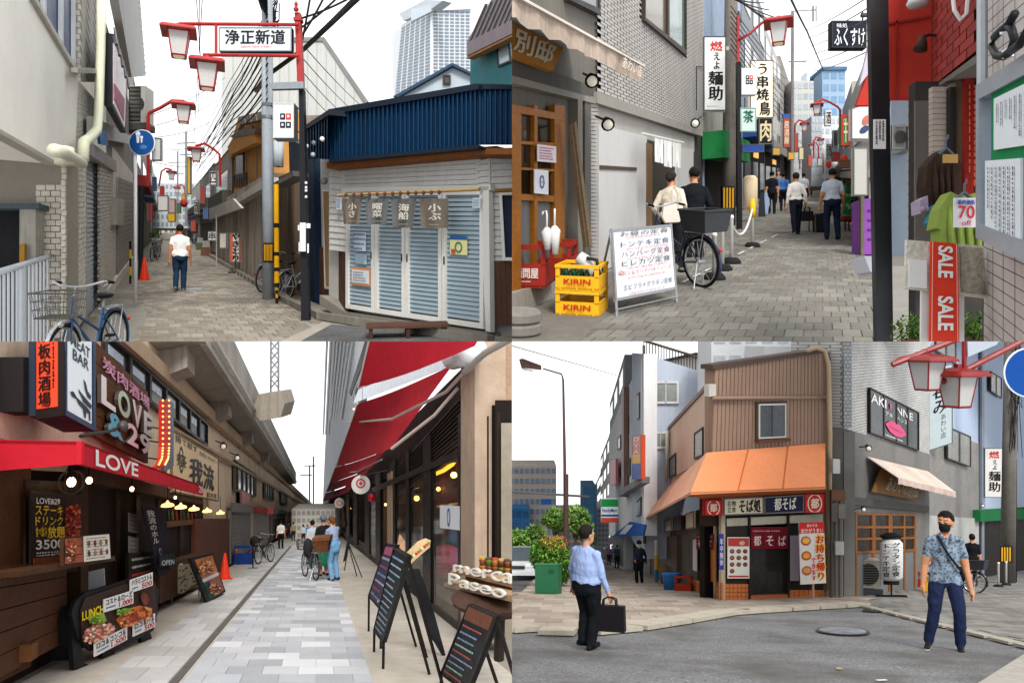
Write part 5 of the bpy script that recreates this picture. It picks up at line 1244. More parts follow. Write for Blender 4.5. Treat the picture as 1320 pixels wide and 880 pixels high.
FA.poly(T,'seam',[(1155,26),(1157,26),(1157,127),(1155,127)],m('8f2a22',.8,.1),t=.02,off=.02);FA.poly(T,'seam',[(1144,29),(1203,19),(1203,22),(1144,32)],m('8f2a22',.8,.1),t=.02,off=.02)
FA2=front(9);FA2.poly(T,'end_panel',[(1118,96),(1121,90),(1121,136),(1104,136)],ra,t=.06)
FA2.poly(T,'top_sheet',[(1108,110),(1122,50),(1124,50),(1124,90)],m('b9b2c0',.7,.1),t=.05,off=.02)
M=MB();a=P(1183,8,25);M.lathe(lambda x,y,h:a+V((x,y,h)),[(.3,-.0),(.34,.1),(.2,.4),(.04,.5)],14);L_=thing('pendant_lamp','white enamel pendant lamp under the red awning','lamp',a);M.build(L_,'shade',m('c9ccce',.4,.1),smooth=True)
L_=thing('spotlight','bell shaped dark spotlight against the red awning','lamp',P(1190,60,24));dd=6*4
M=MB();M.tube([P(1206,46,dd),P(1197,45,dd),P(1190,48,dd)],.05,6);M.build(L_,'arm',m('33261f',.6,.1));M=MB();M.tube([P(1190,46,dd),P(1188,56,dd),P(1186,65,dd)],[.08,.16,.21],12);M.build(L_,'lamp_head',m('3a2a20',.6,.1),smooth=True)
T=thing('black_post','wide black square steel post with a white notice strip','post',P(1136,470,6*4));FP=front(6)
FP.poly(T,'shaft',[(1121,-20),(1145,-20),(1152,470),(1131,470)],m('1b1c20',.4,.12,3,streak=.2),t=.06)
q=FP.R(1126,154,1142,192,.01);q.slab(T,'notice',m('dfdfdb',.7,.05),.005);q.scrib(T,m('3a3a3a',.8,0),3,.1,.06,.9,.94,vert=True,fill=.6)
T=thing('clothes_shop','red tiled clothes shop front with recessed doorway','building',WR.q(1240,420))
WR.poly(T,'wall_core',[(1201,-60),(1270,-90),(1270,62),(1201,112)],m('4a211c',.8,.1),t=.5,off=-.03)
rt=[m('8f2f2a',.5,.15,6,bump=.1),m('822823',.5,.15,6,bump=.1)]
vpr=lambda x,x0,y0:227+(y0-227)*(x-1058)/(x0-1058)
for r in range(21):
 yA=-98+r*10.0
 for c in range(4):
  sh=.5/4 if r%2 else 0
  f=lambda t:1/((1-t)/(1202-1058)+t/(1268-1058))+1058
  x0,x1=f(max(0,c/4-sh)),f(min(1,(c+.95)/4-sh));M=MB()
  pt=lambda x,y,o:WR.q(x,vpr(x,1202,y),o)
  if yA+9>112:continue
  M.prism([pt(x0,yA,0),pt(x1,yA,0),pt(x1,yA+9.2,0),pt(x0,yA+9.2,0)],[pt(x0,yA,-.03),pt(x1,yA,-.03),pt(x1,yA+9.2,-.03),pt(x0,yA+9.2,-.03)]);M.build(T,'brick_tile',rt[(r*7+c*3)%2])
WR.poly(T,'lintel',[(1202,113),(1268,64),(1268,76),(1207,113)],m('6a655f',.7,.1),t=.5,off=.02)
WRi=Wall(WR.A-WR.n*.5*4,WR.A-WR.n*.5*4+WR.d)
FD=front(5.4);FD.poly(T,'door_jamb',[(1225,112),(1232,112),(1232,330),(1225,330)],m('2c2a28',.6,.1),t=.2);FD.poly(T,'door_reveal',[(1232,105),(1241,100),(1241,330),(1232,330)],m('8d7b62',.6,.15),t=.15,off=-.05)
q=FD.R(1240,96,1268,260,.05);C_=thing('door_curtain','dark red curtain with upright rows of pale pattern in the doorway','curtain',q.p(.5,1));q.rows(C_,'curtain_fold',cloth('7d1f18'),6,.02,.03,axis=1,jit=.03);q.scrib(C_,m('b0503a',.8,0),4,.05,.1,.95,.98,vert=True,off=.05,fill=.3)
q=FD.R(1180,105,1268,445,-.4);q.slab(T,'inner_wall',m('3b3836',.8,.2,2),.1)
for r in range(13):
 y=112+r*7;FD.R(1202,y,1222,y+6.4,-.05).slab(T,'pillar_tile',m('a3948a',.5,.15,5),.05)
FD.R(1149,130,1173,330,-1.0).slab(T,'pale_door',m('a9b7c6',.5,.1),.02);FD.R(1172,135,1182,330,-.5).slab(T,'pillar',m('aaa7a0',.7,.15,4,kind='tile'),.02);FD.R(1180,130,1203,320,-.3).slab(T,'grey_pillar',m('6a655f',.7,.1),.02)
A,q=ac_unit('white air conditioner outdoor unit beyond the black post',1150,161,1168,193,front(6.25),0,.3,col='c6c6c3');q=front(6.23).R(1168,163,1178,193);q.slab(A,'side_grille',m('8d8d8a',.5,.1),.3);q.rows(A,'grille_slat',m('4a4a4a',.5,.1),9,.4,.02,off=.02)
def garment(label,pts,d,mat,name='t_shirt',cat='shirt',wave=.02):
 Wg=front(d);T=thing(name,label,cat,P(sum(p[0]for p in pts)/len(pts),max(p[1]for p in pts),d*CUR[0].k));
 f=[Wg.q(x,y)for x,y in pts];xs_=[p[0]for p in pts];
 M=MB();M.prism(f,[p+V((0,.12*CUR[0].k,0))for p in f])
 bm_=M.build(T,'cloth',mat);
 for i in range(4):
  u=.25+i*.17;x=min(xs_)+(max(xs_)-min(xs_))*u;y0=min(p[1]for p in pts)+14;y1=max(p[1]for p in pts)-2
  M=MB();M.tube([Wg.q(x,y0+6*i%9,.0),Wg.q(x+1.5,(y0+y1)/2,.012),Wg.q(x+2,y1,.006)],[.02,.07,.05],6);M.build(T,'fold',mat,smooth=True)
 return T
garment('dark brown patterned blouse on a hanger in the doorway',[(1206,200),(1213,193),(1224,193),(1233,200),(1240,212),(1240,262),(1230,262),(1229,250),(1206,262),(1196,268),(1193,240),(1196,212)],5.2,m('3a2a24',.9,.35,16,kind=None),'blouse','blouse')
garment('light green T-shirt on a hanger with a sale tag',[(1226,247),(1236,252),(1248,252),(1262,247),(1275,255),(1275,330),(1212,330),(1213,296),(1207,294),(1212,268)],4.9,m('7f9246',.9,.14,6,bump=.2))
garment('turquoise top hanging behind the green T-shirt',[(1203,285),(1211,262),(1214,270),(1210,292)],5.0,m('2f7f8f',.9,.1),'top','shirt')
garment('pale lilac tag cloth hanging beside the dark blouse',[(1186,258),(1196,252),(1197,270),(1187,275)],5.1,m('9a8fa3',.9,.1),'cloth_tag','cloth')
for l,x,y,d_ in(('black hanger with silver hook for the blouse',1219,193,5.15),('grey hanger with clip for the green T-shirt',1243,250,4.85)):
 T=thing('clothes_hanger',l,'hanger',P(x,y,d_*4));M=MB();M.tube([P(x-9,y+6,d_*4),P(x,y-2,d_*4),P(x+9,y+6,d_*4)],.05,6);M.tube([P(x,y-2,d_*4),P(x,y-12,d_*4),P(x+2.5,y-15,d_*4),P(x+3,y-19,d_*4)],.03,6);M.build(T,'wire',metal('4a5560'))
board('tan price tag pinned on the dark blouse',front(5.1),1216,199,1235,210,'a8824c',None,fr_=None,t=.01)
B=board('white price tag reading 70 off in red marker',front(4.7),1230,255,1260,293,'dcd6dc','70','c8303a',fr_=None,t=.01,bold=.01,tf=(.16,.27,.86,.70));B.q.text(B,'最終価格',m('2a4fa0',.6,0),.12,.07,.86,.24,bold=.03);B.q.text(B,'off',m('c8303a',.6,0),.3,.76,.72,.94,bold=.0)
T=thing('white_tile_wall','white tiled wall carrying the noticeboard beside the clothes shop','wall',WR.q(1290,440));WN=Wall(WR.A+WR.n*.04,WR.A+WR.n*.04+WR.d)
WN.poly(T,'core',[(1266,-60),(1360,-90),(1360,470),(1266,470)],m('4f4b4a',.8,.1),t=.4,off=0)
for r in range(44):
 yA=-150+r*14.2
 for c in range(5):
  f=lambda t:1/((1-t)/(1268-1058)+t/(1345-1058))+1058
  sh=.1 if r%2 else 0;x0,x1=f(c/5+.004),f((c+.97)/5);pt=lambda x,y,o:WN.q(x,vpr(x,1268,y),o);M=MB()
  if vpr(x0,1268,yA)>460 or(110<vpr(x0,1268,yA)<300):continue
  M.prism([pt(x0,yA,.03),pt(x1,yA,.03),pt(x1,yA+13.2,.03),pt(x0,yA+13.2,.03)],[pt(x0,yA,-.0),pt(x1,yA,-.0),pt(x1,yA+13.2,-.0),pt(x0,yA+13.2,-.0)]);M.build(T,'tile',m('b7b0ac',.4,.1,5))
B=thing('noticeboard','aluminium framed green noticeboard with white posters','noticeboard',WN.q(1295,330));q=WN.Q((1264,110),(1345,58),(1345,345),(1264,306),.14)
q.slab(B,'back_board',m('a9b2ba',.5,.08),.12,off=-.03);q.frame(B,'board_frame',metal('a7b0ba',.35),.07,.14,.02)
q.slab(B,'green_felt',m('1b7a4a',.9,.1,6),.01,.22,.06,.92,.50,.0);q.slab(B,'green_felt',m('1b7a4a',.9,.1,6),.01,.78,.5,.95,.95,.0)
for a in((.33,.14,.93,.44),(.16,.50,.76,.98)):q.slab(B,'poster',m('d4dade',.7,.04),.01,*a,off=.012);q.scrib(B,m('3f454c',.8,0),7,a[0]+.05,a[1]+.04,a[2]-.05,a[3]-.03,off=.018,vert=True,fill=.25,ragged=.6)
q.rows(B,'sliding_glass_rail',metal('a7b0ba',.35),1,0,.02,off=.01)if False else None
B=thing('brush_sign','black looping brush script mounted on the white tiles','sign',WN.q(1295,60));M=MB();p=lambda x,y:WN.q(x,y,.2)
M.tube([p(1308,18),p(1300,32),p(1290,40),p(1282,48),p(1278,60),p(1284,72),p(1294,73),p(1303,66),p(1308,52),p(1304,38),p(1300,34)],.06,8);M.tube([p(1303,66),p(1314,58),p(1325,40)],.06,8);M.build(B,'stroke',m('1b1b1f',.5,.05),smooth=True)
for x,y in((1293,40),(1296,71)):M=MB();M.box(lambda X,Y_,h,a=p(x,y):a+V((X,Y_,h)),-.05,.05,-.12,0,-.06,.06);M.build(B,'clip',m('dcdcdc',.5,0))
M=MB();M.tube([WN.q(1266,0,.1),WN.q(1266,115,.1)],.1,8);M.build(T,'downpipe',metal('9da3a8'))
cable([(1248,-4,4.6),(1246,18,4.6),(1238,26,4.6),(1230,14,4.6),(1228,-4,4.6)],.012,'white looped cord hanging before the red tiles',group=None,mat=m('cfcdc8',.5,0))
T=thing('sale_banner','red banner strip reading SALE twice over a clear plastic bag on a stand','banner',P(1215,470,16));FS=front(4)
FS.poly(T,'plastic_bag',[(1169,309),(1268,317),(1274,385),(1167,372)],m('cfcabc',.15,.3,9,bump=1.0,bsc=14),t=.02)
FS.poly(T,'crumpled_film',[(1238,318),(1266,320),(1272,380),(1240,376)],m('958f80',.12,.5,12,bump=1.0,bsc=16),t=.03,off=.012)
FS.poly(T,'paper_sheet',[(1172,334),(1195,336),(1195,372),(1172,370)],m('dcdcd8',.7,.04),t=.01,off=.01);FS.poly(T,'paper_tail',[(1188,372),(1243,378),(1243,470),(1187,470)],m('dad8d4',.7,.04),t=.015,off=-.02)
q=FS.Q((1200,311),(1235,314),(1237,470),(1198,470),.025);q.slab(T,'red_strip',m('d8402c',.6,.06),.012);q.slab(T,'strip_edge',m('e8b0a4',.6,0),.003,.05,0,.07,1,.004);q.slab(T,'strip_edge',m('e8b0a4',.6,0),.003,.93,0,.95,1,.004)
wl=m('e9e9e6',.6,0);q.text(T,'SALE',wl,.24,.03,.78,.29,rot=True,bold=.03,off=.008);q.text(T,'SALE',wl,.24,.44,.78,.72,rot=True,bold=.03,off=.008)
for l,x,y in(('leafy green pot plant left of the SALE banner',1176,428),('leafy green pot plant right of the SALE banner',1256,425)):
 T=thing('pot_plant',l,'plant',P(x,460,18));c=P(x,y,18.5);leaves(T,'foliage',[(c,.45,.4,.45),(c+V((.2,.1,-.1)),.3,.3,.35)],420,.10,['4f7a2e','6b9640','365c22','88a850'],seed=x)
 M=MB();a=P(x,462,18.5);M.lathe(lambda X,Y_,h:a+V((X,Y_,h)),[(.25,0),(.32,.42),(.34,.45)],14);M.build(T,'pot',m('8a5a42',.8,.15))
B=thing('purple_cabinet','purple painted cabinet beside the black post','cabinet',Z.g(1118,335));q=front(Z.Y(330)/4).R(1112,256,1130,328);q.slab(B,'body',m('7d4596',.6,.12,3),.5);
for i in range(4):q.slab(B,'latch',m('57306a',.6,.1),.03,.35,.2+i*.17,.6,.23+i*.17,.02)
front(Z.Y(330)/4-.02).R(1110,250,1114,330).slab(B,'post',wood('6a6255'),.1);front(7.2).poly(B,'white_base',[(1114,330),(1130,330),(1130,352),(1122,350)],m('c9ccd2',.6,.05),t=.3)
B=thing('flower_stand','green banner stand topped with red and pink flowers','flower stand',Z.g(1096,300));f2=front(Z.Y(298)/4);q=f2.Q((1090,236),(1108,238),(1102,278),(1087,276));q.slab(B,'banner',m('2c7a44',.8,.25,8),.05)
for i in range(10):q.disc(B,'leaf_print',m('8fbf7a',.8,.1),random.uniform(.2,.8),random.uniform(.1,.9),.05,.012)
c=P(1099,229,f2.A.y);leaves(B,'flowers',[(c,.8,.6,.8)],260,.2,['b03a44','d98a9a','4f7a3a','c24a3a'],seed=4)
for i in range(4):f2.R(1089+i*5,278,1090.5+i*5,306).slab(B,'leg',m('5a2320',.6,.1),.04)
f2.poly(B,'seat',[(1088,278),(1106,279),(1106,284),(1088,283)],m('7d2f2c',.6,.1),t=.4,off=.05)
person(865,352,223,'person in cream blouse with a white tote bag standing at the entrance',yaw=165,shirt='cfc3b2',pants='1c1c20',hair='2a201a',sleeve=.9,hairlen=.6,hands=((-.24,-.12,.95),(.24,-.12,.95)),vox=.016,d=14.2,fat=1.05)
T=person(895,352,218,'person in black suit seen from behind beside the cream blouse',yaw=200,shirt='15171c',pants='15161a',hair='16120f',sleeve=1.0,hands=((-.2,-.2,1.0),(.2,-.2,1.0)),vox=.016,d=15.2,fat=1.08)
B=thing('tote_bag','white canvas tote bag on the shoulder of the cream blouse person','bag',P(866,285,55));fb=front(13.6);M=MB()
pts=[(856,262),(880,260),(881,278),(876,286),(858,287),(854,280)];f=[fb.q(x,y)for x,y in pts];M.prism(f,[p+V((0,.4,0))for p in f]);M.build(B,'bag_body',m('d8d0c6',.9,.1,6,bump=.4,bsc=9));M=MB();M.tube([fb.q(867,262),fb.q(866,245),fb.q(869,240),fb.q(874,250),fb.q(876,262)],.08,5);M.build(B,'strap',cloth('cfc6ba'))
T=person(1026,303,224,'person in white blouse and dark trousers striding with a black handbag',yaw=195,shirt='dcd8d2',pants='1a1d28',hair='2a1c14',sleeve=.85,feet=((-.12,-.22),(.14,.30)),lift=(0,.04),hands=((.28,.04,.80),(-.28,.02,.84))[::-1],vox=.016,hairlen=.3)
tote(T,(-.30,.02,.78),m('17171a',.5,.1),.34,.27,.1,.12,label='black leather handbag carried by the person in white blouse')
person(1073,309,219,'person in pale short sleeved shirt and navy trousers standing with back turned',yaw=185,shirt='c3c9d6',pants='1d2438',hair='1b1512',sleeve=.36,feet=((-.13,0),(.13,0)),hands=((-.27,-.1,.86),(.27,-.1,.86)),vox=.016,fat=1.1)
person(995,276,222,'person in black shirt standing on the left of the lane',yaw=185,shirt='191a1d',pants='1a1a1d',vox=.02)
person(1010,272,224,'person in blue shirt walking away behind the black shirt',yaw=180,shirt='4a76b8',pants='1e2026',vox=.024)
person(1036,268,224,'person in pale top and black trousers further down the lane',yaw=180,shirt='c9cdd6',pants='17181b',vox=.024)
person(1003,262,221,'person in grey top far in the lane',yaw=0,shirt='6f7276',pants='24262a',vox=.03)
person(1044,252,222,'small distant person in red at the lane end',yaw=180,shirt='a8382f',pants='22242a',vox=.03)
for i,x in enumerate((1049,1055,1060)):person(x,247,223,['distant person in slate coat at the lane end','distant person in white top at the lane end','distant person in tan coat at the lane end'][i],yaw=180,shirt=['4a5058','c4c6c8','9a8468'][i],pants='26282c',vox=.035)
T=thing('folded_stall','tan wooden stall cart beside the standing person','cart',Z.g(1052,300));f3=front(Z.Y(300)/4)
f3.poly(T,'tray',[(1041,272),(1066,262),(1066,268),(1042,279)],m('b9a184',.7,.2),t=.5);
for x in(1043,1051,1058):f3.R(x,275,x+1.6,298).slab(T,'leg',wood('8a7458'),.06)
f3.poly(T,'dark_bag',[(1052,276),(1064,274),(1066,297),(1053,298)],m('23242a',.7,.15),t=.3,off=.05)
for i,(x0,x1,y0,y1)in enumerate(((978,987,248,280),(984,993,246,276))):
 T=thing('sandwich_board',['dark folding board on the left kerb','pale blue folding board beside the dark one'][i],'sign board',Z.g(x0,y1));front(Z.Y(y1)/4).poly(T,'panel',[(x0+2,y0),(x1-2,y0),(x1,y1),(x0,y1)],m(['2a2d33','8fa3c0'][i],.6,.1),t=.06)
T=thing('shop_blind','cream cylinder lantern hanging at the tavern entrance','lantern',P(967,238,110));M=MB();a=P(967,270,108);M.lathe(lambda x,y,h:a+V((x,y,h)),[(.7,0),(1.0,.3),(1.0,4.2),(.7,4.6)],14);M.build(T,'shade',m('d9c3a4',.7,.1,emit=.1),smooth=True)
def crate(T_label,px,py,w,h,dp,col,yaw=0,D=1.5,base=None,text=None,tcol='d9d4cc',group=None,sub=None,holes=True,name='crate',bottles=None):
 z=CUR[0];b=base if base is not None else z.g(px,py);T=thing(name,T_label,'crate',b,group);fr=frame(b,yaw,D);k=z.k
 mt=m(col,.45,.1,5);t=.02
 def bx(n,*a):M=MB();M.box(fr,*a);return M.build(T,n,mt)
 bx('bottom',-w/2,w/2,0,dp,.01,.03)
 for y0,y1 in((0,t),(dp-t,dp)):
  bx('side_lower',-w/2,w/2,y0,y1,0,h*.56);bx('side_rim',-w/2-.006,w/2+.006,y0-.006,y1+.006,h*.88,h)
  for x in(-w/2,w/2-.05):bx('corner_post',x,x+.05,y0,y1,h*.5,h*.9)
 for x0,x1 in((-w/2,-w/2+t),(w/2-t,w/2)):
  bx('side_lower',x0,x1,t,dp-t,0,h*.56);bx('side_rim',x0-.006,x1+.006,0,dp,h*.875,h*.995)
 for i in range(3):bx('rib',-w/2+.05+i*(w-.12)/2-.0,-w/2+.07+i*(w-.12)/2,-.008,0,0.0,h*.12)
 q=Q3(fr(-w/2,0,h*.52),fr(w/2,0,h*.52),fr(w/2,0,.02),fr(-w/2,0,.02))
 if text:q.text(T,text,m(tcol,.5,0),.2,.14,.82,.62,off=.012,bold=.02 if text.isascii()else .03);q.scrib(T,m(tcol,.5,0),1,.25,.72,.75,.84,off=.012)
 if bottles:
  for i in range(5):
   for j in range(2):
    M=MB();x=-w/2+.06+i*(w-.12)/4;y=.07+j*.12;M.lathe(lambda X,Y_,hh:fr(x+X,y+Y_,hh),[(.03,.04),(.032,h*.62),(.014,h*.8),(.014,h*.92)],8);M.build(T,'bottle',m('1c4a2c',.15,.1),smooth=True)
 T.fr=fr;T.q=q
 return T
w=57/F*Z.Y(408)/4
c1=crate('yellow beer crate with red lettering at the bottom of the stack',743.5,408,w,.29,.36,'e0a81c',text='KIRIN',tcol='b02a1c')
c2=crate('yellow beer crate with green bottles on top of the other crate',743.5,408,w,.29,.36,'e0a81c',text='KIRIN',tcol='b02a1c',base=c1.base+V((0,0,.295*4)),bottles=True)
T=thing('enamel_jug','white metal jug lying on the beer crates','jug',c2.fr(.0,.2,.3));M=MB();M.tube([c2.fr(-.03,.16,.36),c2.fr(.06,.16,.30),c2.fr(.14,.16,.10)],[.3,.34,.26],12);M.build(T,'jug_body',m('c9c9c4',.25,.1),smooth=True);M=MB();M.tube([c2.fr(.08,.1,.36),c2.fr(.2,.1,.34),c2.fr(.22,.1,.2)],.09,6);M.build(T,'handle',m('2a2a2a',.5,0))
wallp=WL.q(700,360,.4)
for i,(x,y,l)in enumerate(((678,371,'dark red plastic crate with pale characters on the step'),(713,358,'dark red plastic crate behind the beer crates'))):
 base=P(x,y,Z.Y(398-i*14));crate(l,0,0,.46,.52-i*.06,.42,'8e2418',base=base,yaw=8,text='酒問屋' if i==0 else None,tcol='cfc6bc',group=None)
for i,(x,y0,y1)in enumerate(((706,271,322),(716,269,328))):
 T=thing('umbrella',['white umbrella with curved handle standing in the red crate','white umbrella with straight handle standing in the red crate'][i],'umbrella',P(x,y1,37));M=MB();M.tube([P(x,y1,37),P(x-1,y0+28,37),P(x-1,y0+22,37)],[.14,.28,.1],8);M.build(T,'canopy',m('cfcfd0',.4,.1,5),smooth=True)
 M=MB();M.tube([P(x-1,y0+24,37),P(x-1,y0+6,37)]+([P(x-2,y0+1,37),P(x-6,y0+1,37),P(x-7,y0+6,37)]if i==0 else[P(x-1,y0,37)]),.05,6);M.build(T,'handle',m('d6d4d2',.4,0),smooth=True)
T=thing('concrete_base','round stack of two grey concrete discs','concrete weight',Z.g(664,432));fr=frame(Z.g(668,432));
for i in range(2):M=MB();M.lathe(fr,[(.22,.02+i*.12),(.235,.04+i*.12),(.235,.11+i*.12),(.21,.135+i*.12)],22);M.build(T,'disc',plaster('7d7a74',.4),smooth=False)
k=4;yb=418
T,q=aboard(836,399,'aluminium sandwich board with handwritten lunch menu beside the crates',86/F*Z.Y(399)/4,.98,46,2.1,face='d3d6dc',frm='8f9396',lean=.14,foot=.17,fw=.035,spread=.62)
lines=[('お昼の定食',.05,.12,'4a3a2a'),('トンテキ定食',.19,.28,'2f3f5a'),('ハンバーグ定食',.33,.42,'5a2f3a'),('ヒレカツ定食',.46,.55,'3a3a3a'),('カツ＆クリアバターソース',.61,.67,'a8503a'),('エビフライグラタン定食',.80,.88,'3a3a4a')]
for s_,a,b,c in lines:q.text(T,s_,m(c,.6,0),.12,a,.92,b,bold=.0,off=.016)
for a in(.13,.295,.435,.565,.7,.92):q.scrib(T,m('b86a6a',.6,0),1,.2,a,.9,a+.025,off=.016)
q.disc(T,'mark',m('d99a94',.6,0),.1,.62,.05,.016,ar=.5)
bicycle(903,371,'city bicycle with grey plastic rear basket beside the menu board',yaw=140,D=1.5,col='27304a',basket=False,rear_basket=True,sc=1.12)
def bollard(px,py,top,label,yellow=False,r=.035):
 z=CUR[0];b=z.g(px,py);h=(py-top)/F*b.y/z.k;T=thing('bollard',label,'bollard',b,'white chain bollards');fr=frame(b)
 M=MB();M.lathe(fr,[(.17,0),(.17,.05),(.12,.11),(.05,.12)],14);M.build(T,'base',m('1d1d1f',.7,.1));M=MB();M.lathe(fr,[(r,.1),(r,h*.93),(r*1.3,h*.94),(r*.9,h)],10);M.build(T,'post',m('dcdcd8',.5,.06),smooth=True)
 if yellow:M=MB();M.lathe(fr,[(r*1.9,h*.62),(r*2.1,h*.8),(r*1.2,h)],10);M.build(T,'cap',m('e3b01e',.5,.05),smooth=True)
 T.top=fr(0,0,h*.8);return T
b1=bollard(931,349,282,'white bollard with black base, closest to the bicycle wheel');b2=bollard(943,340,277,'white bollard holding the chain beside the concrete pole');b3=bollard(970,319,256,'white bollard with a yellow cap at the chain end',True)
bollard(921,361,300,'white bollard hidden behind the bicycle wheel')
a,b=b2.top,b3.top;T=thing('plastic_chain','white plastic chain sagging between two bollards','chain',a)
for i in range(22):
 t0,t1=i/22,(i+1.15)/22;f=lambda t:a.lerp(b,min(1,t))-V((0,0,1.4*4*min(1,t)*(1-min(1,t))));M=MB();M.tube([f(t0),f(t1)],.09,6);M.build(T,'link',m('d4d2cc',.5,.05))
L_=thing('painted_line','broken white painted line along the pole side of the lane','road marking',Z.g(970,310))
for i in range(9):
 t=i/9;p0=(878+130*t,366-66*t);p1=(878+130*(t+.06),366-66*(t+.06));a,b=Z.g(*p0),Z.g(*p1);up=V((0,0,.03*4));w_v=V((.18,0,0));M=MB();M.prism([a+up,b+up,b+up+w_v,a+up+w_v],[x-V((0,0,.02))for x in(a+up,b+up,b+up+w_v,a+up+w_v)]);M.build(L_,'dash',m('c9c9c6',.8,.2,10))
for i in range(9):cable([(942,8+i*7,22),(1010+i*3,90+i*12,55)],.014,'black overhead cable running from the concrete pole along the lane',sag=.2)
for i in range(6):cable([(1026+i*2,40+i*10,50),(1120,-4+i*14,14)],.012,'thin overhead cable crossing the bright gap of sky',sag=.2,mat=m('4a4c50',.6,0))
cable([(1018,-4,18),(1040,40,28),(1062,92,45)],.03,'thick grey cable descending over the lane',group=None,sag=.02)
for i in range(5):cable([(936+i*3,-4,20),(985+i*6,4+i*9,26)],.02,'black cable fanning from the top of the concrete pole',sag=.05)
T=thing('distant_pole','slim far utility pole with crossarms in the sky gap','utility pole',P(1022,240,140));M=MB();M.tube([P(1021,240,140),P(1022,15,140)],.3,7);M.tube([P(1016,80,140),P(1040,79,140)],.12,5);M.tube([P(1020,15,140),P(1052,13,140)],.1,5);M.build(T,'pole',m('8a8480',.8,.15))
for x in(1047,1049,1052):M=MB();M.tube([P(x,8,140),P(x,28,140)],.1,5);M.build(T,'insulator',m('55585c',.5,0))
for i,(x0,y0,x1,y1,d_,c,t_,l)in enumerate(((1066,186,1072,204,33,'c8c4bc','酒','white narrow sign on the right of the lane'),(1073,196,1083,208,27,'a83a34',None,'red shop board over the right side taverns'),(1074,168,1080,190,30,'3a3a40','鮨','black narrow sign on the right side'),(1100,190,1119,252,15,'aaa8a2',None,'tall white panel beside the black post'),(1024,172,1029,196,36,'b8453a',None,'red narrow banner left of the lane'),(1030,190,1036,206,40,'d9c9a0',None,'cream sign panel left of the lane'),(1016,196,1024,206,33,'d6a23a',None,'amber lit board over the left taverns'),(996,190,1006,200,28,'c9a04a',None,'gold lit board beside the dark box sign'),(1042,200,1047,214,46,'c24a3a',None,'small red banner at the lane end'),(1054,204,1060,214,48,'e0dcd2',None,'small white board at the lane end'),(1084,206,1096,216,21,'8a5a34',None,'brown lit board over the flower stand'),(957,186,985,196,26,'2d4f9a',None,'blue cloth fascia under the dark box sign'))):board(l,front(d_),x0,y0,x1,y1,c,t_,t=.1,frame_w=.02)
for i,x in enumerate((1068,1076,1088)):
 a=P(x,212-i*3,(34-i*4)*4);T=thing('paper_lantern',['red paper lantern at the far right tavern','white paper lantern on the right side','red paper lantern over the flower stand'][i],'lantern',a);M=MB();M.ell(lambda X,Y_,h:a+V((X,Y_,h)),(0,0,0),(.5,.5,.7),10,8);M.build(T,'shade',m(['b03a30','d9d2c4','b03a30'][i],.6,.1,emit=.15),smooth=True)
# ================================================================== ARCADE UNDER THE RAILWAY (lower left)
use(BL);Z=BL
WL=vwall(0,893);WR=vwall(570,795)
G=ground_poly('walkway',[(-300,960),(900,960),(760,950),(570,795),(412,666.2),(404,666.2),(0,893),(-300,1060)],plaster('b9b1a5',.15))
ground_poly('terrain',[(-1500,1200),(2500,1200),(1200,667),(408,665.4),(-600,667)],m('8d867c',.9,.2,1),lift=-.07)
kp=[(228,905),(492,905),(414,671),(400,671),(386,696)]
paving(G,'slab',[m(c,.6,.08,5,bump=.12,bsc=60)for c in('acaeb1','bababc','9fa1a5','cccdce','b1b3b7')],-1.33,.56,6.4,60,.378,.42,.006,lambda x,y:x>408-(y-665)*.845 and x<408+(y-665)*.337,limit=300,lift=.010,jit=.0015)
kl=lambda x,y:x<408-(y-665)*.90 and x>408-(y-665)*1.30
paving(G,'slab',[m(c,.7,.08,5,bump=.12,bsc=60)for c in('b4b3b1','bcbab7','abaaa7')],-2.15,-1.47,6.4,50,.34,.68,.006,kl,limit=120,lift=.009,jit=.0015)
T=thing('drain_channel','dark slotted drain channel running along the walkway','drain',Z.g(300,792))
for i in range(40):
 d0,d1=6.6+i*.9,7.47+i*.9;M=MB();a=[Z.gp(-1.455,d0),Z.gp(-1.37,d0),Z.gp(-1.37,d1),Z.gp(-1.455,d1)];M.prism([p+V((0,0,.014))for p in a],[p-V((0,0,.02))for p in a]);M.build(T,'grate',m('5d5b57',.6,.15,8))
T=thing('railway_viaduct','concrete railway viaduct with walls and overhanging deck along the left','viaduct',WL.q(200,780))
WL.poly(T,'arch_wall',[(-60,380),(140,380),(404,652),(404,667.5),(220,772),(-60,930)],plaster('dcc6aa',.2),t=1.0,off=-.12)
M=MB();conc=plaster('9d958a',.6);h0,h1=4.65,5.4
def vd(c,h,d):return Z.gp(c,d)+V((0,0,h))
for dd in range(5,80,5):
 M=MB();c0,c1=-4.1,-2.25;p=lambda c,h,d:vd(c,h,d)
 a0=[p(c0,h0,dd),p(c1,h0+.35,dd),p(c1,h1+.3,dd),p(c0,h1+.3,dd)];a1=[p(c0,h0,dd+4.97),p(c1,h0+.35,dd+4.97),p(c1,h1+.3,dd+4.97),p(c0,h1+.3,dd+4.97)]
 M.hexa(a0+a1);M.build(T,'deck_segment',conc)
 M=MB();M.hexa([p(c1,h0+.3,dd),p(c1+.14,h0+.3,dd),p(c1+.14,h1+.75,dd),p(c1,h1+.75,dd),p(c1,h0+.3,dd+4.95),p(c1+.14,h0+.3,dd+4.95),p(c1+.14,h1+.75,dd+4.95),p(c1,h1+.75,dd+4.95)]);M.build(T,'parapet_panel',m('aaa69f',.7,.1,2,streak=.4))
 M=MB();M.tube([p(c1+.22,h0+.52,dd),p(c1+.22,h0+.52,dd+5)],.05,8);M.build(T,'conduit',m('c9c5bc',.5,.1))
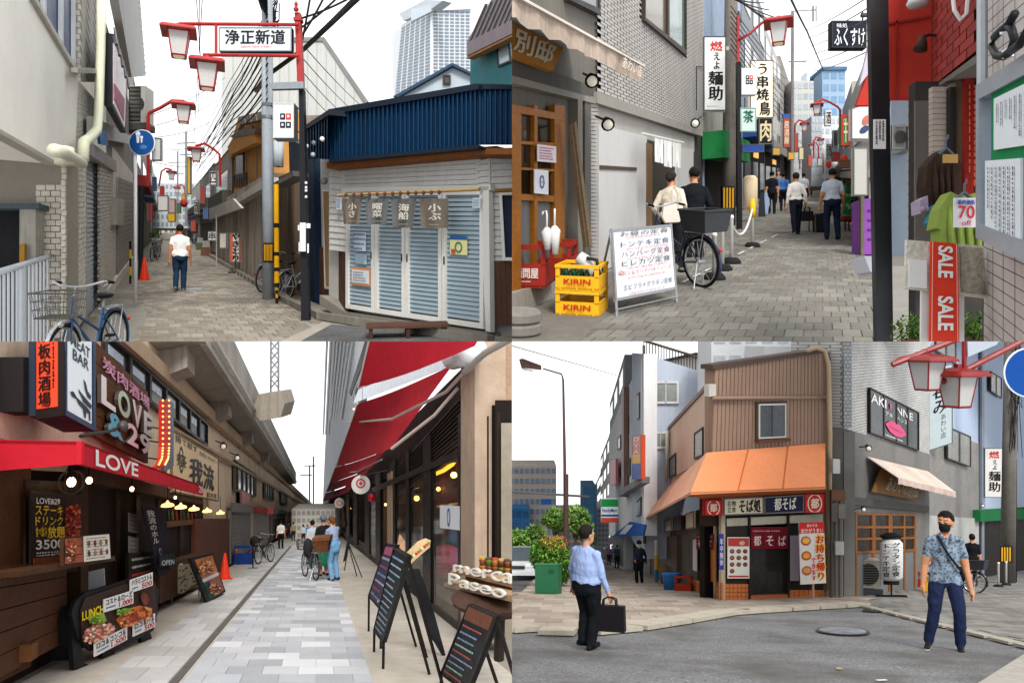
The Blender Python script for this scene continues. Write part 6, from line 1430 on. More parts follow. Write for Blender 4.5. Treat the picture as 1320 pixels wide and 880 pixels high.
for d_ in(8.5,15,22,30,40):M=MB();p=vd;M.hexa([p(-4.1,h0-.75,d_),p(-2.5,h0-.12,d_),p(-2.5,h0+.3,d_),p(-4.1,h0+.3,d_),p(-4.1,h0-.75,d_+.9),p(-2.5,h0-.12,d_+.9),p(-2.5,h0+.3,d_+.9),p(-4.1,h0+.3,d_+.9)]);M.build(T,'bracket_beam',conc)
WL.poly(T,'ledge',[(120,380),(404,650),(404,655),(120,405)],plaster('b09a80',.3),t=.2,off=.1)
WL.poly(T,'ledge',[(222,548),(404,656),(404,658),(222,552)],plaster('a8937a',.3),t=.1,off=.06)
for i,(x0,y0,x1,y1)in enumerate(((303,592,330,632),(341,620,353,642),(362,634,370,648))):
 q=WL.persp(x0,x1,y0,y1,.0);W_=thing('arch_window',['dark banded window in the viaduct wall beyond the brush script board','second dark window along the viaduct wall','third small window along the viaduct wall'][i],'window',q.p(.5,1));q.slab(W_,'pane',glassm('2a333c'),.05,off=-.02);q.frame(W_,'window_frame',m('6d675e',.6,.1),.05,.1,.03);q.rows(W_,'mullion',m('4a4640',.6,.1),5,.85,.05,axis=1,off=.02)
q=WL.Q((126,420),(266,545),(266,576),(126,470),-.05);W_=thing('ribbon_window','long dark ribbon window above the wooden sign','window',q.p(.5,1));q.slab(W_,'glazing',m('1d2228',.12,.3,2,spec=.6),.06)
q.frame(W_,'window_frame',m('2a2622',.5,.1),.06,.1,.05)
for i in range(7):q.slab(W_,'mullion',m('2a2622',.5,.1),.08,.02+i*.14,0,.035+i*.14,1,.04)
for i in range(6):q.slab(W_,'painted_reflection',m('9fb0c0',.3,.1),.02,.05+i*.14,.25,.13+i*.14,.5,.012)  # pale strips painted across the dark panes as a reflection, no blinds
labs=['closed roller shutter bay beside the blue crates','pale shop bay with small red sign','dim shop bay far along the viaduct','last bright shop bay under the viaduct']
for i,(x0,x1,yt)in enumerate(((297,322,658),(326,346,660),(350,368,661),(372,388,662))):
 q=WL.persp(x0,x1,yt,basepy(WL,x0),.02);S_=thing('shop_bay',labs[i],'shop front',q.p(.5,1));q.slab(S_,'bay_wall',m(['8f8b84','a39a8c','6b6256','b5a284'][i],.7,.15,2),.1)
 if i<2:q.rows(S_,'shutter_slat',metal(['8d8d8a','9a968e'][i],.5),14,.1,.03,off=.03)
 else:q.slab(S_,'opening',m('2b241d',.8,.3),.05,.1,.2,.9,.95,.02)
 q.slab(S_,'fascia',m(['77746e','a33a34','57606a','9a8a6a'][i],.6,.1),.15,0,-.15,1,.02,.15)
board('small pink poster in a frame on the viaduct wall',WL,(311,630),(323,637),(323,655),(311,652),'c98f8a',None,t=.05,off=.08)
board('round red wall sign far along the viaduct',front(30),345,655,352,662,'b04a4a',None,t=.05,fr_=None)
T=thing('grill_shop','timber clad grill shop front with open counter under red awning','shop front',WL.q(60,850))
WL.poly(T,'plaster_wall',[(-60,380),(130,380),(130,610),(-60,600)],plaster('c4aa96',.2),t=.3,off=.0)
M=MB();wd2=m('4a2c1a',.6,.2,4,bump=.25,kind='wood')
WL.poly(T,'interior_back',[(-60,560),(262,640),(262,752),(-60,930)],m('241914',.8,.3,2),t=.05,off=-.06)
WL.poly(T,'left_panel',[(-40,590),(40,590),(40,858),(-40,900)],wood('52321f'),t=.2,off=.1)
q=WL.Q((-20,730),(86,722),(86,826),(-20,884),.2);q.rows(T,'timber_plank',wd2,5,.05,.12,jit=.006)
for x in(-10,40):WL.poly(T,'timber_leg',[(x,820+10),(x+9,826),(x+9,856-x*.25),(x,862-x*.25)],wood('6b4526'),t=.1,off=.3)
WL.poly(T,'counter_top',[(22,736),(148,716),(149,722),(24,743)],wood('4f3320'),t=.5,off=.55)
WL.poly(T,'corner_post',[(104,604),(114,606),(114,830),(104,836)],wood('3f2818'),t=.15,off=.15)
WL.poly(T,'poster_frame',[(33,618),(110,622),(110,735),(33,742)],wood('3a2416'),t=.1,off=.12)
WL.poly(T,'upper_beam',[(100,598),(262,640),(262,650),(100,618)],wood('4a3020'),t=.2,off=.1)
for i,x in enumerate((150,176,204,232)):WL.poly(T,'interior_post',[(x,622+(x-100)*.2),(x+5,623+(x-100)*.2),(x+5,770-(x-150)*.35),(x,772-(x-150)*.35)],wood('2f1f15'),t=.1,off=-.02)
WL.poly(T,'brown_shutter',[(252,668),(296,668),(296,732),(252,756)],m('5a3526',.6,.15,3),t=.1,off=.05)
WL.poly(T,'back_shelf',[(210,672),(262,668),(262,674),(210,680)],wood('6a4426'),t=.1,off=.0)
for i in range(9):
 a=WL.q(212+i*5,671,-.03);M=MB();M.lathe(lambda x,y,h:a+V((x,y,h)),[(.035,0),(.035,.14),(.014,.19),(.014,.25)],8);Bt=thing('bottle','small bottle on the back shelf of the grill shop','bottle',a,'bottles on the grill shop shelf');M.build(Bt,'glass',m(['5a3a1a','2f4a2a','7a5a2a','8a2f24'][i%4],.2,.1),smooth=True)
B=thing('menu_poster','black menu poster with yellow characters and large price 3500','poster',WL.q(72,730));q=WL.Q((40,632),(106,637),(106,722),(40,729),.2)
q.slab(B,'sheet',m('17110f',.4,.15,5),.02);ye=m('d8b32a',.5,0);whm=m('e3dfd6',.5,0)
q.text(B,'LOVE&29',whm,.08,.09,.5,.17,bold=.01);q.text(B,'ステーキ',ye,.06,.19,.56,.32,bold=.03);q.text(B,'ドリンク',ye,.06,.34,.56,.46,bold=.03);q.text(B,'食べ飲み',ye,.06,.48,.26,.62,bold=.02);q.text(B,'放題',ye,.27,.48,.60,.64,bold=.04);q.text(B,'3500',whm,.07,.66,.58,.79,bold=.02);food(B,WL,94,668,10,22,['9a2a1c','c0402a','6b1a12','d06a4a'],60,.215,2.2,seed=3)
for i in range(9):q.slab(B,'meat_photo',m(['8a2a1c','a8382a','6b1f16'][i%3],.5,.35,12),.01,.62+(i%2)*.17,.2+(i//2)*.11,.77+(i%2)*.17,.3+(i//2)*.11,.006)
q.slab(B,'brown_band',m('7a4020',.5,.2),.01,.04,.9,.96,.98,.006);q.scrib(B,whm,2,.08,.82,.9,.89)
d1=WL.q(70,500).y;B=thing('corner_sign_box','dark blue box sign with red grill bar panel and white meat bar panel','sign',WL.q(84,545));fA=front(WL.q(80,500,.5).y-.05);nv_=m('2a3444',.5,.1)
WQ=WL.Q((82,360),(121,400),(121,556),(82,535),.5);WQ.slab(B,'housing',nv_,.3);WQ.frame(B,'housing_edge',m('34445c',.5,.1),.05,.05,.02);f_=WQ.sub(.08,.02,.9,.95);f_.slab(B,'white_panel',m('ccd6da',.4,.05,emit=.12),.01,off=.005)
nb=m('2b3140',.5,0);f_.text(B,'MEAT',nb,.12,.36,.9,.45,bold=.015,off=.012);f_.text(B,'BAR',nb,.2,.47,.85,.56,bold=.015,off=.012)
f_.blob(B,'bird_silhouette',nb,[(.62,.66),(.72,.68),(.80,.74),(.95,.76),(.92,.80),(.78,.79),(.68,.74)],.012);f_.blob(B,'pig_silhouette',nb,[(.42,.77),(.52,.79),(.80,.82),(.97,.84),(.94,.88),(.62,.86),(.55,.83),(.44,.80)],.012)
f_.blob(B,'cow_silhouette',nb,[(.1,.84),(.22,.82),(.34,.85),(.75,.88),(.92,.90),(.92,.985),(.86,.985),(.84,.93),(.74,.93),(.72,.985),(.66,.985),(.6,.92),(.42,.90),(.34,.87),(.16,.87)],.012)
qA=fA.Q((46,360),(82,360),(82,535),(46,540),.0);qA.slab(B,'red_housing',m('231d1c',.5,.1),.02);f2=qA.sub(.05,.02,.80,.93);f2.slab(B,'red_panel',m('d1452a',.45,.06,emit=.1),.01,off=.01);f2.text(B,'鉄板肉酒場',m('231512',.5,0),.12,.36,.70,.99,vert=True,bold=.03,off=.018);f2.scrib(B,m('231512',.5,0),1,.74,.45,.92,.96,vert=True,off=.018)
WL.poly(B,'back_box',[(30,460),(50,462),(50,535),(30,530)],m('1f1d1d',.6,.1),t=.3,off=.2)
B=thing('plank_sign','brown plank wall sign with white LOVE and 29 letters','sign',WL.q(155,590));q=WL.Q((120,436),(191,505),(191,597),(120,560),.12);q.rows(B,'plank',wood('5d3c25'),9,.05,.06,jit=.006)
wt_=m('d9d3cc',.4,.1,8);pk=m('c98aa8',.5,.15)
q.text(B,'炭肉酒場',pk,.1,.10,.98,.26,bold=.03,off=.03)
for s_,u0,u1,v0,v1,c in(('L',.02,.24,.36,.66,'dad3cf'),('O',.28,.50,.34,.64,'9fb8a0'),('V',.54,.74,.34,.66,'d9c6c9'),('E',.78,.99,.36,.66,'d6d2d0'),('&',.12,.38,.68,.94,'3f9fb8'),('2',.44,.66,.66,.92,'d9bcc4'),('9',.70,.92,.68,.94,'d9d6d3')):q.text(B,s_,m(c,.4,.1,8),u0,v0,u1,v1,bold=.03,off=.08,t=.05,smat=m('4a403a',.5,.1))
M=MB();M.tube([WL.q(104,562,.6),WL.q(140,556,.5),WL.q(158,550,.45)],.02,6);M.build(B,'lamp_arm',m('1d1c1b',.5,0))
M=MB();a=WL.q(158,550,.5);M.ell(lambda x,y,h:a+V((x,y,h)),(0,0,0),(.07,.07,.08),10,6);M.build(B,'lamp_head',m('3a3835',.4,.1),smooth=True)
B=thing('bulb_hook_sign','red hook shaped light sign outlined with glowing bulbs','sign',WL.q(212,600));P_=lambda x,y:WL.q(x,y,.55)
pth=[(214,516),(214,545),(214,575),(213,590),(208,600),(200,604)];M=MB();
for(x0,y0),(x1,y1)in zip(pth,pth[1:]):
 a=[P_(x0-5,y0),P_(x0+5,y0),P_(x1+5,y1),P_(x1-5,y1)];M.prism(a,[p-WL.n*.05 for p in a])
M.build(B,'hook_body',m('a8231c',.5,.1,emit=.15))
M=MB();WL.poly(B,'steel_side',[(218,514),(224,520),(224,600),(216,606)],m('5d6f7d',.5,.1),t=.05,off=.5)
for i in range(22):
 for s_ in(-4,4):
  t=i/21*5;j=min(4,int(t));f=t-j;x=pth[j][0]+(pth[j+1][0]-pth[j][0])*f;y=pth[j][1]+(pth[j+1][1]-pth[j][1])*f
  if j<4:a=WL.q(x+s_,y,.58);M=MB();M.ell(lambda X,Y_,h:a+V((X,Y_,h)),(0,0,0),(.017,)*3,6,4);M.build(B,'bulb',m('ff9a50',.4,0,emit=2.5))
for y in(550,568,590):M=MB();M.tube([WL.q(192,y,.15),WL.q(206,y+2,.5)],.012,5);M.build(B,'bracket',m('222222',.5,0))
B=thing('brush_board','cream signboard with large black brush script beside the hook sign','sign',WL.q(250,640));q=WL.Q((221,553),(281,590),(281,646),(221,634),.12);q.slab(B,'board',m('cdb48a',.5,.08,3,emit=.06),.08);q.frame(B,'board_frame',m('6a5038',.5,.1),.03,.05,.02);kk=m('1d1712',.5,0)
q.text(B,'我流',kk,.30,.28,.86,.80,bold=.04,off=.01);q.disc(B,'crest_ring',kk,.15,.42,.28,.01,r_in=.22,ar=1.0);q.text(B,'祭',kk,.07,.32,.24,.54,bold=.02,off=.01);q.text(B,'揚て餃す',kk,.05,.04,.45,.16,bold=.01,off=.01);q.text(B,'お肉とホルモン',kk,.5,.08,.95,.17,bold=.01,off=.01);q.text(B,'総本家',kk,.68,.84,.95,.95,bold=.01,off=.01)
for i,(x,y)in enumerate(((300,571),(318,586))):spot('long armed black spotlight above the brush board',WL,x-22,y-3,x-12,y+1,.9,group='long armed spotlights')
A=thing('red_awning','red fabric awning with white LOVE lettering over the grill shop','awning',WL.q(105,600,.9));ra=m('ad1a28',.75,.08,3,bump=.1)
q=WL.Q((105,569),(262,626),(262,638),(105,598),.9);q.slab(A,'front_valance',ra,.04);q.text(A,'LOVE',wt_,.055,.12,.29,.92,bold=.02,off=.01);q.text(A,'29',wt_,.92,.12,.985,.85,bold=.02,off=.01)
a0,a1=q.c[0],q.c[1];yy=a0.y;fE=Wall(a0,a0+V((1,-.08,0)))
e=fE.Q((-60,566),(105,569),(105,598),(-60,611));e.slab(A,'end_valance',ra,.04)
M=MB();b0,b1=a0-WL.n*1.0+V((0,0,.16)),a1-WL.n*1.0+V((0,0,.16));c=e.c[0];M.prism([a0,a1,b1,b0,c],[p-V((0,0,.03))for p in(a0,a1,b1,b0,c)]);M.build(A,'canopy',ra)
for i,(x,y,s_)in enumerate(((92,621,.9),(115,619,.7),(170,630,.6),(226,641,.5))):
 a=WL.q(x,y,.3);L_=thing('bare_bulb_lamp',['caged bare bulb glowing under the red awning','small warm bulb beside the caged bulb','small warm bulb over the counter','small warm bulb over the table'][i],'lamp',a)
 M=MB();M.ell(lambda X,Y_,h:a+V((X,Y_,h)),(0,0,0),(.05*s_,.05*s_,.06*s_),10,8);M.build(L_,'bulb',m('ffe0b0',.3,0,emit=4.0),smooth=True);M=MB();M.tube([a+V((0,0,.05)),a+V((0,0,.3))],.012,5);M.build(L_,'cord',m('1b1b1b',.5,0))
 if i==0:
  M=MB()
  for j in range(6):t=pi*j/6;M.tube([a+V((cos(t)*.13*sin(f_),sin(t)*.13*sin(f_),.13*cos(f_)))for f_ in[2*pi*q_/16 for q_ in range(16)]],.004,4,closed=True)
  M.build(L_,'cage',m('33302c',.5,0))
for i in range(5):
 x=216+i*17;y=652+i*2.4;a=WL.q(x,y,.35);L_=thing('pendant_lamp','small warm disc pendant under the awning end','lamp',a,'disc pendants under the awning end');M=MB();M.lathe(lambda X,Y_,h:a+V((X,Y_,h)),[(.11,0),(.10,.03),(.03,.06),(.01,.1)],12);M.build(L_,'shade',m('f0b060',.5,.1,emit=3),smooth=True);M=MB();M.tube([a+V((0,0,.1)),a+V((0,0,.45))],.006,4);M.build(L_,'cord',m('1b1b1b',.5,0))
B=thing('menu_stand','slanted counter menu board with food photos and print','menu',WL.q(110,725,.6));q=WL.Q((82,692),(141,687),(143,721),(82,729),.6);q.slab(B,'panel',wood('4a2f1e'),.03)
food(B,WL,92,710,8,14,['b0503a','7a2a1c','d8a080','4a2a20'],60,.625,1.8,seed=11);f2=q.sub(.02,.05,.35,.95);f2.grid(B,'food_photo',m('8a4a2f',.5,.5,14),2,3,.1,.1,.01,.008);f2=q.sub(.38,.03,.98,.95);f2.slab(B,'menu_sheet',m('d6d0c6',.6,.05),.01,off=.006);f2.scrib(B,m('6a5a50',.6,0),8,.05,.05,.95,.95,off=.012,fill=.3)
for i in range(8):f2.disc(B,'dish_photo',m(['8a4a2f','5a3a2a','a87a4a'][i%3],.5,.3,14),.15+(i%4)*.23,.3+(i//4)*.4,.045,.014,ar=.7)
b=Z.g(102,826);T=thing('wine_barrel','old oak barrel with metal hoop under the counter','barrel',b);fr=frame(b);n=18
for i in range(n):
 a0_,a1_=2*pi*i/n+.01,2*pi*(i+1)/n-.01;M=MB();pr=[(.25,0),(.285,.2),(.295,.34),(.285,.5),(.25,.68)]
 vs=[fr(r*cos(a),r*sin(a),h)for r,h in pr for a in(a0_,a1_)];M.addf(vs,[(2*j,2*j+1,2*j+3,2*j+2)for j in range(4)]);M.build(T,'stave',wood('6a4a32'),smooth=False)
for h in(.06,.2,.48,.62):M=MB();r=.26+.03*(1-abs(h-.34)/.34);M.lathe(fr,[(r,h),(r+.008,h),(r+.008,h+.04),(r,h+.04)],24);M.build(T,'hoop',metal('8d8a84'))
M=MB();M.lathe(fr,[(.245,.64),(.245,.66)],20);M.build(T,'lid',wood('5a3f2c'))
board('white paper sign with blue and red script standing on the barrel',front(b.y-.05),(112,737),(134,732),(136,766),(114,770),'cfd3d8',None,t=.01,fr_=None)
b=Z.g(150,862);T=thing('bull_menu_board','black bull shaped standing menu board with food photos and prices','sign board',b);dB=Z.Y(852);WBu=Wall(Z.g(104,862),Z.g(190,826));bk_=m('1b1b1d',.5,.15,4)
def bl(x,y):return(x,y)
body=[(92,790),(97,775),(110,763),(130,757),(160,748),(178,742),(196,745),(205,760),(203,790),(198,812),(180,822),(150,838),(118,838),(100,822)]
WBu.poly(T,'bull_outline',body,bk_,t=.04,off=0)
for pts in([(92,800),(104,818),(106,852),(114,856),(112,862),(96,862),(94,840)],[(130,830),(146,824),(148,848),(158,856),(154,862),(142,866),(134,852)],[(180,815),(192,808),(197,826),(198,830),(188,834),(182,824)]):WBu.poly(T,'leg',pts,bk_,t=.05,off=-.03)
WBu.poly(T,'side_leg',[(89,800),(93,785),(100,780),(104,818),(98,850),(92,830)],bk_,t=.25,off=-.05)
WBu.poly(T,'print_panel',[(104,786),(110,770),(160,752),(200,750),(202,800),(190,812),(120,832),(106,826)],m('3a2620',.5,.3,8),t=.01,off=.015)
rs=m('d8a08c',.5,.35,14);
for nme,pts,c in(('meat_photo',[(107,822),(112,810),(130,802),(148,806),(146,822),(128,830)],'e39a84'),('meat_photo',[(150,798),(162,785),(180,780),(196,783),(196,795),(178,806),(156,808)],'d8793f'),('salad_photo',[(114,797),(122,788),(134,790),(138,800),(124,806)],'7fb03a'),('salad_photo',[(150,792),(158,784),(170,783),(166,794)],'8cbf45'),('tomato_photo',[(120,806),(126,801),(133,804),(128,810)],'c83a20')):WBu.poly(T,nme,pts,m(c,.5,.45,16),t=.006,off=.024)
food(T,WBu,127,815,19,12,['e0a08c','c86a54','ecd6c8','b04a38','d8b090'],110,.03,2.4,-.3,5);food(T,WBu,124,798,9,6,['7fb03a','5f9028','9cc850','c83a20'],40,.036,1.8,seed=6);food(T,WBu,176,794,22,10,['d8793f','a8401f','e8b060','8a2f1c','c86a50'],120,.03,2.3,-.3,7);food(T,WBu,158,788,7,5,['7fb03a','9cc850','5f9028'],30,.036,1.6,seed=8)
yl=m('e0c020',.5,0);WBu.Q((106,788),(134,778),(134,790),(106,800),.03).text(T,'LUNCH',yl,bold=.03,off=.0)
for i,(a,c_,s_,pr)in enumerate((((134,777),(172,765),'コスト＆ロース','1.000'),((122,834),(164,812),'ロコ＆コンコ＆','1.500'),((168,752),(197,742),'ハラミコスト＆','500'),((172,808),(200,795),'ロコ＆パ＆','500'))):
 h=17;q=WBu.Q((a[0],a[1]-5),(c_[0],c_[1]-5),(c_[0],c_[1]+h-5),(a[0],a[1]+h-5),.04);q.slab(T,'price_card',m('dcdad6',.6,.04),.012);q.text(T,s_,m('1b1715',.6,0),.05,.08,.93,.48,bold=.02,off=.004);q.text(T,pr,m('c02a20',.6,0),.48,.55,.95,.93,bold=.02,off=.004);q.scrib(T,m('3a6a9a',.6,0),1,.06,.6,.42,.85,off=.004)
q=WBu.Q((172,765),(200,760),(198,778),(176,782),.05);q.disc(T,'plate_photo',m('7a3a2c',.5,.4,14),.5,.5,.13,.0,ar=.8)
q=WL.Q((165,713),(204,709),(204,764),(165,782),.15);B=thing('chalk_board','black chalk menu board with coloured rows behind the bull board','sign board',q.p(.5,1));q.slab(B,'slate',m('161514',.6,.15),.03);q.frame(B,'board_frame',wood('2f2118'),.03,.05,.01)
for i,c in enumerate(('c9c4bc','c9c4bc','b8402f','6a8ab8','c8605a','b8862f')):q.scrib(B,m(c,.7,0),1,.1,.08+i*.15,.9,.18+i*.15,off=.006)
q=WL.Q((183,652),(214,655),(219,735),(205,742),.35);B=thing('shop_banner','tall dark shop banner with white vertical characters and round plate mark','banner',q.p(.5,1));q.slab(B,'cloth',cloth('241f28'),.02);q.text(B,'我流のホル',m('d0ccc8',.7,0),.1,.05,.42,.52,vert=True,bold=.02,off=.008);q.disc(B,'plate_mark',m('cfcac4',.7,.1),.42,.66,.11,.008,ar=1.0);q.disc(B,'plate_mark_inner',m('241f28',.7,.1),.42,.66,.085,.011,ar=1.0)
q=WL.Q((166,640),(180,646),(180,712),(166,712),.1);B=thing('paper_menu','pale paper menus on the dark doorway wall','menu',q.p(.5,1));q.slab(B,'sheet',m('8d8680',.7,.1),.01,0,.28,.9,.62);q.slab(B,'sheet',m('98918a',.7,.1),.01,0,.7,.9,1);q.scrib(B,m('4a4440',.7,0),9,.08,.3,.85,.98,off=.006,fill=.3)
b=Z.g(243,782);T=thing('display_table','folding table with leopard cloth and brochures before the shop','table',Z.g(240,775));fr=frame(Z.g(238,776),12,1.6)
M=MB();M.box(fr,-.28,.34,0,.5,.66,.69);M.build(T,'table_top',wood('5a4030'))
for x,y in((-.22,.04),(.3,.04),(-.22,.44),(.3,.44)):M=MB();M.tube([fr(x,y,0),fr(x,y,.66)],.014,6);M.build(T,'leg',metal('9a9a98'))
for i in range(5):M=MB();x=-.24+i*.12;M.box(fr,x,x+.1,.05,.2,.692,.71+.02*(i%2));Bk=thing('brochure_stack',['blue brochure stack beside the cloth','white brochure stack next to the blue one','orange brochure stack in the table middle','pale brochure stack beside the orange one','teal brochure stack at the table end'][i],'brochures',fr(x,.05,.69));M.build(Bk,'paper',m(['5a7aa8','cfcac0','c08a4a','d6d2ca','4a9aa8'][i],.6,.2,12))
C_=thing('leopard_cloth','leopard spotted cloth draped over the table front','cloth',fr(0,0,.69));M=MB();vs=[];nx,ny=10,8
for j in range(ny+1):
 for i in range(nx+1):
  u=i/nx;v=j/ny;x=-.42+.78*u;drop=.55*(1-abs(u-.45)*1.1);vs.append(fr(x,-.01-.03*sin(u*17)*v,.70-drop*v))
M.addf(vs,[(j*(nx+1)+i,j*(nx+1)+i+1,(j+1)*(nx+1)+i+1,(j+1)*(nx+1)+i)for j in range(ny)for i in range(nx)]);M.build(C_,'drape',m('b3a68e',.9,.1,6,kind='spots'),smooth=True)
b=Z.g(270,776);Wp=Wall(Z.g(252,782),Z.g(291,764));T=thing('photo_board','leaning black framed board with large steak photos','sign board',b);q=Wp.Q((246,719),(274,712),(291,762),(268,778),.05);q.slab(T,'panel',m('17181a',.5,.1),.06);f2=q.sub(.12,.05,.92,.95,.01);f2.slab(T,'photo',m('b86a3a',.4,.5,9),.01,0,0,1,.48);f2.slab(T,'photo',m('9a3f2c',.4,.5,14),.01,.3,.52,1,.98);f2.slab(T,'text_panel',m('2a4a44',.5,.1),.01,0,.52,.28,.98);f2.slab(T,'white_band',m('d6d2cc',.6,.1),.012,0,.46,1,.54,.004);f2.disc(T,'steak',m('7a3038',.4,.4,10),.5,.25,.14,.012,ar=.8);food(T,Wp,266,732,10,9,['c0703a','8a3a34','e0a860','7a2a2c','d8c8a0'],70,.075,1.8,seed=9);food(T,Wp,277,758,8,8,['a84a34','d8b8a0','6a2a20','c88a5a'],60,.075,1.6,seed=10)
M=MB();M.tube([q.p(.1,.02),Z.g(284,760)],.015,5);M.build(T,'rear_leg',m('17181a',.5,.1))
q=WL.Q((206,715),(226,712),(226,728),(206,730),.4);B=thing('open_sign','small dark board reading OPEN beside the table','sign',q.p(.5,1));q.slab(B,'panel',m('20242a',.6,.1),.02);q.text(B,'OPEN',m('c9d2d8',.6,0),.1,.5,.9,.92,bold=.01,off=.006)
WL.poly(thing('serving_counter','wooden serving counter with grey top beside the leopard cloth','counter',WL.q(222,760)),'counter_front',[(206,730),(262,712),(262,752),(206,778)],wood('4a3222'),t=.3,off=.3)
cone(290,746,712,'orange traffic cone beside the photo board')
crate('blue plastic crate stack beside the traffic cone',314,727,.62,.62,.4,'1f3f86',name='crate')
T=thing('storage_bin','orange and teal bin beside the blue crates','bin',Z.g(301,726));fr=frame(Z.g(301,726));M=MB();M.lathe(fr,[(.14,0),(.17,.3)],12);M.build(T,'tub',m('2f7f8a',.6,.1));M=MB();M.ell(fr,(0,0,.42),(.16,.16,.18),10,8);M.build(T,'lid',m('d0702a',.6,.1),smooth=True)
T=thing('queue_stand','slim black stand beside the blue crates','stand',Z.g(326,732));fr=frame(Z.g(326,732));M=MB();M.lathe(fr,[(.16,0),(.16,.02),(.02,.03),(.018,.8)],12);M.build(T,'post',m('1e1e1e',.5,.1))
T=thing('stroller','dark folded pram by the shutter bay','pram',Z.g(330,715));fr=frame(Z.g(330,716));M=MB();M.ell(fr,(0,0,.6),(.25,.3,.25),10,8);M.build(T,'hood',m('4a4640',.8,.2),smooth=True)
for x in(-.2,.2):M=MB();M.tube([fr(x+.12*cos(a*pi/6),0,.13+.12*sin(a*pi/6))for a in range(12)],.02,5,closed=True);M.build(T,'wheel',m('1a1a1a',.6,0))
bicycle(333,727,'dark bicycle parked along the viaduct wall',yaw=66,D=1.3,col='26282c',basket=False)
board('white leaning sign sheet beside the parked bicycle',front(Z.Y(716)-.1),(331,690),(336,692),(341,722),(334,726),'c9c7c2',None,t=.02,fr_=None)
person(362,707,671,'person in white shirt and black trousers walking away along the viaduct',yaw=180,shirt='d9d9d6',pants='17181b',sleeve=.4,vox=.025)
T=person(431,748,667,'person in blue denim dungarees leaning over the bicycle',yaw=215,shirt='8f9fbc',pants='6f9cc4',hair='6a4226',skin='c9987a',sleeve=.4,shoe='2a2624',hairlen=.6,lean=.18,hands=((-.16,-.34,.86),(.22,-.22,.84)),feet=((-.10,0),(.10,.02)),vox=.016,untuck=-.16,d=None)
bicycle(407,748,'city bicycle with wicker basket and child seat held by two people',yaw=100,D=1.4,col='3a3c40',basket=True,bcol='6a452c')
B=thing('wicker_basket','brown wicker basket on the front of the bicycle','basket',P(413,712,Z.Y(742)));fb=front(Z.Y(750));fb.Q((403,696),(424,694),(422,711),(404,711)).slab(B,'weave',m('5f3a24',.9,.35,22,bump=.8,bsc=40),.3);fb.Q((402,694),(425,692),(425,696),(402,698),.02).slab(B,'rim',wood('7a4c30'),.34)
B=thing('dark_bag','dark cloth bag hanging on the bicycle side','bag',P(397,718,Z.Y(742)));M=MB();a=P(397,706,Z.Y(744));M.ell(lambda x,y,h:a+V((x,y,h)),(0,0,0),(.13,.15,.27),10,8,lambda d_:1+.08*noise.noise(d_*3));M.build(B,'sack',m('2a2a30',.8,.15),smooth=True)
person(417,742,665,'person in black top and green skirt behind the bicycle',yaw=200,shirt='1c1d20',pants='1f6a50',hair='5a5f66',cap='5d6a75',skirt=.35,vox=.02,hands=((-.2,-.25,.95),(.2,-.25,.95)))
person(403,728,672,'person in grey blue top bending behind the bicycle',yaw=180,shirt='a9b0ba',pants='3a3f48',hair='16120f',vox=.025,lean=.2)
for i,(x,y0,y1,c,l)in enumerate(((378,673,697,'8f7f5a','distant person in khaki beside the viaduct bays'),(391,676,700,'a9b0b8','distant person in grey on the walkway'),(396,676,696,'3a78b8','distant person under a blue umbrella'),(372,672,694,'33363c','distant person in dark coat by the far bays'))):person(x,y1,y0,l,yaw=180,shirt=c,pants='2a2c30',vox=.035)
T=thing('dark_shop_front','row of dark framed glass shop fronts on the right of the arcade','shop front',WR.q(540,770))
WR.poly(T,'upper_wall',[(418,656),(470,600),(600,470),(600,560),(418,660)],m('2a211c',.7,.2,2),t=.3,off=-.05)
WR.poly(T,'floor_sill',[(418,672),(430,678),(600,812),(600,822),(430,684),(418,674)],m('3a332c',.6,.1),t=.3,off=.02)
WRb=-1.0
WR.poly(T,'interior_back',[(420,640),(600,560),(600,815),(420,676)],m('7a5c42',.7,.4,1.5),t=.2,off=-1.0)
fr_m=m('15130f',.45,.1)
for x0,x1 in((432,436),(446,450),(455,460),(470,476),(484,490),(502,509),(523,527),(545,555),(590,597)):
 f=lambda x:665+(x-408)*.80;WR.poly(T,'mullion',[(x0,665-(x0-408)*.72),(x1,665-(x1-408)*.72),(x1,f(x1)),(x0,f(x0))],fr_m,t=.1,off=.03)
for x0,x1,a,b in((509,523,.55,.02),(555,592,.55,0),(476,484,.5,0),(527,545,.5,0)):
 up=lambda x,s_:665-(x-408)*s_;dn=lambda x:665+(x-408)*.78
 q=WR.Q((x0,up(x0,.28)),(x1,up(x1,.28)),(x1,dn(x1)),(x0,dn(x0)),.0);q.slab(T,'glass_pane',m('4a4238',.05,.3,2,glass=True,spec=.6),.02)
q=WR.Q((513,600),(594,510),(594,585),(513,640),.0);q.rows(T,'louvre',m('2e231b',.5,.15),12,.35,.05,off=.02,tilt=.03)
for x0,x1 in((499,505),(577,584)):WR.poly(T,'plaster_pier',[(x0,665-(x0-408)*.6),(x1,665-(x1-408)*.6),(x1,665+(x1-408)*.8),(x0,665+(x0-408)*.8)],plaster('c0aa90',.2),t=.1,off=.05)if x0<570 else None
WR.poly(T,'door_head',[(476,630),(594,578),(594,588),(476,636)],fr_m,t=.2,off=.06)
q=WR.Q((556,610),(593,590),(593,640),(556,650),-.6);B=thing('pink_wall_menu','pink wall menu with round lamps inside the shop','menu',q.p(.5,1));q.slab(B,'panel',m('b06058',.6,.15,3),.05);q.scrib(B,m('d98a80',.6,0),2,.1,.3,.9,.7)
q=WR.Q((556,655),(593,650),(593,668),(556,670),-.5);B=thing('food_counter','lit food counter with small dishes inside the shop','counter',q.p(.5,1));q.slab(B,'counter_front',m('6a5438',.6,.4,5),.3);
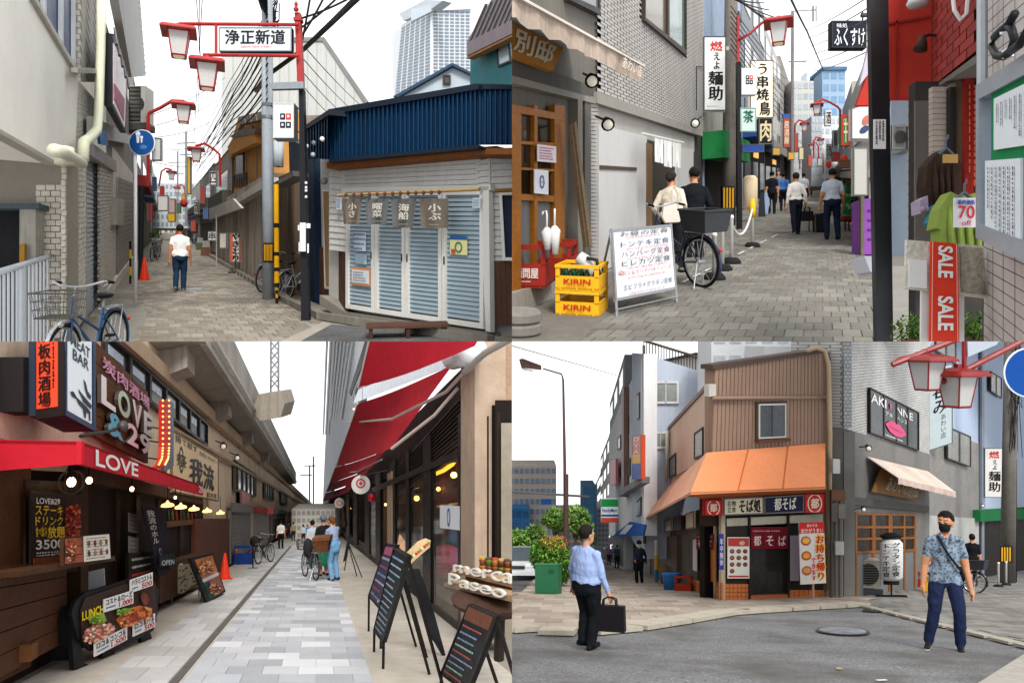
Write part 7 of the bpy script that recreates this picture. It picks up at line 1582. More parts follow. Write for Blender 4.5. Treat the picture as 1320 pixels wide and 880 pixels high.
for i in range(12):a=q.p((i+.5)/12,-.05,-.05);M=MB();M.ell(lambda x,y,h:a+V((x,y,h)),(0,0,0),(.05,.05,.04),8,5);D2=thing('dish','small colourful dish on the lit counter','dish',a,'dishes on the lit counter');M.build(D2,'food',m(['d9b83a','8a9a3a','c96a3a','d8d0c0'][i%4],.5,.2,emit=.25),smooth=True)
q=WR.Q((560,712),(592,712),(592,738),(560,730),-.3);B=thing('pink_sofa','pink patterned round seat behind the glass','seat',q.p(.5,1));M=MB();a=q.p(.5,.5);M.ell(lambda x,y,h:a+V((x,y,h)),(0,0,0),(.33,.3,.3),14,9);M.build(B,'cushion',m('a83f4c',.8,.35,25),smooth=True)
for i,(x,y,s_)in enumerate(((537,642,1.2),(528,611,.9),(585,612,1.0),(565,630,.8),(452,655,.5),(497,650,.8))):a=WR.q(x,y,-.5);L_=thing('glowing_bulb','warm glowing bulb hanging inside the dark shop','lamp',a,'bulbs inside the dark shop');M=MB();M.ell(lambda X,Y_,h:a+V((X,Y_,h)),(0,0,0),(.06*s_,)*3,8,6);M.build(L_,'bulb',m('ffc060',.4,0,emit=5),smooth=True);M=MB();M.tube([a,a+V((0,0,.5))],.006,4);M.build(L_,'cord',m('1a1a1a',.5,0))
L_=thing('tube_light','curved yellow light tube behind the upper glass','lamp',WR.q(575,600,-.2));M=MB();M.tube([WR.q(560,611,-.1),WR.q(572,606,-.1),WR.q(583,598,-.1),WR.q(592,585,-.1)],.035,8);M.build(L_,'tube',m('f0b030',.4,0,emit=1.2),smooth=True)
q=WR.Q((567,651),(592,652),(592,683),(567,680),.04);B=thing('glass_badge','white notice with round blue badge on the glass door','notice',q.p(.5,1));q.slab(B,'sheet',m('d6dade',.7,.04),.01);q.disc(B,'badge_ring',m('2f5fa8',.6,.05),.5,.5,.14,.008,r_in=.1)
q=WR.Q((524,680),(543,678),(543,708),(524,706),-.35);B=thing('paper_stack','white paper boxes stacked inside the shop window','boxes',q.p(.5,1));q.rows(B,'box',m('c9c8c4',.7,.1),5,.06,.3)
T=thing('plaster_pillar','rough beige plaster pillar carrying the awning arms','pillar',WR.q(600,820));WR.poly(T,'pillar_face',[(594,430),(612,400),(612,830),(594,818)],plaster('b09a86',.2),t=.4,off=.06)
FPi=front(WR.q(612,800).y);FPi.R(604,380,760,600,-.02).slab(T,'upper_face',m('ab917c',.9,.15,3,bump=.7,bsc=18),.2)
T=thing('folding_door','black folding door leaves stacked at the pillar','door',P(640,860,WR.q(620,800).y))
for i,(x0,x1,y0,y1)in enumerate(((608,625,530,790),(626,640,522,800),(638,662,516,815))):q=front(FPi.A.y-.1-.15*i).R(x0,y0,x1,y1);q.slab(T,'leaf',m('1d1611',.45,.15,4),.08);q.sub(.1,.05,.3,.95).rows(T,'moulding',m('2b211a',.45,.1),1,0,.02,off=.015)
front(FPi.A.y-.5).R(646,545,700,820).slab(T,'glass_leaf',m('8d8474',.1,.2,2),.03)
ra=m('a81426',.75,.1,3,bump=.08)
labs=['large red awning closest to the pillar, seen from below','second red awning along the right shops','third red awning along the right shops','fourth red awning along the right shops','fifth small red awning at the far right']
aw=[[(490,380),(650,380),(612,446),(462,499)],[(461,520),(584,470),(505,577),(433,601)],[(432,602),(496,581),(478,603),(425,622)],[(425,622),(476,605),(462,620),(420,634)],[(420,635),(460,622),(448,634),(416,646)]]
off_=[1.25,1.1,1.0,.9,.8]
for i,pts in enumerate(aw):
 A=thing('red_awning',labs[i],'awning',WR.q(*pts[0],off_[i]*.6),'red retractable awnings');vs=[]
 xs_=[p[0]for p in pts];x0,x1=min(xs_),max(xs_)
 f=[WR.q(x,y,off_[i]*(1-(x-x0)/(x1-x0))+.05)for x,y in pts];M=MB();n=8;sh=lambda u,v:f[0].lerp(f[1],u).lerp(f[3].lerp(f[2],u),v);vs=[sh(a/n,b/n)+V((0,0,-.05*sin(pi*a/n)))for b in range(n+1)for a in range(n+1)];M.addf(vs,[(b*(n+1)+a,b*(n+1)+a+1,(b+1)*(n+1)+a+1,(b+1)*(n+1)+a)for b in range(n)for a in range(n)]);M.build(A,'sheet',ra,smooth=True)
 a,b=(f[0],f[-1]);M=MB();M.tube([a,b],.02,6);M.build(A,'front_bar',m('d8d0c8',.4,.1))
aw2=[([(470,490),(600,445)],'first'),([(448,545),(505,540),(575,505),(598,480)],'second'),([(505,578),(560,535),(590,500)],'third'),([(432,598),(495,580)],'fourth'),([(425,610),(460,608),(492,592)],'fifth'),([(415,645),(450,628)],'sixth')]
T=thing('awning_bracket_frame','pale grey folding steel frame under the red awnings','awning frame',WR.q(598,480,.2))
for pts,_ in aw2:
 x0,x1=min(p[0]for p in pts),max(p[0]for p in pts);M=MB();M.tube([WR.q(x,y,.15+.8*(1-(x-x0)/(x1-x0))*min(1,(x1-x0)/80))for x,y in pts],.025,6);M.build(T,'arm',m('a89a90',.45,.1))
M=MB();M.tube([WR.q(584,462,.15),WR.q(612,452,.15)],[.16,.16],14);M.build(T,'motor_housing',m('cfd3d6',.35,.1),smooth=True);M=MB();M.tube([WR.q(600,478,.2),WR.q(625,455,.2),WR.q(660,435,.2)],.04,8);M.build(T,'bracket',m('9a938c',.5,.1))
WR.poly(thing('white_window_strip','strip of pale sky lit glazing between the red awnings','glazing',WR.q(520,500)),'glazing',[(462,502),(560,462),(592,452),(585,470),(455,520)],m('cfd8e2',.3,.05),t=.02,off=.0)
for i,(x,y,yt)in enumerate(((494,465,430),(471,481,455),(480,545,520),(468,541,500),(456,527,505),(451,571,550),(446,585,562),(440,592,575),(460,580,545))):
 a=WR.q(x,y,.55);L_=thing('string_bulb','clear glowing bulb dangling below the red awnings','lamp',a,'bulbs dangling below the red awnings');s_=.05 if i<4 else .04;M=MB();M.ell(lambda X,Y_,h:a+V((X,Y_,h)),(0,0,0),(s_,)*3,8,6);M.build(L_,'bulb',m('ffd9a0',.2,0,emit=1.5),smooth=True);M=MB();M.tube([a,WR.q(x-1,yt,.55)],.007,4);M.build(L_,'cord',m('2a2220',.5,0))
B=thing('round_shop_sign','white round projecting sign with red ring emblem','sign',WR.q(465,640));q=front(WR.q(470,700,.3).y).R(453,613,477,636);q.disc(B,'disc',m('d3d0cc',.5,.05),.5,.5,q.w/2,0,t=.08);q.disc(B,'ring',m('b04a50',.5,0),.5,.42,q.w*.26,.01,r_in=q.w*.17);q.disc(B,'ring',m('b04a50',.5,0),.5,.42,q.w*.1,.01);M=MB();M.tube([q.p(.5,0),WR.q(500,606,.1)],.015,5);M.build(B,'bracket',m('2a2622',.5,0))
B=thing('round_shop_sign','smaller round projecting sign further along the right shops','sign',WR.q(438,650));q=front(WR.q(440,690,.3).y).R(431,642,444,654);q.disc(B,'disc',m('cfc0b8',.5,.05),.5,.5,q.w/2,0,t=.08);q.disc(B,'ring',m('b0686a',.5,0),.5,.5,q.w*.28,.01,r_in=q.w*.18)
B=thing('red_lantern','dark red glass ball lantern beside the round sign','lantern',WR.q(479,650));a=WR.q(479,641,.2);M=MB();M.ell(lambda X,Y_,h:a+V((X,Y_,h)),(0,0,0),(.12,.12,.14),14,10);M.build(B,'globe',m('8a1018',.2,.1,emit=.25),smooth=True);M=MB();M.tube([a+V((0,0,.12)),a+V((0,0,.3))],.01,5);M.build(B,'hook',m('2a2622',.5,0))
T=thing('white_ribbed_building','white building with vertical ribs above the red awnings','building',P(440,640,40));Ww=Wall(WR.A-WR.n*.4,WR.A-WR.n*.4+WR.d)
Ww.poly(T,'wall',[(416,652),(418,600),(428,380),(500,380),(470,500),(440,600),(420,655)],m('c9cdd2',.7,.05,1),t=.3,off=.2)
for i in range(8):x=422+i*5.6;Ww.poly(T,'rib',[(408+(x-408)*.55,560 if i<3 else 540),(x,380),(x+2.4,380),(409+(x-408)*.58,560 if i<3 else 540)],m('d8dbde',.7,.05),t=.15,off=.35)
Ww.poly(T,'gutter',[(470,440),(478,440),(452,510),(450,505)],m('3a342f',.6,.1),t=.05,off=.5)
T=thing('lattice_mast','grey lattice railway mast on the viaduct','mast',P(354,500,26));M=MB();A0,B0=(349,359)
for y in range(380,500,12):M.tube([P(A0,y,26),P(B0,y+12,26)],.025,4);M.tube([P(B0,y,26),P(A0,y+12,26)],.025,4)
for x in(A0,B0):M.tube([P(x,380,26),P(x,512,26)],.035,5)
front(25.5).poly(T,'concrete_bracket',[(333,508),(362,504),(367,520),(362,538),(335,542),(325,530)],conc,t=1.2)
M.build(T,'lattice',metal('8f9296'))
for x,y0,l in((404,588,'thin far railway mast with crossarm'),(399,600,'second thin far railway mast')):T=thing('railway_mast',l,'mast',P(x,655,60));M=MB();M.tube([P(x,655,60),P(x,y0,60)],.06,5);M.tube([P(x-12,y0+12,60),P(x+3,y0+12,60)],.04,4);M.build(T,'pole',m('a9a9a9',.6,0))
tower('hazy pale building closing the arcade',376,656,432,694,58,'e6e2da',9,4,'b9b6ae')
def lboard(label,tl,tr,br,bl,dpy,rows_,cols_,frm='1a1714',face='20262c',lift=.0):
 Wb=Wall(Z.g(*dpy[0]),Z.g(*dpy[1]));T=thing('chalk_menu_board',label,'sign board',Z.g(*dpy[0]));q=Wb.Q(tl,tr,br,bl,0);q.slab(T,'slate',m(face,.6,.15,5),.03);q.frame(T,'board_frame',m(frm,.5,.1),.03,.05,.012)
 for i in range(rows_):q.scrib(T,m(cols_[i%len(cols_)],.7,0),1,.1,.05+i*.92/rows_,.92,.05+(i+.6)*.92/rows_,off=.008)
 for u in(.01,.99):
  a=q.p(u,1);M=MB();M.tube([q.p(u,.98),V((a.x,a.y,Z.gz(a.y)))],.016,5);M.build(T,'leg',m(frm,.5,.1))
 for u in(.05,.95):p=q.p(u,.0);e=V((p.x+.25,p.y+.75,Z.gz(p.y+.75)));M=MB();M.tube([p,e],.016,5);M.build(T,'rear_leg',m(frm,.5,.1))
 return T,q
T,q=lboard('folding menu board with purple tinted photo panel',(498,700),(511,702),(491,786),(475,768),((466,800),(480,820)),7,('8f9fc0','c0c4d0','b0607a'),face='3f3d55')
q.slab(T,'pink_block',m('b05a78',.6,.1),.005,.15,.04,.85,.16,.01);q.disc(T,'yellow_spot',m('c9b84a',.6,.1),.3,.86,.06,.012);q.disc(T,'white_spot',m('c9c9d0',.6,.1),.75,.9,.07,.012)
T,q=lboard('folding black chalk board with blue white writing',(508,706),(526,716),(494,828),(482,812),((478,832),(492,858)),13,('9fb6d0','b9c4cc','8fb0b8'))
T,q=lboard('low chalk board leaning below the white wooden letters',(605,778),(641,793),(602,893),(568,868),((566,880),(600,925)),11,('7fa0b8','9fc0b0','b85a50','8f9fc0'),face='161b22')
q.slab(T,'wood_scraps',wood('7a4a34'),.02,.05,.02,.95,.17,.012)
B=thing('food_cutout','long pizza shaped cut-out board mounted on the chalk board','cut-out',P(528,735,Z.Y(832)));Wc=front(Z.Y(832));Wc.poly(B,'cutout',[(511,733),(514,722),(528,708),(538,698),(548,694),(555,697),(554,705),(542,715),(532,724),(526,735),(518,737)],m('cbb083',.6,.35,10),t=.03)
for i in range(14):x=516+i*2.7;y=730-i*2.3;Wc.R(x,y-2,x+3,y+1,.01).slab(B,'topping',m(['b0603a','7f8a3a','d8d0b8','a83a2c'][i%4],.6,.2),.008)
Wc.poly(B,'hand_photo',[(512,702),(515,688),(522,698),(522,712)],m('b08a70',.6,.3,10),t=.02,off=-.02)
T=thing('leather_strap_sheet','black cloth sheet draped behind the chalk board','cloth',P(560,840,Z.Y(850)));M=MB();Wc=front(Z.Y(845));vs=[]
pl=[((522,735),(540,732)),((530,762),(548,752)),((540,770),(560,790)),((550,815),(568,820)),((560,828),(573,838)),((570,845),(576,850))]
for i,(a,b)in enumerate(pl):vs+=[Wc.q(*a,.05*sin(i*2)),Wc.q(*b,-.05)]
M.addf(vs,[(2*i,2*i+1,2*i+3,2*i+2)for i in range(len(pl)-1)]);M.build(T,'sheet',m('16171a',.5,.15,4,bump=.3,bsc=6),smooth=True)
T=thing('letter_shelf','wooden shelf stand with tilted planks by the black doors','shelf',P(630,770,7.4));Wh=Wall(P(572,760,8.2),P(680,780,7.0))
Wh.poly(T,'plank',[(582,734),(680,752),(680,762),(580,737)],wood('b09070'),t=.12,off=0);Wh.poly(T,'plank',[(572,751),(580,750),(680,772),(680,780),(572,755)],wood('a68a70'),t=.14,off=.15);Wh.poly(T,'shelf_body',[(600,742),(680,758),(680,776),(600,758)],wood('5a3c28'),t=.3,off=-.02)
M=MB();M.tube([P(645,775,7.4),P(643,850,7.4)],.05,8);M.build(T,'stand_post',m('2a2522',.5,.1))
M=MB();M.lathe(lambda x,y,h:P(640,772,7.4)+V((x,y,h)),[(.28,-.1),(.42,-.02),(.44,.02)],18);M.build(T,'round_tray',wood('4a342a'))
wl_=m('d9d5cc',.6,.08);L1=thing('wooden_letters','white wooden letters spelling merca on the upper plank','letters',Wh.q(620,740));Wh.Q((586,727),(662,739),(662,752),(586,736),.02).text(L1,'merca',wl_,bold=.0,off=.02,t=.03,smat=m('b9b2a6',.6,.05))
L1=thing('wooden_letters','white wooden letters spelling Paseo on the lower plank','letters',Wh.q(610,760));Wh.Q((580,738),(652,755),(652,771),(580,752),.17).text(L1,'Paseo',wl_,bold=.0,off=.02,t=.03,smat=m('b9b2a6',.6,.05))
for i in range(12):a=P(622+(i%6)*8,724+(i//6)*8+(i%6)*.8,7.7);J=thing('jar','small jar with coloured lid behind the white letters','jar',a,'jars behind the white letters');M=MB();M.lathe(lambda x,y,h:a+V((x,y,h)),[(.03,-.03),(.034,.02),(.03,.035)],10);M.build(J,'glass',m(['6a3a20','4a5a20','8a5a20','5a2a24'][i%4],.25,.1),smooth=True);M=MB();M.lathe(lambda x,y,h:a+V((x,y,h)),[(.03,.035),(.03,.05)],10);M.build(J,'lid',m(['b08a3a','3a3a3a','a8402f'][i%3],.4,.1))
T=thing('easel_board','dark leaning menu easel beside the people on the walkway','sign board',Z.g(452,742));Wc=front(Z.Y(735));Wc.poly(T,'panel',[(449,690),(453,688),(446,722),(442,724)],m('23262c',.6,.2),t=.02);
for a,b in(((450,702),(468,747)),((449,702),(460,742)),((450,700),(444,735))):M=MB();M.tube([P(*a,Z.Y(742)),P(*b,Z.Y(744))],.015,5);M.build(T,'leg',m('17181a',.5,.1))
WR.poly(thing('wicker_canopy','brown rattan canopy behind the walkway people','canopy',WR.q(440,665)),'rattan',[(428,662),(442,652),(444,678),(432,682)],wood('5a3826'),t=.1,off=.2)
# ================================================================== CORNER NOODLE SHOP (lower right)
use(BR);Z=BR
WF=Wall(Z.g(930,776),Z.g(1067,771));WD=vwall(930,776);WG=Wall(Z.g(1090,771),Z.g(1250,747))
as_=m('6f6f70',.9,.14,3,bump=.5,bsc=70,kind='asphalt')
ground_poly('road',[(100,960),(1800,960),(1800,705),(100,705)],as_,lift=-.02)
kb=[(610,782),(640,797),(668,807),(700,813),(745,814),(800,809),(860,800),(920,790),(960,787),(1098,779)]
pav=[(738,704.5),(700,735),(688,752),(668,768),(640,780),(610,782)]+kb[1:]+[(1130,773),(1090,770),(930,774),(733,704.5)]
G=ground_poly('pavement',pav,plaster('b3a799',.1),lift=.05)
kp=pav
paving(G,'paving_slab',[m(c,.85,.1,4,bump=.2,bsc=50)for c in('a89c8f','b0a497','a09488','ada095','968a80')],-3.2,9.5,12.6,60,.52,.72,.012,lambda x,y:inpoly(x,y,kp)and y<812-max(0,(x-700))*.075,limit=300,lift=.062,jit=.002)
K=thing('kerb','pale granite kerb curving round the noodle shop corner','kerb',Z.g(745,814))
def kerb(T,pts,w,col,h=.09):
 P3=[Z.g(*p)for p in pts];out=[]
 for a,b in zip(P3,P3[1:]):
  n=max(1,int((b-a).length/.8));d=(b-a).normalized();s=V((d.y,-d.x,0))*w
  if s.y>0:s=-s
  for i in range(n):
   u,v=a.lerp(b,i/n+.008),a.lerp(b,(i+1)/n-.008);up=V((0,0,h));sl=lambda p:p+s+V((0,0,Z.s*s.y))
   M=MB();M.hexa([u,v,sl(v),sl(u),u+up,v+up,sl(v)+up*.85,sl(u)+up*.85]);M.build(T,'kerb_stone',plaster(col,.15))
kerb(K,kb,.55,'b3ab9c')
G2=ground_poly('lane_paving',[(1098,778),(1340,838),(1500,838),(1500,720),(1250,745),(1090,771)],plaster('7f7d79',.1),lift=.02)
paving(G2,'paver',[m(c,.88,.14,5,bump=.3,bsc=40)for c in('85837f','8c8a86','7c7a76')],6,20,11,34,.32,.42,.012,lambda x,y:x>1100 and y<776+(x-1098)*.235 and y>772-(x-1090)*.13 and x<1330,limit=250,lift=.032,jit=.002)
K=thing('edge_kerb','flat pale stone edging between asphalt and lane paving','kerb',Z.g(1200,805));kerb(K,[(1098,779),(1340,840)],.22,'a8a296',.04)
ground_poly('corner_pavement',[(1258,885),(1340,832),(1700,960),(1230,960)],plaster('a5a097',.3),lift=.03)
for i,(x,y,r,l,c)in enumerate(((1086,813,.42,'patterned steel manhole cover in the asphalt','8f959a'),(1124,787,.2,'small dark manhole cover near the lane paving','4a4a4a'))):
 T=thing('manhole_cover',l,'manhole',Z.g(x,y));fr=frame(Z.g(x,y),0,1.5);M=MB();M.lathe(fr,[(r,0),(r,.012)],28);M.build(T,'rim',metal('55585a'));M=MB();M.lathe(fr,[(r*.88,0),(r*.88,.018)],28);M.build(T,'plate',m(c,.5,.4,14,bump=.8,bsc=30,metal=.4))
T=thing('drain_grate','small dark drain grate at the kerb','drain cover',Z.g(952,789));M=MB();M.box(frame(Z.g(952,789),0,1.3),-.22,.22,-.1,.1,.05,.085);M.build(T,'plate',m('6a5f55',.7,.2))
T=thing('yellow_marker','flattened litter scrap on the asphalt','litter',Z.g(1082,861));M=MB();M.box(frame(Z.g(1082,861)),-.03,.03,-.03,.03,0,.006);M.build(T,'scrap',m('b9a06a',.8,.1))
T=thing('paper_scrap','white paper scrap on the asphalt','litter',Z.g(1136,876));M=MB();M.box(frame(Z.g(1136,876),30),-.06,.06,-.02,.02,0,.006);M.build(T,'scrap',m('c9d6d0',.8,.1))
T=thing('noodle_shop','brown clad corner noodle shop with orange awning and open counter','building',Z.g(1000,774))
br_=m('8d7464',.55,.1,2,streak=.2)
WF.poly(T,'front_core',[(921,474),(1065,454),(1065,640),(921,640)],br_,t=.4,off=-.06)
q=WF.Q((922,473),(1064,453),(1064,578),(918,586));q.rows(T,'cladding_strip',br_,30,.16,.05,axis=1,off=.0)
WF.poly(T,'roof_edge',[(919,470),(1066,449),(1066,454),(919,476)],m('4a3f38',.5,.1),t=.5,off=.06)
M=MB();M.tube([WF.q(918,513,.1),WF.q(1066,512,.1)],.05,8);M.build(T,'pipe',m('8d7565',.5,.1),smooth=True)
q=WF.Q((975,518),(1015,517),(1015,567),(975,569),.06);q.slab(T,'window_recess',m('4a3a30',.6,.1),.05,off=-.02);W_=q.sub(.06,.05,.94,.93);W_.slab(T,'window_pane',m('43484c',.25,.3,3,spec=.2),.02,0,0,.5,1);W_.slab(T,'window_pane',m('4a5054',.25,.3,3,spec=.2),.02,.5,0,1,1,.02);W_.frame(T,'window_frame',m('b9b9b6',.4,.1),.04,.06,.03);q.slab(T,'window_sill',m('5f3a2c',.6,.1),.1,-.03,.95,1.03,1.02,.1)
WE=Wall(WF.q(1066,700),WF.q(1066,700)+V((1,1.6,0)));WE.poly(T,'right_side',[(1065,452),(1088,466),(1088,771),(1065,772)],m('7a6455',.6,.12,2,kind='board'),t=.5,off=0)
WD.poly(T,'side_core',[(921,474),(917,489),(858,557),(858,640),(925,640)],plaster('cdb29c',.2),t=.6,off=-.04)
q=WD.Q((918,488),(858,557),(858,620),(918,588),-.02);q.rows(T,'side_strip',m('cbb19c',.6,.08,2,streak=.2),24,.04,.03,axis=1,off=.02)
WD.poly(T,'side_annex',[(858,560),(840,582),(840,650),(858,640)],plaster('a8a29a'),t=.6,off=-.05)
WD.poly(T,'roof_edge',[(922,470),(918,485),(857,554),(857,558),(918,491),(922,478)],m('77655a',.5,.1),t=.3,off=.05)
for x0,x1,y0,y1 in((895,906,550,592),(863,871,583,616)):q=WD.Q((x0,y0+8),(x1,y0),(x1,y1-4),(x0,y1),.03);q.slab(T,'side_window',m('6d6f69',.3,.2,spec=.2),.03);q.frame(T,'side_window_frame',m('3a322c',.5,.1),.06,.06,.02)
for x,y0,y1 in((913,488,570),(860,555,620)):M=MB();M.tube([WD.q(x,y0,.15),WD.q(x-1,y1,.15)],.06,8);M.build(T,'drain_pipe',m('c2b6a8',.5,.1),smooth=True)
WF.poly(T,'meter_box',[(914,496),(923,495),(923,510),(914,511)],m('b0aca4',.5,.1),t=.2,off=.15)
M=MB();M.tube([WF.q(1040,452,.25),WF.q(1052,448,.25),WF.q(1063,452,.25),WF.q(1068,470,.25),WF.q(1070,560,.25),WF.q(1068,760,.25)],.06,8);M.build(T,'conduit',m('a8977a',.5,.1),smooth=True)
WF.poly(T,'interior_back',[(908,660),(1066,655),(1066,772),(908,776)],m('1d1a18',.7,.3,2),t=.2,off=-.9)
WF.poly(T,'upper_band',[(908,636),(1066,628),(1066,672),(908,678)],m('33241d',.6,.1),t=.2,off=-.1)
WD.poly(T,'side_front',[(930,645),(853,675),(853,748),(930,776)],m('57524b',.7,.15,2),t=.2,off=-.05)
WD.poly(T,'side_door',[(899,694),(921,688),(921,772),(899,764)],m('191715',.7,.2),t=.05,off=.0)
bt=m('b5693c',.5,.15,6)
for W_,a,b,nn in((WF,(935,752,966,774),None,6),(WF,(1018,760,1066,774),None,8)):
 W_.R(*a,.02).grid(T,'brick_tile',bt,nn,4,.1,.12,.06,brick=False)
WD.Q((922,748),(930,750),(930,777),(922,774),.04).grid(T,'brick_tile',bt,2,4,.1,.12,.05);WD.Q((893,746),(901,748),(901,763),(893,760),.04).grid(T,'brick_tile',bt,2,3,.1,.12,.05)
WF.poly(T,'step',[(966,768),(1018,766),(1018,773),(966,776)],m('a8623a',.6,.15),t=.5,off=.05)
for x0,x1 in((930,935),(966,968),(1016,1018)):WF.poly(T,'post',[(x0,664),(x1,664),(x1,774),(x0,776)],m('a89a86' if x0==930 else '2a2624',.5,.1),t=.1,off=.06)
for x in(922,933):M=MB();M.tube([P(x,664,Z.Y(774)),P(x,774,Z.Y(774))],.05,8);M.build(T,'drain_pipe',m('b5a88e',.5,.1),smooth=True)
WF.poly(T,'glass_door',[(968,690),(1016,688),(1016,768),(968,770)],m('2b2a29',.08,.4,2,spec=.6),t=.03,off=-.05);WF.poly(T,'dark_wall',[(1018,676),(1066,674),(1066,760),(1018,762)],m('231f1d',.6,.2),t=.1,off=.0);WF.poly(T,'dark_wall',[(935,676),(966,675),(966,752),(935,753)],m('2c2927',.5,.2),t=.1,off=.0)
WF.poly(T,'pale_transom',[(937,668),(1064,662),(1064,672),(937,678)],m('b5b3a2',.5,.15),t=.03,off=.0)
def crest(W,a,lab):
 B=board(lab,W,*a,'b8262a',None,t=.08,off=.35,fr_='8a1d1f');r=B.q.w*.36;B.q.disc(B,'crest_ring',m('d6c9b4',.5,0),.5,.5,r,.008,r_in=r*.86);B.q.text(B,'都',m('d6c9b4',.5,0),.3,.25,.7,.75,bold=.03,off=.008)
crest(WF,(908,644,931,664),'red square crest sign left of the noodle name board');crest(WF,(1037,636,1063,661),'red square crest sign right of the navy name board')
B=board('cream name board with black hiragana over the counter',WF,(933,642),(984,640),(984,662),(933,664),'cfc8ae',None,t=.08,off=.35);B.q.text(B,'そば処',m('1b1815',.5,0),.38,.12,.93,.88,bold=.05);B.q.text(B,'名物\n立食',m('1b1815',.5,0),.08,.15,.3,.85,bold=.01)
B=board('navy name board with white characters over the door',WF,(985,640),(1036,637),(1036,660),(985,662),'171b38',None,t=.08,off=.34);B.q.text(B,'都そば',m('d9d6cc',.5,0),.25,.12,.8,.82,bold=.02)
for i,x in enumerate((855,868,884)):board(['small pale side sign under the awning end','small dark side sign under the awning','small cream side sign under the awning near the corner'][i],WD,(x,672-i*5),(x+10,668-i*5),(x+10,684-i*2),(x,686-i*2),['b3b0a6','3a3a3a','c6c2b0'][i],None,t=.06,off=.2,fr_='8a2a28')
A=thing('orange_awning','orange canvas awning wrapping round the shop corner','awning',WF.q(980,630,.9));oc=m('dc8a5e',.85,.08,2,bump=.08,streak=.12)
t0,t1=WF.q(911,583,.05),WF.q(1064,571,.05);b0,b1=WF.q(890,634,.95),WF.q(1064,627,.95);l0,l1=WD.q(864,625,.05),WD.q(820,673,.9)
n=3
for i in range(n):
 u,v=i/n,(i+1)/n;f=[t0.lerp(t1,u),t0.lerp(t1,v),b0.lerp(b1,v),b0.lerp(b1,u)];M=MB();M.prism(f,[p-V((0,0,.03))for p in f]);M.build(A,'front_sheet',oc)
 if i:M=MB();M.tube([f[0]+V((0,-.01,.01)),f[3]+V((0,-.01,.01))],.012,5);M.build(A,'seam',m('b86238',.8,.1))
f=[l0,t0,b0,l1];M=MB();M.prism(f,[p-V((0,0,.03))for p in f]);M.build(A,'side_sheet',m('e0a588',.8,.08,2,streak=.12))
def strip3(a,b,h,mt,nm):M=MB();M.prism([a,b,b-V((0,0,h)),a-V((0,0,h))],[p+V((.02,.03,0))for p in(a,b,b-V((0,0,h)),a-V((0,0,h)))]);M.build(A,nm,mt)
strip3(b0,b1,.06,m('d8895c',.8,.1),'front_valance');strip3(l1,b0,.06,m('d8a080',.8,.1),'side_valance')
q=Q3(l0.lerp(t0,.3),l0.lerp(t0,.6),l1.lerp(b0,.6),l1.lerp(b0,.3));q.disc(A,'white_mark',m('d9c4b4',.7,.05),.5,.5,.28,.03,ar=1.2)
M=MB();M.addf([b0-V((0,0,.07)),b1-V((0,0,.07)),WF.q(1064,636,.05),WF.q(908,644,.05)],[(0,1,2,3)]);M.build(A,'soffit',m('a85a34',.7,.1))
def noren(lab,W,a,txt,col='6b1626',n=3):
 x0,y0,x1,y1=a;N_=thing('noren_curtain',lab,'curtain',W.q((x0+x1)/2,y1));
 for i in range(n):
  q=W.R(x0+(x1-x0)*i/n+.3,y0,x0+(x1-x0)*(i+1)/n-.3,y1,.1+.01*(i%2));q.slab(N_,'cloth_panel',cloth(col),.02)
  if i<len(txt):q.text(N_,txt[i],m('d3c4b8',.7,0),.2,.4,.8,.85,bold=.01,off=.008)
 q=W.R(x0,y0,x1,y1,.12);q.scrib(N_,m('b08a88',.7,0),1,.05,.12,.95,.24,off=.004)
noren('dark red door curtain with white characters at the noodle shop door',WF,(968,679,1016,707),'都そば',n=3);noren('dark red door curtain at the side entrance',WD,(897,688,920,708),'そば',n=2)
B=board('white meal poster with rows of bowl photos',WF,938,692,966,745,'cfccc6',None,t=.02,off=.12,fr_=None)
B.q.slab(B,'red_band',m('a83a34',.6,.1),.005,.02,.02,.98,.22,.004);B.q.disc(B,'bowl_photo',m('b8a08a',.5,.3),.65,.14,.09,.008,ar=.6);B.q.slab(B,'red_band',m('a83a34',.6,.1),.005,.04,.93,.96,.97,.004)
for i in range(10):B.q.disc(B,'bowl_photo',m('3a2a24',.5,.2),.2+(i%3)*.3,.34+(i//3)*.16,.075,.006,ar=.75);B.q.disc(B,'food_photo',m(['b0503a','8a5a3a','9a3f34'][i%3],.5,.3,14),.2+(i%3)*.3,.335+(i//3)*.16,.05,.009,ar=.6)
board('narrow purple strip sign on the corner post',P and front(Z.Y(778)),927,688,933,734,'3a3a86','年中無休','c9c9d8',vert=True,t=.03,fr_=None)
board('food photo poster at the side entrance',WD,(914,700),(922,697),(922,750),(914,748),'a8683a',None,t=.02,off=.1,fr_=None)
board('white printed menu strip at the side entrance',WD,(893,696),(898,694),(898,736),(893,734),'bdb8b0',None,t=.02,off=.1,fr_=None)
board('pale lilac menu strip beside the banner',WF,1019,690,1030,748,'9a8f9c',None,t=.02,off=.12,fr_=None)
T=thing('shop_banner','white and red upright banner with noodle photos and yellow red characters','banner',WF.q(1045,775,.6));q=WF.Q((1030,673),(1062,672),(1065,751),(1032,753),.6);q.slab(T,'cloth',cloth('cfcac6'),.02);q.slab(T,'red_head',m('b82a26',.7,.06),.005,0,0,1,.18,.004);q.text(T,'出汁がうまい',m('e6dcd0',.7,0),.06,.1,.94,.17,bold=.01,off=.01);q.text(T,'都のそば',m('e6dcd0',.7,0),.3,.03,.72,.08,bold=0,off=.01)
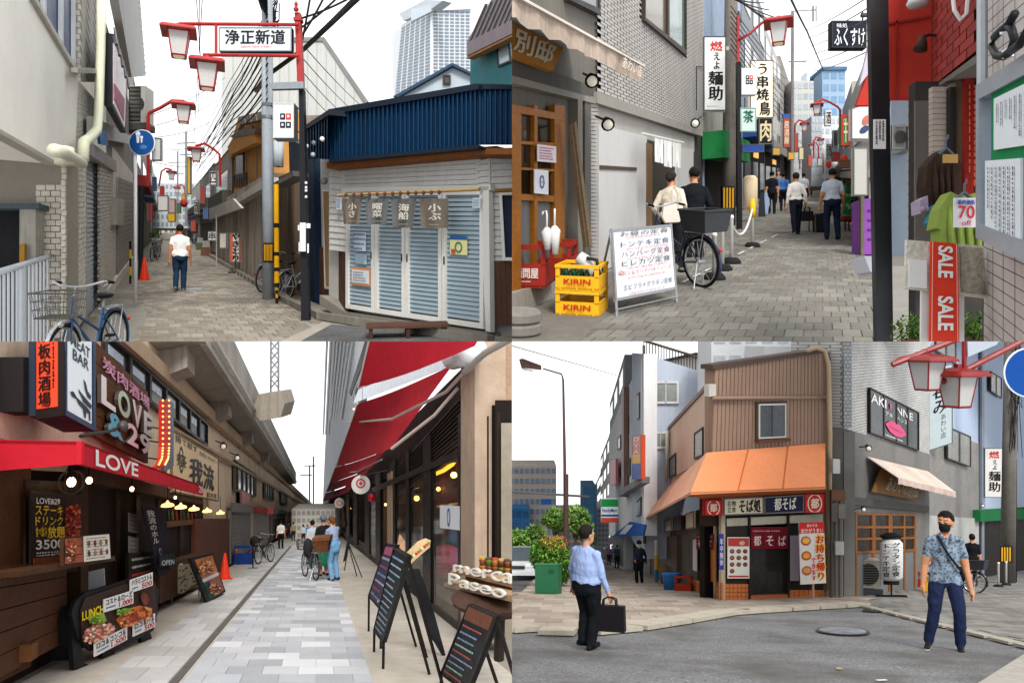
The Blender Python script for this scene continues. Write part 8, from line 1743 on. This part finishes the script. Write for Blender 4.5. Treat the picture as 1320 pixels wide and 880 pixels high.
q.text(T,'お持ち帰り',m('e2b23a',.7,0),.60,.2,.99,.96,vert=True,bold=.09,off=.006);q.text(T,'お持ち帰り',m('b8261f',.7,0),.63,.22,.96,.94,vert=True,bold=.035,off=.013);q.text(T,'できます',m('b8261f',.7,0),.44,.58,.6,.95,vert=True,bold=.03,off=.008)
for i in range(3):q.disc(T,'bowl_photo',m('a8402f',.5,.2),.25,.3+i*.24,.17,.006,ar=.72);q.disc(T,'noodle_photo',m(['d09a4a','c98a3a','c0904f'][i],.5,.35,14),.25,.295+i*.24,.13,.01,ar=.62)
M=MB();M.tube([q.p(.5,1,-.02),V((q.p(.5,1).x,q.p(.5,1).y,Z.gz(q.p(.5,1).y)))],.03,6);M.build(T,'pole',m('b08a7a',.5,.1))
crate('red plastic crate by the noodle shop side wall',880,764,.5,.52,.35,'a83a22');crate('brown plastic crate behind the blue tub',861,754,.5,.5,.35,'7a3a28')
b=Z.g(866,762);T=thing('plastic_tub','blue plastic tub beside the red crate','tub',b);M=MB();M.lathe(frame(b),[(.24,0),(.3,.5),(.33,.56),(.3,.6)],18);M.build(T,'tub',m('2f78b8',.5,.1),smooth=True)
b=Z.g(856,751);T=thing('wooden_box','tan wooden box on the brown crate','box',b+V((0,0,.5)));M=MB();M.box(frame(b),-.3,.3,0,.4,.5,.68);M.build(T,'box',wood('c0a468'))
b=Z.g(846,752);T=thing('banner_pole','slim yellow white and blue banner pole by the side wall','banner',b)
for i,c in enumerate(('2f7fa8','d9a92a','d6d2c8')):M=MB();M.tube([b+V((0,0,i*.55)),b+V((0,0,i*.55+.55))],.07,8);M.build(T,'band',m(c,.6,.1))
T=thing('brown_locker','brown steel locker door on the side wall','locker',WD.q(862,742));WD.poly(T,'door',[(850,692),(872,690),(872,752),(850,744)],m('5a4a42',.6,.1),t=.2,off=.1)
T=thing('grey_corner_building','grey tiled building with painted ground floor next to the noodle shop','building',Z.g(1140,768));ti=m('b9b8b5',.5,.12,4,bump=.1,kind='tile')
WG.poly(T,'upper_wall',[(1089,440),(1089,400),(1198,400),(1198,586),(1089,553)],ti,t=1.5,off=-.03);WG.poly(T,'lower_wall',[(1089,552),(1198,585),(1198,757),(1089,771)],m('747270',.8,.1,2,streak=.2),t=1.5,off=.0)
FE=front(Z.g(1090,771).y);FE.poly(T,'left_return',[(1088,440),(1098,440),(1098,552),(1088,552)],m('a3a7aa',.5,.1,4,kind='tile_v'),t=.3,off=.05);FE.poly(T,'corner_column',[(1088,556),(1102,556),(1102,770),(1088,771)],m('6d6d6b',.7,.1,2),t=.5,off=.08)
q=WG.Q((1121,499),(1184,531),(1184,581),(1121,558),.05);W_=thing('painted_window','dark ribbon window with white letters and pink lips print','window',q.p(.5,1));q.slab(W_,'glass',m('202428',.2,.3,3,spec=.15),.05);q.frame(W_,'window_frame',m('2b2422',.5,.1),.04,.08,.03)
for u in(.25,.5,.74):q.slab(W_,'mullion',m('2b2422',.5,.1),.05,u,0,u+.02,1,.02)
wh=m('d0d0d2',.6,0);q.text(W_,'AKI',wh,.02,.1,.3,.3,bold=.02,off=.012);q.text(W_,'NNE',wh,.5,.12,.86,.3,bold=.02,off=.012);q.text(W_,'アキ',wh,.28,.36,.42,.46,bold=.01,off=.012);q.text(W_,'ヘンヌ',wh,.52,.36,.72,.46,bold=.01,off=.012)
pk=m('c24a74',.6,.1);q.blob(W_,'lips',pk,[(.27,.66),(.36,.55),(.44,.52),(.49,.57),(.54,.54),(.62,.6),(.7,.72),(.6,.82),(.48,.86),(.36,.8)],.03);q.blob(W_,'lips_gap',m('8a2f50',.6,0),[(.31,.67),(.48,.69),(.66,.72),(.48,.72)],.034);q.disc(W_,'pink_mark',pk,.38,.2,.1,.03)
q.scrib(W_,wh,1,.28,.88,.72,.93,off=.012)
A=thing('awning','beige canvas awning over the brown brush sign','awning',WG.q(1170,640,.8));cv=m('c4b6aa',.85,.15,3,bump=.2,bsc=12,streak=.4);a0,a1=WG.q(1118,588,.05),WG.q(1196,607,.05);b0,b1=WG.q(1158,615,.9),WG.q(1232,634,.9)
for i in range(4):f=[a0.lerp(a1,i/4),a0.lerp(a1,(i+1)/4),b0.lerp(b1,(i+1)/4),b0.lerp(b1,i/4)];M=MB();M.prism(f,[p-V((0,0,.03))for p in f]);M.build(A,'sheet',cv)
M=MB();vs=[]
for i in range(21):u=i/20;p=b0.lerp(b1,u);vs+=[p,p-V((0,-.02*sin(i*2.2),.2-.03*abs(sin(i*1.3))))]
M.addf(vs,[(2*i,2*i+2,2*i+3,2*i+1)for i in range(20)]);M.build(A,'valance',m('bfa8a0',.85,.2,4,bump=.3),smooth=True)
B=thing('shop_sign','brown board with pale brush script below the beige awning','sign',WG.q(1160,630));q=WG.Q((1137,604),(1188,628),(1184,645),(1126,634),.25);q.slab(B,'board',m('7a5426',.6,.15,4),.06);q.text(B,'あわいの別邸',m('b0a592',.6,0),.2,.12,.95,.85,bold=.02,off=.008)
WG.poly(T,'shutter_lintel',[(1100,640),(1198,652),(1198,660),(1100,650)],m('4a4845',.6,.1),t=.2,off=.1)
q=WG.Q((1101,660),(1180,662),(1180,760),(1101,769),.04);D_=thing('timber_doors','brown timber glazed sliding doors of the grey building','door',q.p(.5,1));q.slab(D_,'lower_panel',m('6a6b6c',.6,.12,2),.05,0,.48,1,1,.01);q.slab(D_,'glass',m('2a221b',.25,.4,3,spec=.15),.04);wd_=m('8a5526',.5,.2,6,kind='wood')
for u in(0,.24,.26,.5,.53,.76,.96):q.slab(D_,'stile',wd_,.06,u,0,u+.025,1,.04)
for v in(0,.16,.3,.46):q.slab(D_,'rail',wd_,.06,0,v,1,v+.025,.045)
b=Z.g(1149,770);T=thing('lantern_sign','tall white lantern sign with black katakana on a black stand','sign',b);fr=frame(b);sc_=b.y/F;M=MB();r=13.5*sc_;M.lathe(fr,[(r*.7,22*sc_),(r,26*sc_),(r*1.02,48*sc_),(r,70*sc_),(r*.7,75*sc_)],20);M.build(T,'lantern_body',m('cfd0d0',.7,.08,4,bump=.2),smooth=True)
for i in range(12):h=(27+i*3.8)*sc_;M=MB();M.lathe(fr,[(r*1.01,h),(r*1.03,h+.3*sc_),(r*1.01,h+.6*sc_)],20);M.build(T,'rib',m('bfc0c0',.7,.05))
M=MB();M.lathe(fr,[(r*.72,75*sc_),(r*1.1,80*sc_),(r*.5,84*sc_)],16);M.lathe(fr,[(r*.7,17*sc_),(r*.7,22*sc_)],16);M.build(T,'cap',m('1b1b1c',.5,.1));M=MB();M.box(fr,-r*1.3,r*1.3,-.2,.2,.03,.08);M.box(fr,-.02,.02,-.02,.02,.08,18*sc_);M.build(T,'stand',m('1b1b1c',.5,.1))
fq=front((b.y-r*1.35));q=fq.R(1136,697,1162,746);q.text(T,'トンテキ定食',m('17171a',.6,0),.06,.08,.44,.95,vert=True,bold=.03,off=0);q.text(T,'グラタン定食',m('17171a',.6,0),.54,.04,.94,.93,vert=True,bold=.03,off=0)
A,q=ac_unit('beige air conditioner outdoor unit beside the lantern sign',1102,723,1136,757,front(Z.Y(768)),0,.35,col='b5b0a4');M=MB();M.box(frame(Z.g(1119,768)),-.4,.4,0,.3,0,.2);M.build(A,'base',m('5a5f66',.7,.1))
spot('black spotlight with white bulb above the beige awning',WG,1108,576,1118,575,.9);spot('black spotlight near the timber doors',WG,1102,656,1112,654,.7);spot('small black spotlight at the tall white sign',WG,1262,655,1266,650,.7)
T=thing('wall_pipes','cluster of meters and pipes between noodle shop and grey building','meters',Z.g(1078,771));FM=front(Z.Y(772)-.2)
for x,r in((1072,.05),(1078,.035),(1084,.06)):M=MB();M.tube([P(x,640,FM.A.y),P(x,770,FM.A.y)],r,8);M.build(T,'pipe',m(['6a655f','8d8880','4d4a46'][int(r*100)%3],.5,.1))
for a,c in(((1074,592,1083,610),'b9b9b6'),((1077,698,1088,715),'a9a7a0'),((1072,632,1090,645),'6a4a38'),((1072,648,1080,672),'5a5650'),((1081,650,1090,668),'77736c')):FM.R(*a,.1).slab(T,'meter',m(c,.5,.15),.15)
T=thing('pale_blue_building','pale blue plaster building along the lane with small windows','building',WG.q(1250,746));WG.poly(T,'wall',[(1197,380),(1400,380),(1400,724),(1197,756)],m('a9b8cf',.8,.06,1,streak=.15),t=1.5,off=-.15);WG.poly(T,'tile_base',[(1197,545),(1262,572),(1262,747),(1197,756)],m('8d8a86',.5,.12,4,kind='tile'),t=.3,off=-.1);WG.poly(T,'downpipe',[(1266,440),(1269,440),(1269,745),(1266,746)],m('77808c',.5,.1),t=.1,off=.0)
for i,(a,b,c,d_)in enumerate((((1221,549),(1251,562),(1251,602),(1221,591)),((1277,478),(1291,487),(1291,514),(1277,504)),((1206,430),(1232,430),(1232,470),(1206,452)))):q=WG.Q(a,b,c,d_,.02);W_=thing('side_window',['brown framed window beside the tall white sign','small window high on the pale blue wall','upper window behind the red beam'][i],'window',q.p(.5,1));q.slab(W_,'pane',m('66665f',.3,.3,2,spec=.15),.04);q.frame(W_,'window_frame',m('3d3630',.5,.1),.05,.08,.03);q.slab(W_,'mullion',m('3d3630',.5,.1),.05,.48,0,.53,1,.02)
WG.poly(T,'white_panel',[(1192,664),(1262,668),(1262,742),(1192,757)],m('a9a8a5',.6,.1),t=.1,off=-.02);WG.poly(T,'shop_opening',[(1262,668),(1400,664),(1400,722),(1262,744)],m('231f1d',.7,.2),t=.05,off=-.05);WG.poly(T,'green_awning',[(1264,658),(1400,650),(1400,664),(1264,672)],cloth('1f6a3c'),t=.3,off=.2)
B=board('tall pale sign board with black brush characters on the tiled wall',front(WG.q(1205,600).y-.3),(1197,475),(1228,468),(1228,571),(1197,581),'aab6ba',None,t=.12,name='tall_sign',fr_='55606a');B.q.text(B,'立呑み',m('17181a',.6,0),.18,.02,.75,.58,vert=True,bold=.03);B.q.text(B,'あわい店',m('3a3f44',.6,0),.5,.6,.72,.9,vert=True,bold=0)
B=board('white light box with red and black brush characters on the blue wall',front(WG.q(1270,600).y-.3),1269,577,1294,641,'d3d1cd',None,t=.12,name='light_box_sign',fr_='4a5866');B.q.text(B,'燃',m('b8302a',.5,0),.25,.07,.75,.21,bold=.03);B.q.text(B,'えよ',m('1b1b1b',.5,0),.42,.24,.66,.44,vert=True,bold=.02);B.q.text(B,'麺助',m('1b1b1b',.5,0),.22,.47,.82,.88,vert=True,bold=.03)
dp=Z.Y(752);T=thing('utility_pole','concrete utility pole with striped wrap and tangled cables','utility pole',Z.g(1300,752));M=MB();M.tube([Z.g(1299,752),P(1303,430,dp)],[.26,.22],14);M.build(T,'shaft',m('6d6863',.8,.2,3,bump=.3,streak=.5),smooth=True)
fw=front(dp-.3)
for i in range(4):fw.R(1291+i*3.4,705,1292.8+i*3.4,723).slab(T,'warning_stripe',m('cf9a22',.5,.05),.02)
fw.R(1290,704,1305,724,-.01).slab(T,'warning_wrap',m('1c1b19',.6,.05),.05)
rnd=random.Random(9);M=MB()
for i in range(12):M.tube([P(1298+20*rnd.random(),440+rnd.random()*150,dp-.4+.2*rnd.random())for _ in range(4)],.012,4)
M.build(T,'cable_tangle',m('1c1d20',.6,0))
T=thing('black_lamp_post','black post with red top beside the concrete pole','post',P(1309,750,dp));fw.R(1306,592,1311,750,-.2).slab(T,'post',m('1b1b1e',.5,.1),.08);fw.R(1306,552,1309,592,-.2).slab(T,'red_top',paint('b8332f'),.08)
dr=9.0;T=thing('red_gate_lamp','two red framed lanterns on slanting red beams with name board','street lamp',P(1250,440,dr));red=paint('761917',.4)
for a,b in(((1150,470),(1262,426)),((1215,492),(1340,428))):M=MB();M.tube([P(*a,dr),P(*b,dr)],.035,8);M.build(T,'beam',red)
front(dr).poly(T,'name_board',[(1247,425),(1300,420),(1285,444),(1248,460)],m('98a0aa',.5,.05),t=.08,off=.05);M=MB();M.tube([P(1243,420,dr),P(1243,480,dr)],.03,6);M.build(T,'hanger',red)
lantern(T,P(1195,452,dr),52/F*dr,22,red,lit=False);lantern(T,P(1234,470,dr),56/F*dr,22,red,lit=False)
T=thing('road_sign','large blue round road sign at the red beam end','road sign',P(1325,480,7));q=front(7).R(1294,448,1358,512);q.disc(T,'sign_disc',m('c9d6e2',.4,.03),.5,.5,q.w/2,0,t=.01);q.disc(T,'blue_face',m('0a3c80',.5,.06),.5,.5,q.w/2*.95,.006)
b1=bollard(1287,757,724,'white chain bollard behind the patterned shirt');b2=bollard(1297,755,723,'white chain bollard beside the striped pole');bicycle(1256,765,'parked bicycle with dark rear basket behind the patterned shirt',yaw=150,D=1.3,col='27304a',basket=False,rear_basket=True)
crate('yellow beer crate behind the person in patterned shirt',1202,763,.42,.55,.3,'d6a01c');crate('red crate behind the lantern sign',1178,757,.6,.55,.3,'8e2418')
person(1253,757,689,'person in black jacket standing at the lane entrance',yaw=180,shirt='15161a',pants='15161a',vox=.025,d=27)
T=thing('white_grey_building','white and blue grey four storey building with roof railing','building',Z.g(880,745));db=30;WB1=front(db);WB2=Wall(WB1.q(830,700),WB1.q(830,700)+V((Z.vx,1,0)))
WB1.poly(T,'front_wall',[(830,456),(912,481),(912,720),(830,720)],m('bcc6d6',.8,.06,.6,streak=.15),t=3);WB2.poly(T,'side_wall',[(830,456),(800,520),(785,560),(785,690),(830,690)],m('dfe0e2',.8,.05,.6,streak=.15),t=.5,off=.05)
for a in((841,491,875,520),(841,556,862,578)):q=WB1.R(*a,.08);q.slab(T,'window_pane',m('8d958f',.15,.2),.05);q.frame(T,'window_frame',m('d6d9dc',.5,.05),.08,.1,.03);q.slab(T,'mullion',m('d6d9dc',.5,.05),.05,.49,0,.52,1,.03)
for i in range(22):x=830+i*3.7;M=MB();y=456+i*1.13;M.tube([WB1.q(x,y),WB1.q(x,y-17)],.02,4);M.build(T,'rail_bar',m('4a4646',.5,.1))
M=MB();M.tube([WB1.q(830,439,.05),WB1.q(912,464,.05)],.05,6);M.build(T,'roof_rail',m('5a4c48',.5,.1));WB1.poly(T,'roof_hut',[(862,466),(912,455),(912,482),(862,468)],m('b9b4ad',.8,.1),t=2,off=-.6)
M=MB();M.tube([WB1.q(830,445,.1),WB1.q(831,700,.1)],.06,6);M.build(T,'downpipe',m('5a4a4a',.5,.1))
for x0,x1,y0,y1 in((815,824,505,545),(806,810,535,560),(807,812,590,615),(818,826,640,668),(796,800,560,580)):q=WB2.Q((x0,y0+(x1-x0)*1.2),(x1,y0),(x1,y1-(x1-x0)*.6),(x0,y1),.1);q.slab(T,'window_pane',m('5f6a70',.3,.2,spec=.2),.05);q.frame(T,'window_frame',m('6d6460',.5,.1),.06,.08,.03)
WB2.poly(T,'pipe',[(801,502),(804,498),(804,640),(801,640)],m('8a6a62',.5,.1),t=.2,off=.3);WB2.poly(T,'balcony',[(797,632),(826,614),(826,622),(797,640)],m('77757a',.6,.1),t=.3,off=.5)
for i,(x0,x1,y0,c,l)in enumerate(((786,805,520,'b9c0c4','pale narrow building beyond the white grey one'),(774,788,590,'c4c2ba','cream low building behind the green striped shop sign'),(760,776,640,'8d8f90','grey far building along the avenue'))):
 T,q=strip(WB2,x0,x1,y0,l,plaster(c,.15),off=-.3,t=.5);q.grid(T,'window',glassm('5a666e'),3,6,.4,.5,.03,.02);q.slab(T,'shop_opening',m('3a3836',.7,.2),.05,.05,.8,.95,.98,.02)
tower('tall pale slab building rising behind the noodle shop',917,380,1040,520,27,'d0d4d7',6,4,'b3b8bc');tower('white wall behind the noodle shop roof',985,446,1092,540,25,'c9cbcb',3,2,'a9adb0')
T,q=tower('beige office block with blue window bands across the avenue',655,600,717,705,42,'cfc4b9',9,8,'87a0bb',gu=.3,gv=.5);tower('blue glass block with vertical white letters across the avenue',752,627,769,700,43,'4a7aa0',1,1,'4f82aa');tower('blue low building across the avenue',655,655,682,700,41,'3a7ab0',3,3,'2a5f90');tower('pale housing blocks across the avenue',690,660,760,706,44,'dcd8d2',12,5);tower('grey tower block far across the avenue',765,655,785,705,45,'d0d8df',4,8)
q=front(33).R(775,643,797,673);T=thing('store_sign','green white and red convenience store sign over the pavement','sign',q.p(.5,1));q.slab(T,'panel',m('d9dcdc',.5,.05),.2);q.slab(T,'green_stripe',m('1f8a4a',.5,.05),.01,0,0,1,.32,.01);q.slab(T,'blue_stripe',m('24508f',.5,.05),.01,0,.66,1,.74,.01);q.slab(T,'red_stripe',m('c24a3c',.5,.05),.01,0,.80,1,1,.01);q.text(T,'FamilyMart',m('24508f',.5,0),.06,.40,.94,.60,bold=.02,off=.012)
B=board('upright sign striped red yellow and blue on the white grey building',WB2,(815,561),(826,560),(826,617),(815,618),'c9502f','DVA','d6d2cc',t=.15,off=.6,vert=True,tf=(.2,.05,.8,.42));B.q.slab(B,'yellow_field',m('d9a32a',.5,.05),.01,0,.44,1,.64,.004);B.q.slab(B,'blue_field',m('24489a',.5,.05),.01,0,.64,1,1,.005)
board('faded pink upright sign further along the avenue',WB2,(786,592),(794,591),(794,624),(786,625),'c06a70',None,t=.12,off=.4)
T=thing('blue_awning','blue shop awning with white lettering beyond the noodle shop','awning',WD.q(815,690));WB2.poly(T,'sheet',[(789,691),(812,672),(832,676),(829,690)],cloth('1f55a0'),t=.05,off=.5);WB2.poly(T,'white_mark',[(798,688),(808,676),(816,676),(806,688)],m('c3ccd8',.7,.05),t=.01,off=.53)
T=thing('shop_row','dim shop fronts below the blue awning','shop front',WD.q(830,740));WD.poly(T,'front',[(780,688),(853,676),(853,748),(780,722)],m('6a625a',.7,.3,1.5),t=.3,off=-.1)
for i in range(5):x=790+i*13;WD.poly(T,'opening',[(x,694-i),(x+9,692-i),(x+9,730+i*4),(x,726+i*4)],m(['3a342f','a8905a','2f2c2a','77706a','45403c'][i],.6,.3,4),t=.05,off=-.05)
T=thing('street_lamp','tall brown street lamp with flat head over the pavement','street lamp',Z.g(729,716));dl=31;M=MB();M.tube([P(729,750,dl),P(728,600,dl),P(726,490,dl),P(724,482,dl),P(700,475,dl)],[.075,.065,.045,.035,.03],8);M.build(T,'pole',m('5f4a48',.5,.1),smooth=True);front(dl).poly(T,'lamp_head',[(669,463),(674,462),(698,471),(698,477),(672,474)],m('6a5550',.5,.1),t=.3,off=.1);front(dl).poly(T,'lens',[(672,474),(688,477),(686,479),(674,477)],m('c9c6c2',.3,0),t=.25,off=.08);M=MB();M.tube([P(730,611,dl-.1),P(730,720,dl-.1)],.09,8);M.build(T,'pole_sleeve',m('57423f',.5,.1))
T=thing('gantry_sign','blue road direction sign on a thin gantry over the avenue','road sign',P(690,650,38));M=MB();M.tube([P(640,632,38),P(760,640,38)],.06,5);M.build(T,'beam',m('8a8a8a',.5,.1));front(38).R(697,643,711,650,.1).slab(T,'panel',m('2a5aa8',.5,.05),.05)
cable([(640,440,14),(800,485,30)],.014,'thin single cable crossing the pale sky above the street lamp',group=None,mat=m('9a9a9a',.6,0))
T=thing('parked_car','white sedan parked at the kerb behind the shrub','car',Z.g(668,748));fr=frame(Z.g(664,748),10,1.4);wc=m('c9ccd0',.25,.04);
def sect(M,pts,y0,y1,ins=0):M.prism([fr(x,y0,z)for x,z in pts],[fr(x*(1-ins),y1,z)for x,z in pts])
M=MB();sect(M,[(-.88,.22),(.88,.22),(.9,.5),(.86,.72),(.5,.8),(-.5,.8),(-.86,.72),(-.9,.5)],0,1.3);M.build(T,'body',wc)
M=MB();sect(M,[(-.88,.25),(.88,.25),(.9,.55),(.86,.86),(-.86,.86),(-.9,.55)],1.3,4.4);M.build(T,'rear_body',wc);M=MB();M.hexa([fr(-.8,1.1,.8),fr(.8,1.1,.8),fr(.8,3.9,.86),fr(-.8,3.9,.86),fr(-.62,1.9,1.38),fr(.62,1.9,1.38),fr(.62,3.2,1.4),fr(-.62,3.2,1.4)]);M.build(T,'cabin',m('4f5a5f',.08,.2,2));M=MB();M.box(fr,-.6,.6,1.95,3.2,1.39,1.42);M.build(T,'roof',wc)
for x in(-.62,.62):M=MB();M.box(fr,x-.2,x+.2,-.02,.1,.56,.70);M.build(T,'headlight',m('dfe3e6',.1,0));M=MB();M.lathe(lambda X,Y_,h,x=x:fr(x*1.2+h,.8+X,.31+Y_),[(.31,-.12),(.31,.12)],18);M.build(T,'wheel',m('1a1a1a',.7,.1))
M=MB();M.box(fr,-.4,.4,-.03,.05,.48,.62);M.build(T,'grille',m('2a2d30',.4,.1));M=MB();M.box(fr,-.86,.86,-.06,.1,.22,.4);M.build(T,'bumper',wc);M=MB();M.box(fr,-.2,.2,-.07,-.05,.3,.4);M.build(T,'number_plate',m('d0d4ce',.5,0))
T=thing('green_cabinet','green steel utility cabinet on the pavement','cabinet',Z.g(705,768));fr=frame(Z.g(704,768));M=MB();w2=15/F*Z.Y(768);hh=40/F*Z.Y(768);M.box(fr,-w2,w2,0,.5,.03,hh);M.build(T,'casing',m('2f6a4a',.5,.1,4,streak=.2));M=MB();M.box(fr,-w2*1.04,w2*1.04,-.02,.52,hh,hh+.04);M.build(T,'lid',m('3a7a58',.5,.1));M=MB();M.box(fr,-w2*.9,w2*.9,-.012,0,.1,hh*.92);M.build(T,'door',m('2c6547',.5,.08));M=MB();M.box(fr,-w2,w2,-.01,.5,-.05,.03);M.build(T,'plinth',m('6a6862',.8,.1));
for i in range(3):M=MB();M.box(fr,w2*.2,w2*.75,-.02,-.01,hh*(.74+i*.05),hh*(.76+i*.05));M.build(T,'vent_slot',m('1d4a33',.5,0))
sc_=Z.Y(758)/F;b=Z.g(712,758);T=thing('flowering_shrub','dense rounded shrub with orange tips behind the green cabinet','shrub',b);c=P(711,722,b.y+.4)
leaves(T,'foliage',[(c,25*sc_,.8,30*sc_),(c+V((9*sc_,.2,-12*sc_)),20*sc_,.6,22*sc_),(c+V((-14*sc_,0,6*sc_)),16*sc_,.6,20*sc_)],6500,.075,['3f6a24','5a8a30','2c4f1c','749a3c','4c7a2a'],seed=2);leaves(T,'blossom',[(c+V((2*sc_,0,24*sc_)),20*sc_,.6,9*sc_)],260,.06,['c08a3a','c9a04a','b0602f'],seed=5)
for i in range(6):M=MB();M.tube([b+V((.1*i-.3,.3,0)),c+V((.18*i-.5,0,.1))],[.03,.012],5);M.build(T,'stem',wood('5a4632'))
for i,(x,y,r,d_,l)in enumerate(((742,668,20,32,'young pale green street tree behind the shrub'),(716,668,16,34,'green street tree beside the lamp pole'),(690,690,16,38,'dark green street tree across the avenue'),(668,694,14,36,'bright green street tree at the avenue edge'),(757,690,10,37,'small green street tree along the pavement'))):
 a=P(x,y,d_);s_=d_/F;T=thing('street_tree',l,'tree',V((a.x,d_,Z.gz(d_))));leaves(T,'crown',[(a,r*s_,r*s_,r*s_*.9),(a+V((r*.5*s_,0,-r*.5*s_)),r*.7*s_,r*.6*s_,r*.6*s_),(a+V((-r*.6*s_,.2,-r*.2*s_)),r*.6*s_,r*.5*s_,r*.5*s_)],1400,.12,['5f8a3a','7fa04a','44702c','94b05f'],seed=i+20)
 M=MB();g0=V((a.x,d_,Z.gz(d_)));M.tube([g0,g0.lerp(a,.6),a],[.1,.07,.03],7);M.build(T,'trunk',wood('5a4a3a'));M=MB()
 for j in range(4):M.tube([g0.lerp(a,.6),a+V(((j-1.5)*r*.35*s_,0,r*.3*s_))],[.04,.012],5)
 M.build(T,'limbs',wood('5a4a3a'))
ground_poly('avenue',[(100,960),(640,798),(690,750),(728,708),(500,706)],m('5f6062',.9,.1,3,kind='asphalt'),lift=.0)
T=person(756,835,681,'person in pale blue shirt and black trousers standing on the kerb with briefcase',yaw=152,hs=1.14,shirt='8fa3cf',pants='14161c',shoe='121214',hair='1b1713',skin='b98a6e',sleeve=.95,feet=((-.09,0.0),(.10,-.03)),hands=((-.31,-.12,.83),(.30,-.04,.84)),vox=.0095,fat=1.33,bald=False,headturn=-10,foot_yaw=(5,-50))
tote(T,(-.33,-.12,.79),m('1a181c',.5,.12,4),.46,.36,.1,.12,label='black leather briefcase held by the person in pale blue shirt',yaw=20,tilt=-.1)
T=person(1218,834,663,'person in grey patterned short sleeved shirt and navy trousers walking in black mask',yaw=8,hs=1.1,shirt='4c5a68',shirt_kind='print',pants='1b2440',shoe='17181a',sole='c9c9c6',hair='120e0d',skin='b5805f',mask='17181a',sleeve=.34,feet=((-.20,-.02),(.13,-.16)),lift=(0,.02),hands=((-.27,-.02,.82),(.27,-.10,.82)),vox=.0095,fat=1.04,untuck=.12,headturn=-38,foot_yaw=(-25,-15))
B=thing('crossbody_strap','black shoulder strap bag across the patterned shirt','bag',T.fr(0,0,1.2));M=MB();M.tube([T.fr(-.10,-.03,1.455),T.fr(-.08,-.135,1.36),T.fr(.02,-.155,1.2),T.fr(.13,-.14,1.06),T.fr(.19,-.03,.98)],.016,6);M.build(B,'strap',m('15161a',.6,.05));M=MB();M.ell(T.fr,(.2,.03,.95),(.05,.11,.1),10,8);M.build(B,'pouch',m('15161a',.6,.1),smooth=True)
M=MB();M.tube([T.fr(-.06,-.06,1.475),T.fr(-.05,-.115,1.40),T.fr(0,-.13,1.33)],[.02,.026,.008],6);M.tube([T.fr(.06,-.06,1.475),T.fr(.05,-.115,1.40),T.fr(0,-.13,1.33)],[.02,.026,.008],6);M.build(T,'collar',m('54606c',.9,.1,kind='print'))
person(824,753,697,'person in dark jacket and cap with white mask walking towards the corner',yaw=-8,shirt='1f2533',pants='14151a',shoe='17171a',cap='1b1d26',mask='d3d3d0',sleeve=1.0,hands=((-.12,-.16,1.0),(.26,.04,.85)),feet=((-.07,-.08),(.08,.1)),vox=.018)
for i,(x,y0,y1,c,l)in enumerate(((795,702,733,'2f5a62','distant person in teal jacket walking along the pavement'),(785,703,728,'8a6a9a','distant person in lilac top on the pavement'),(776,705,722,'4a6ab0','distant person in blue beside the shop row'))):person(x,y1,y0,l,yaw=180,shirt=c,pants='2a2c33',vox=.03,cap='c9c0a8' if i==0 else None)
bpy.data.scenes.remove(TMP)
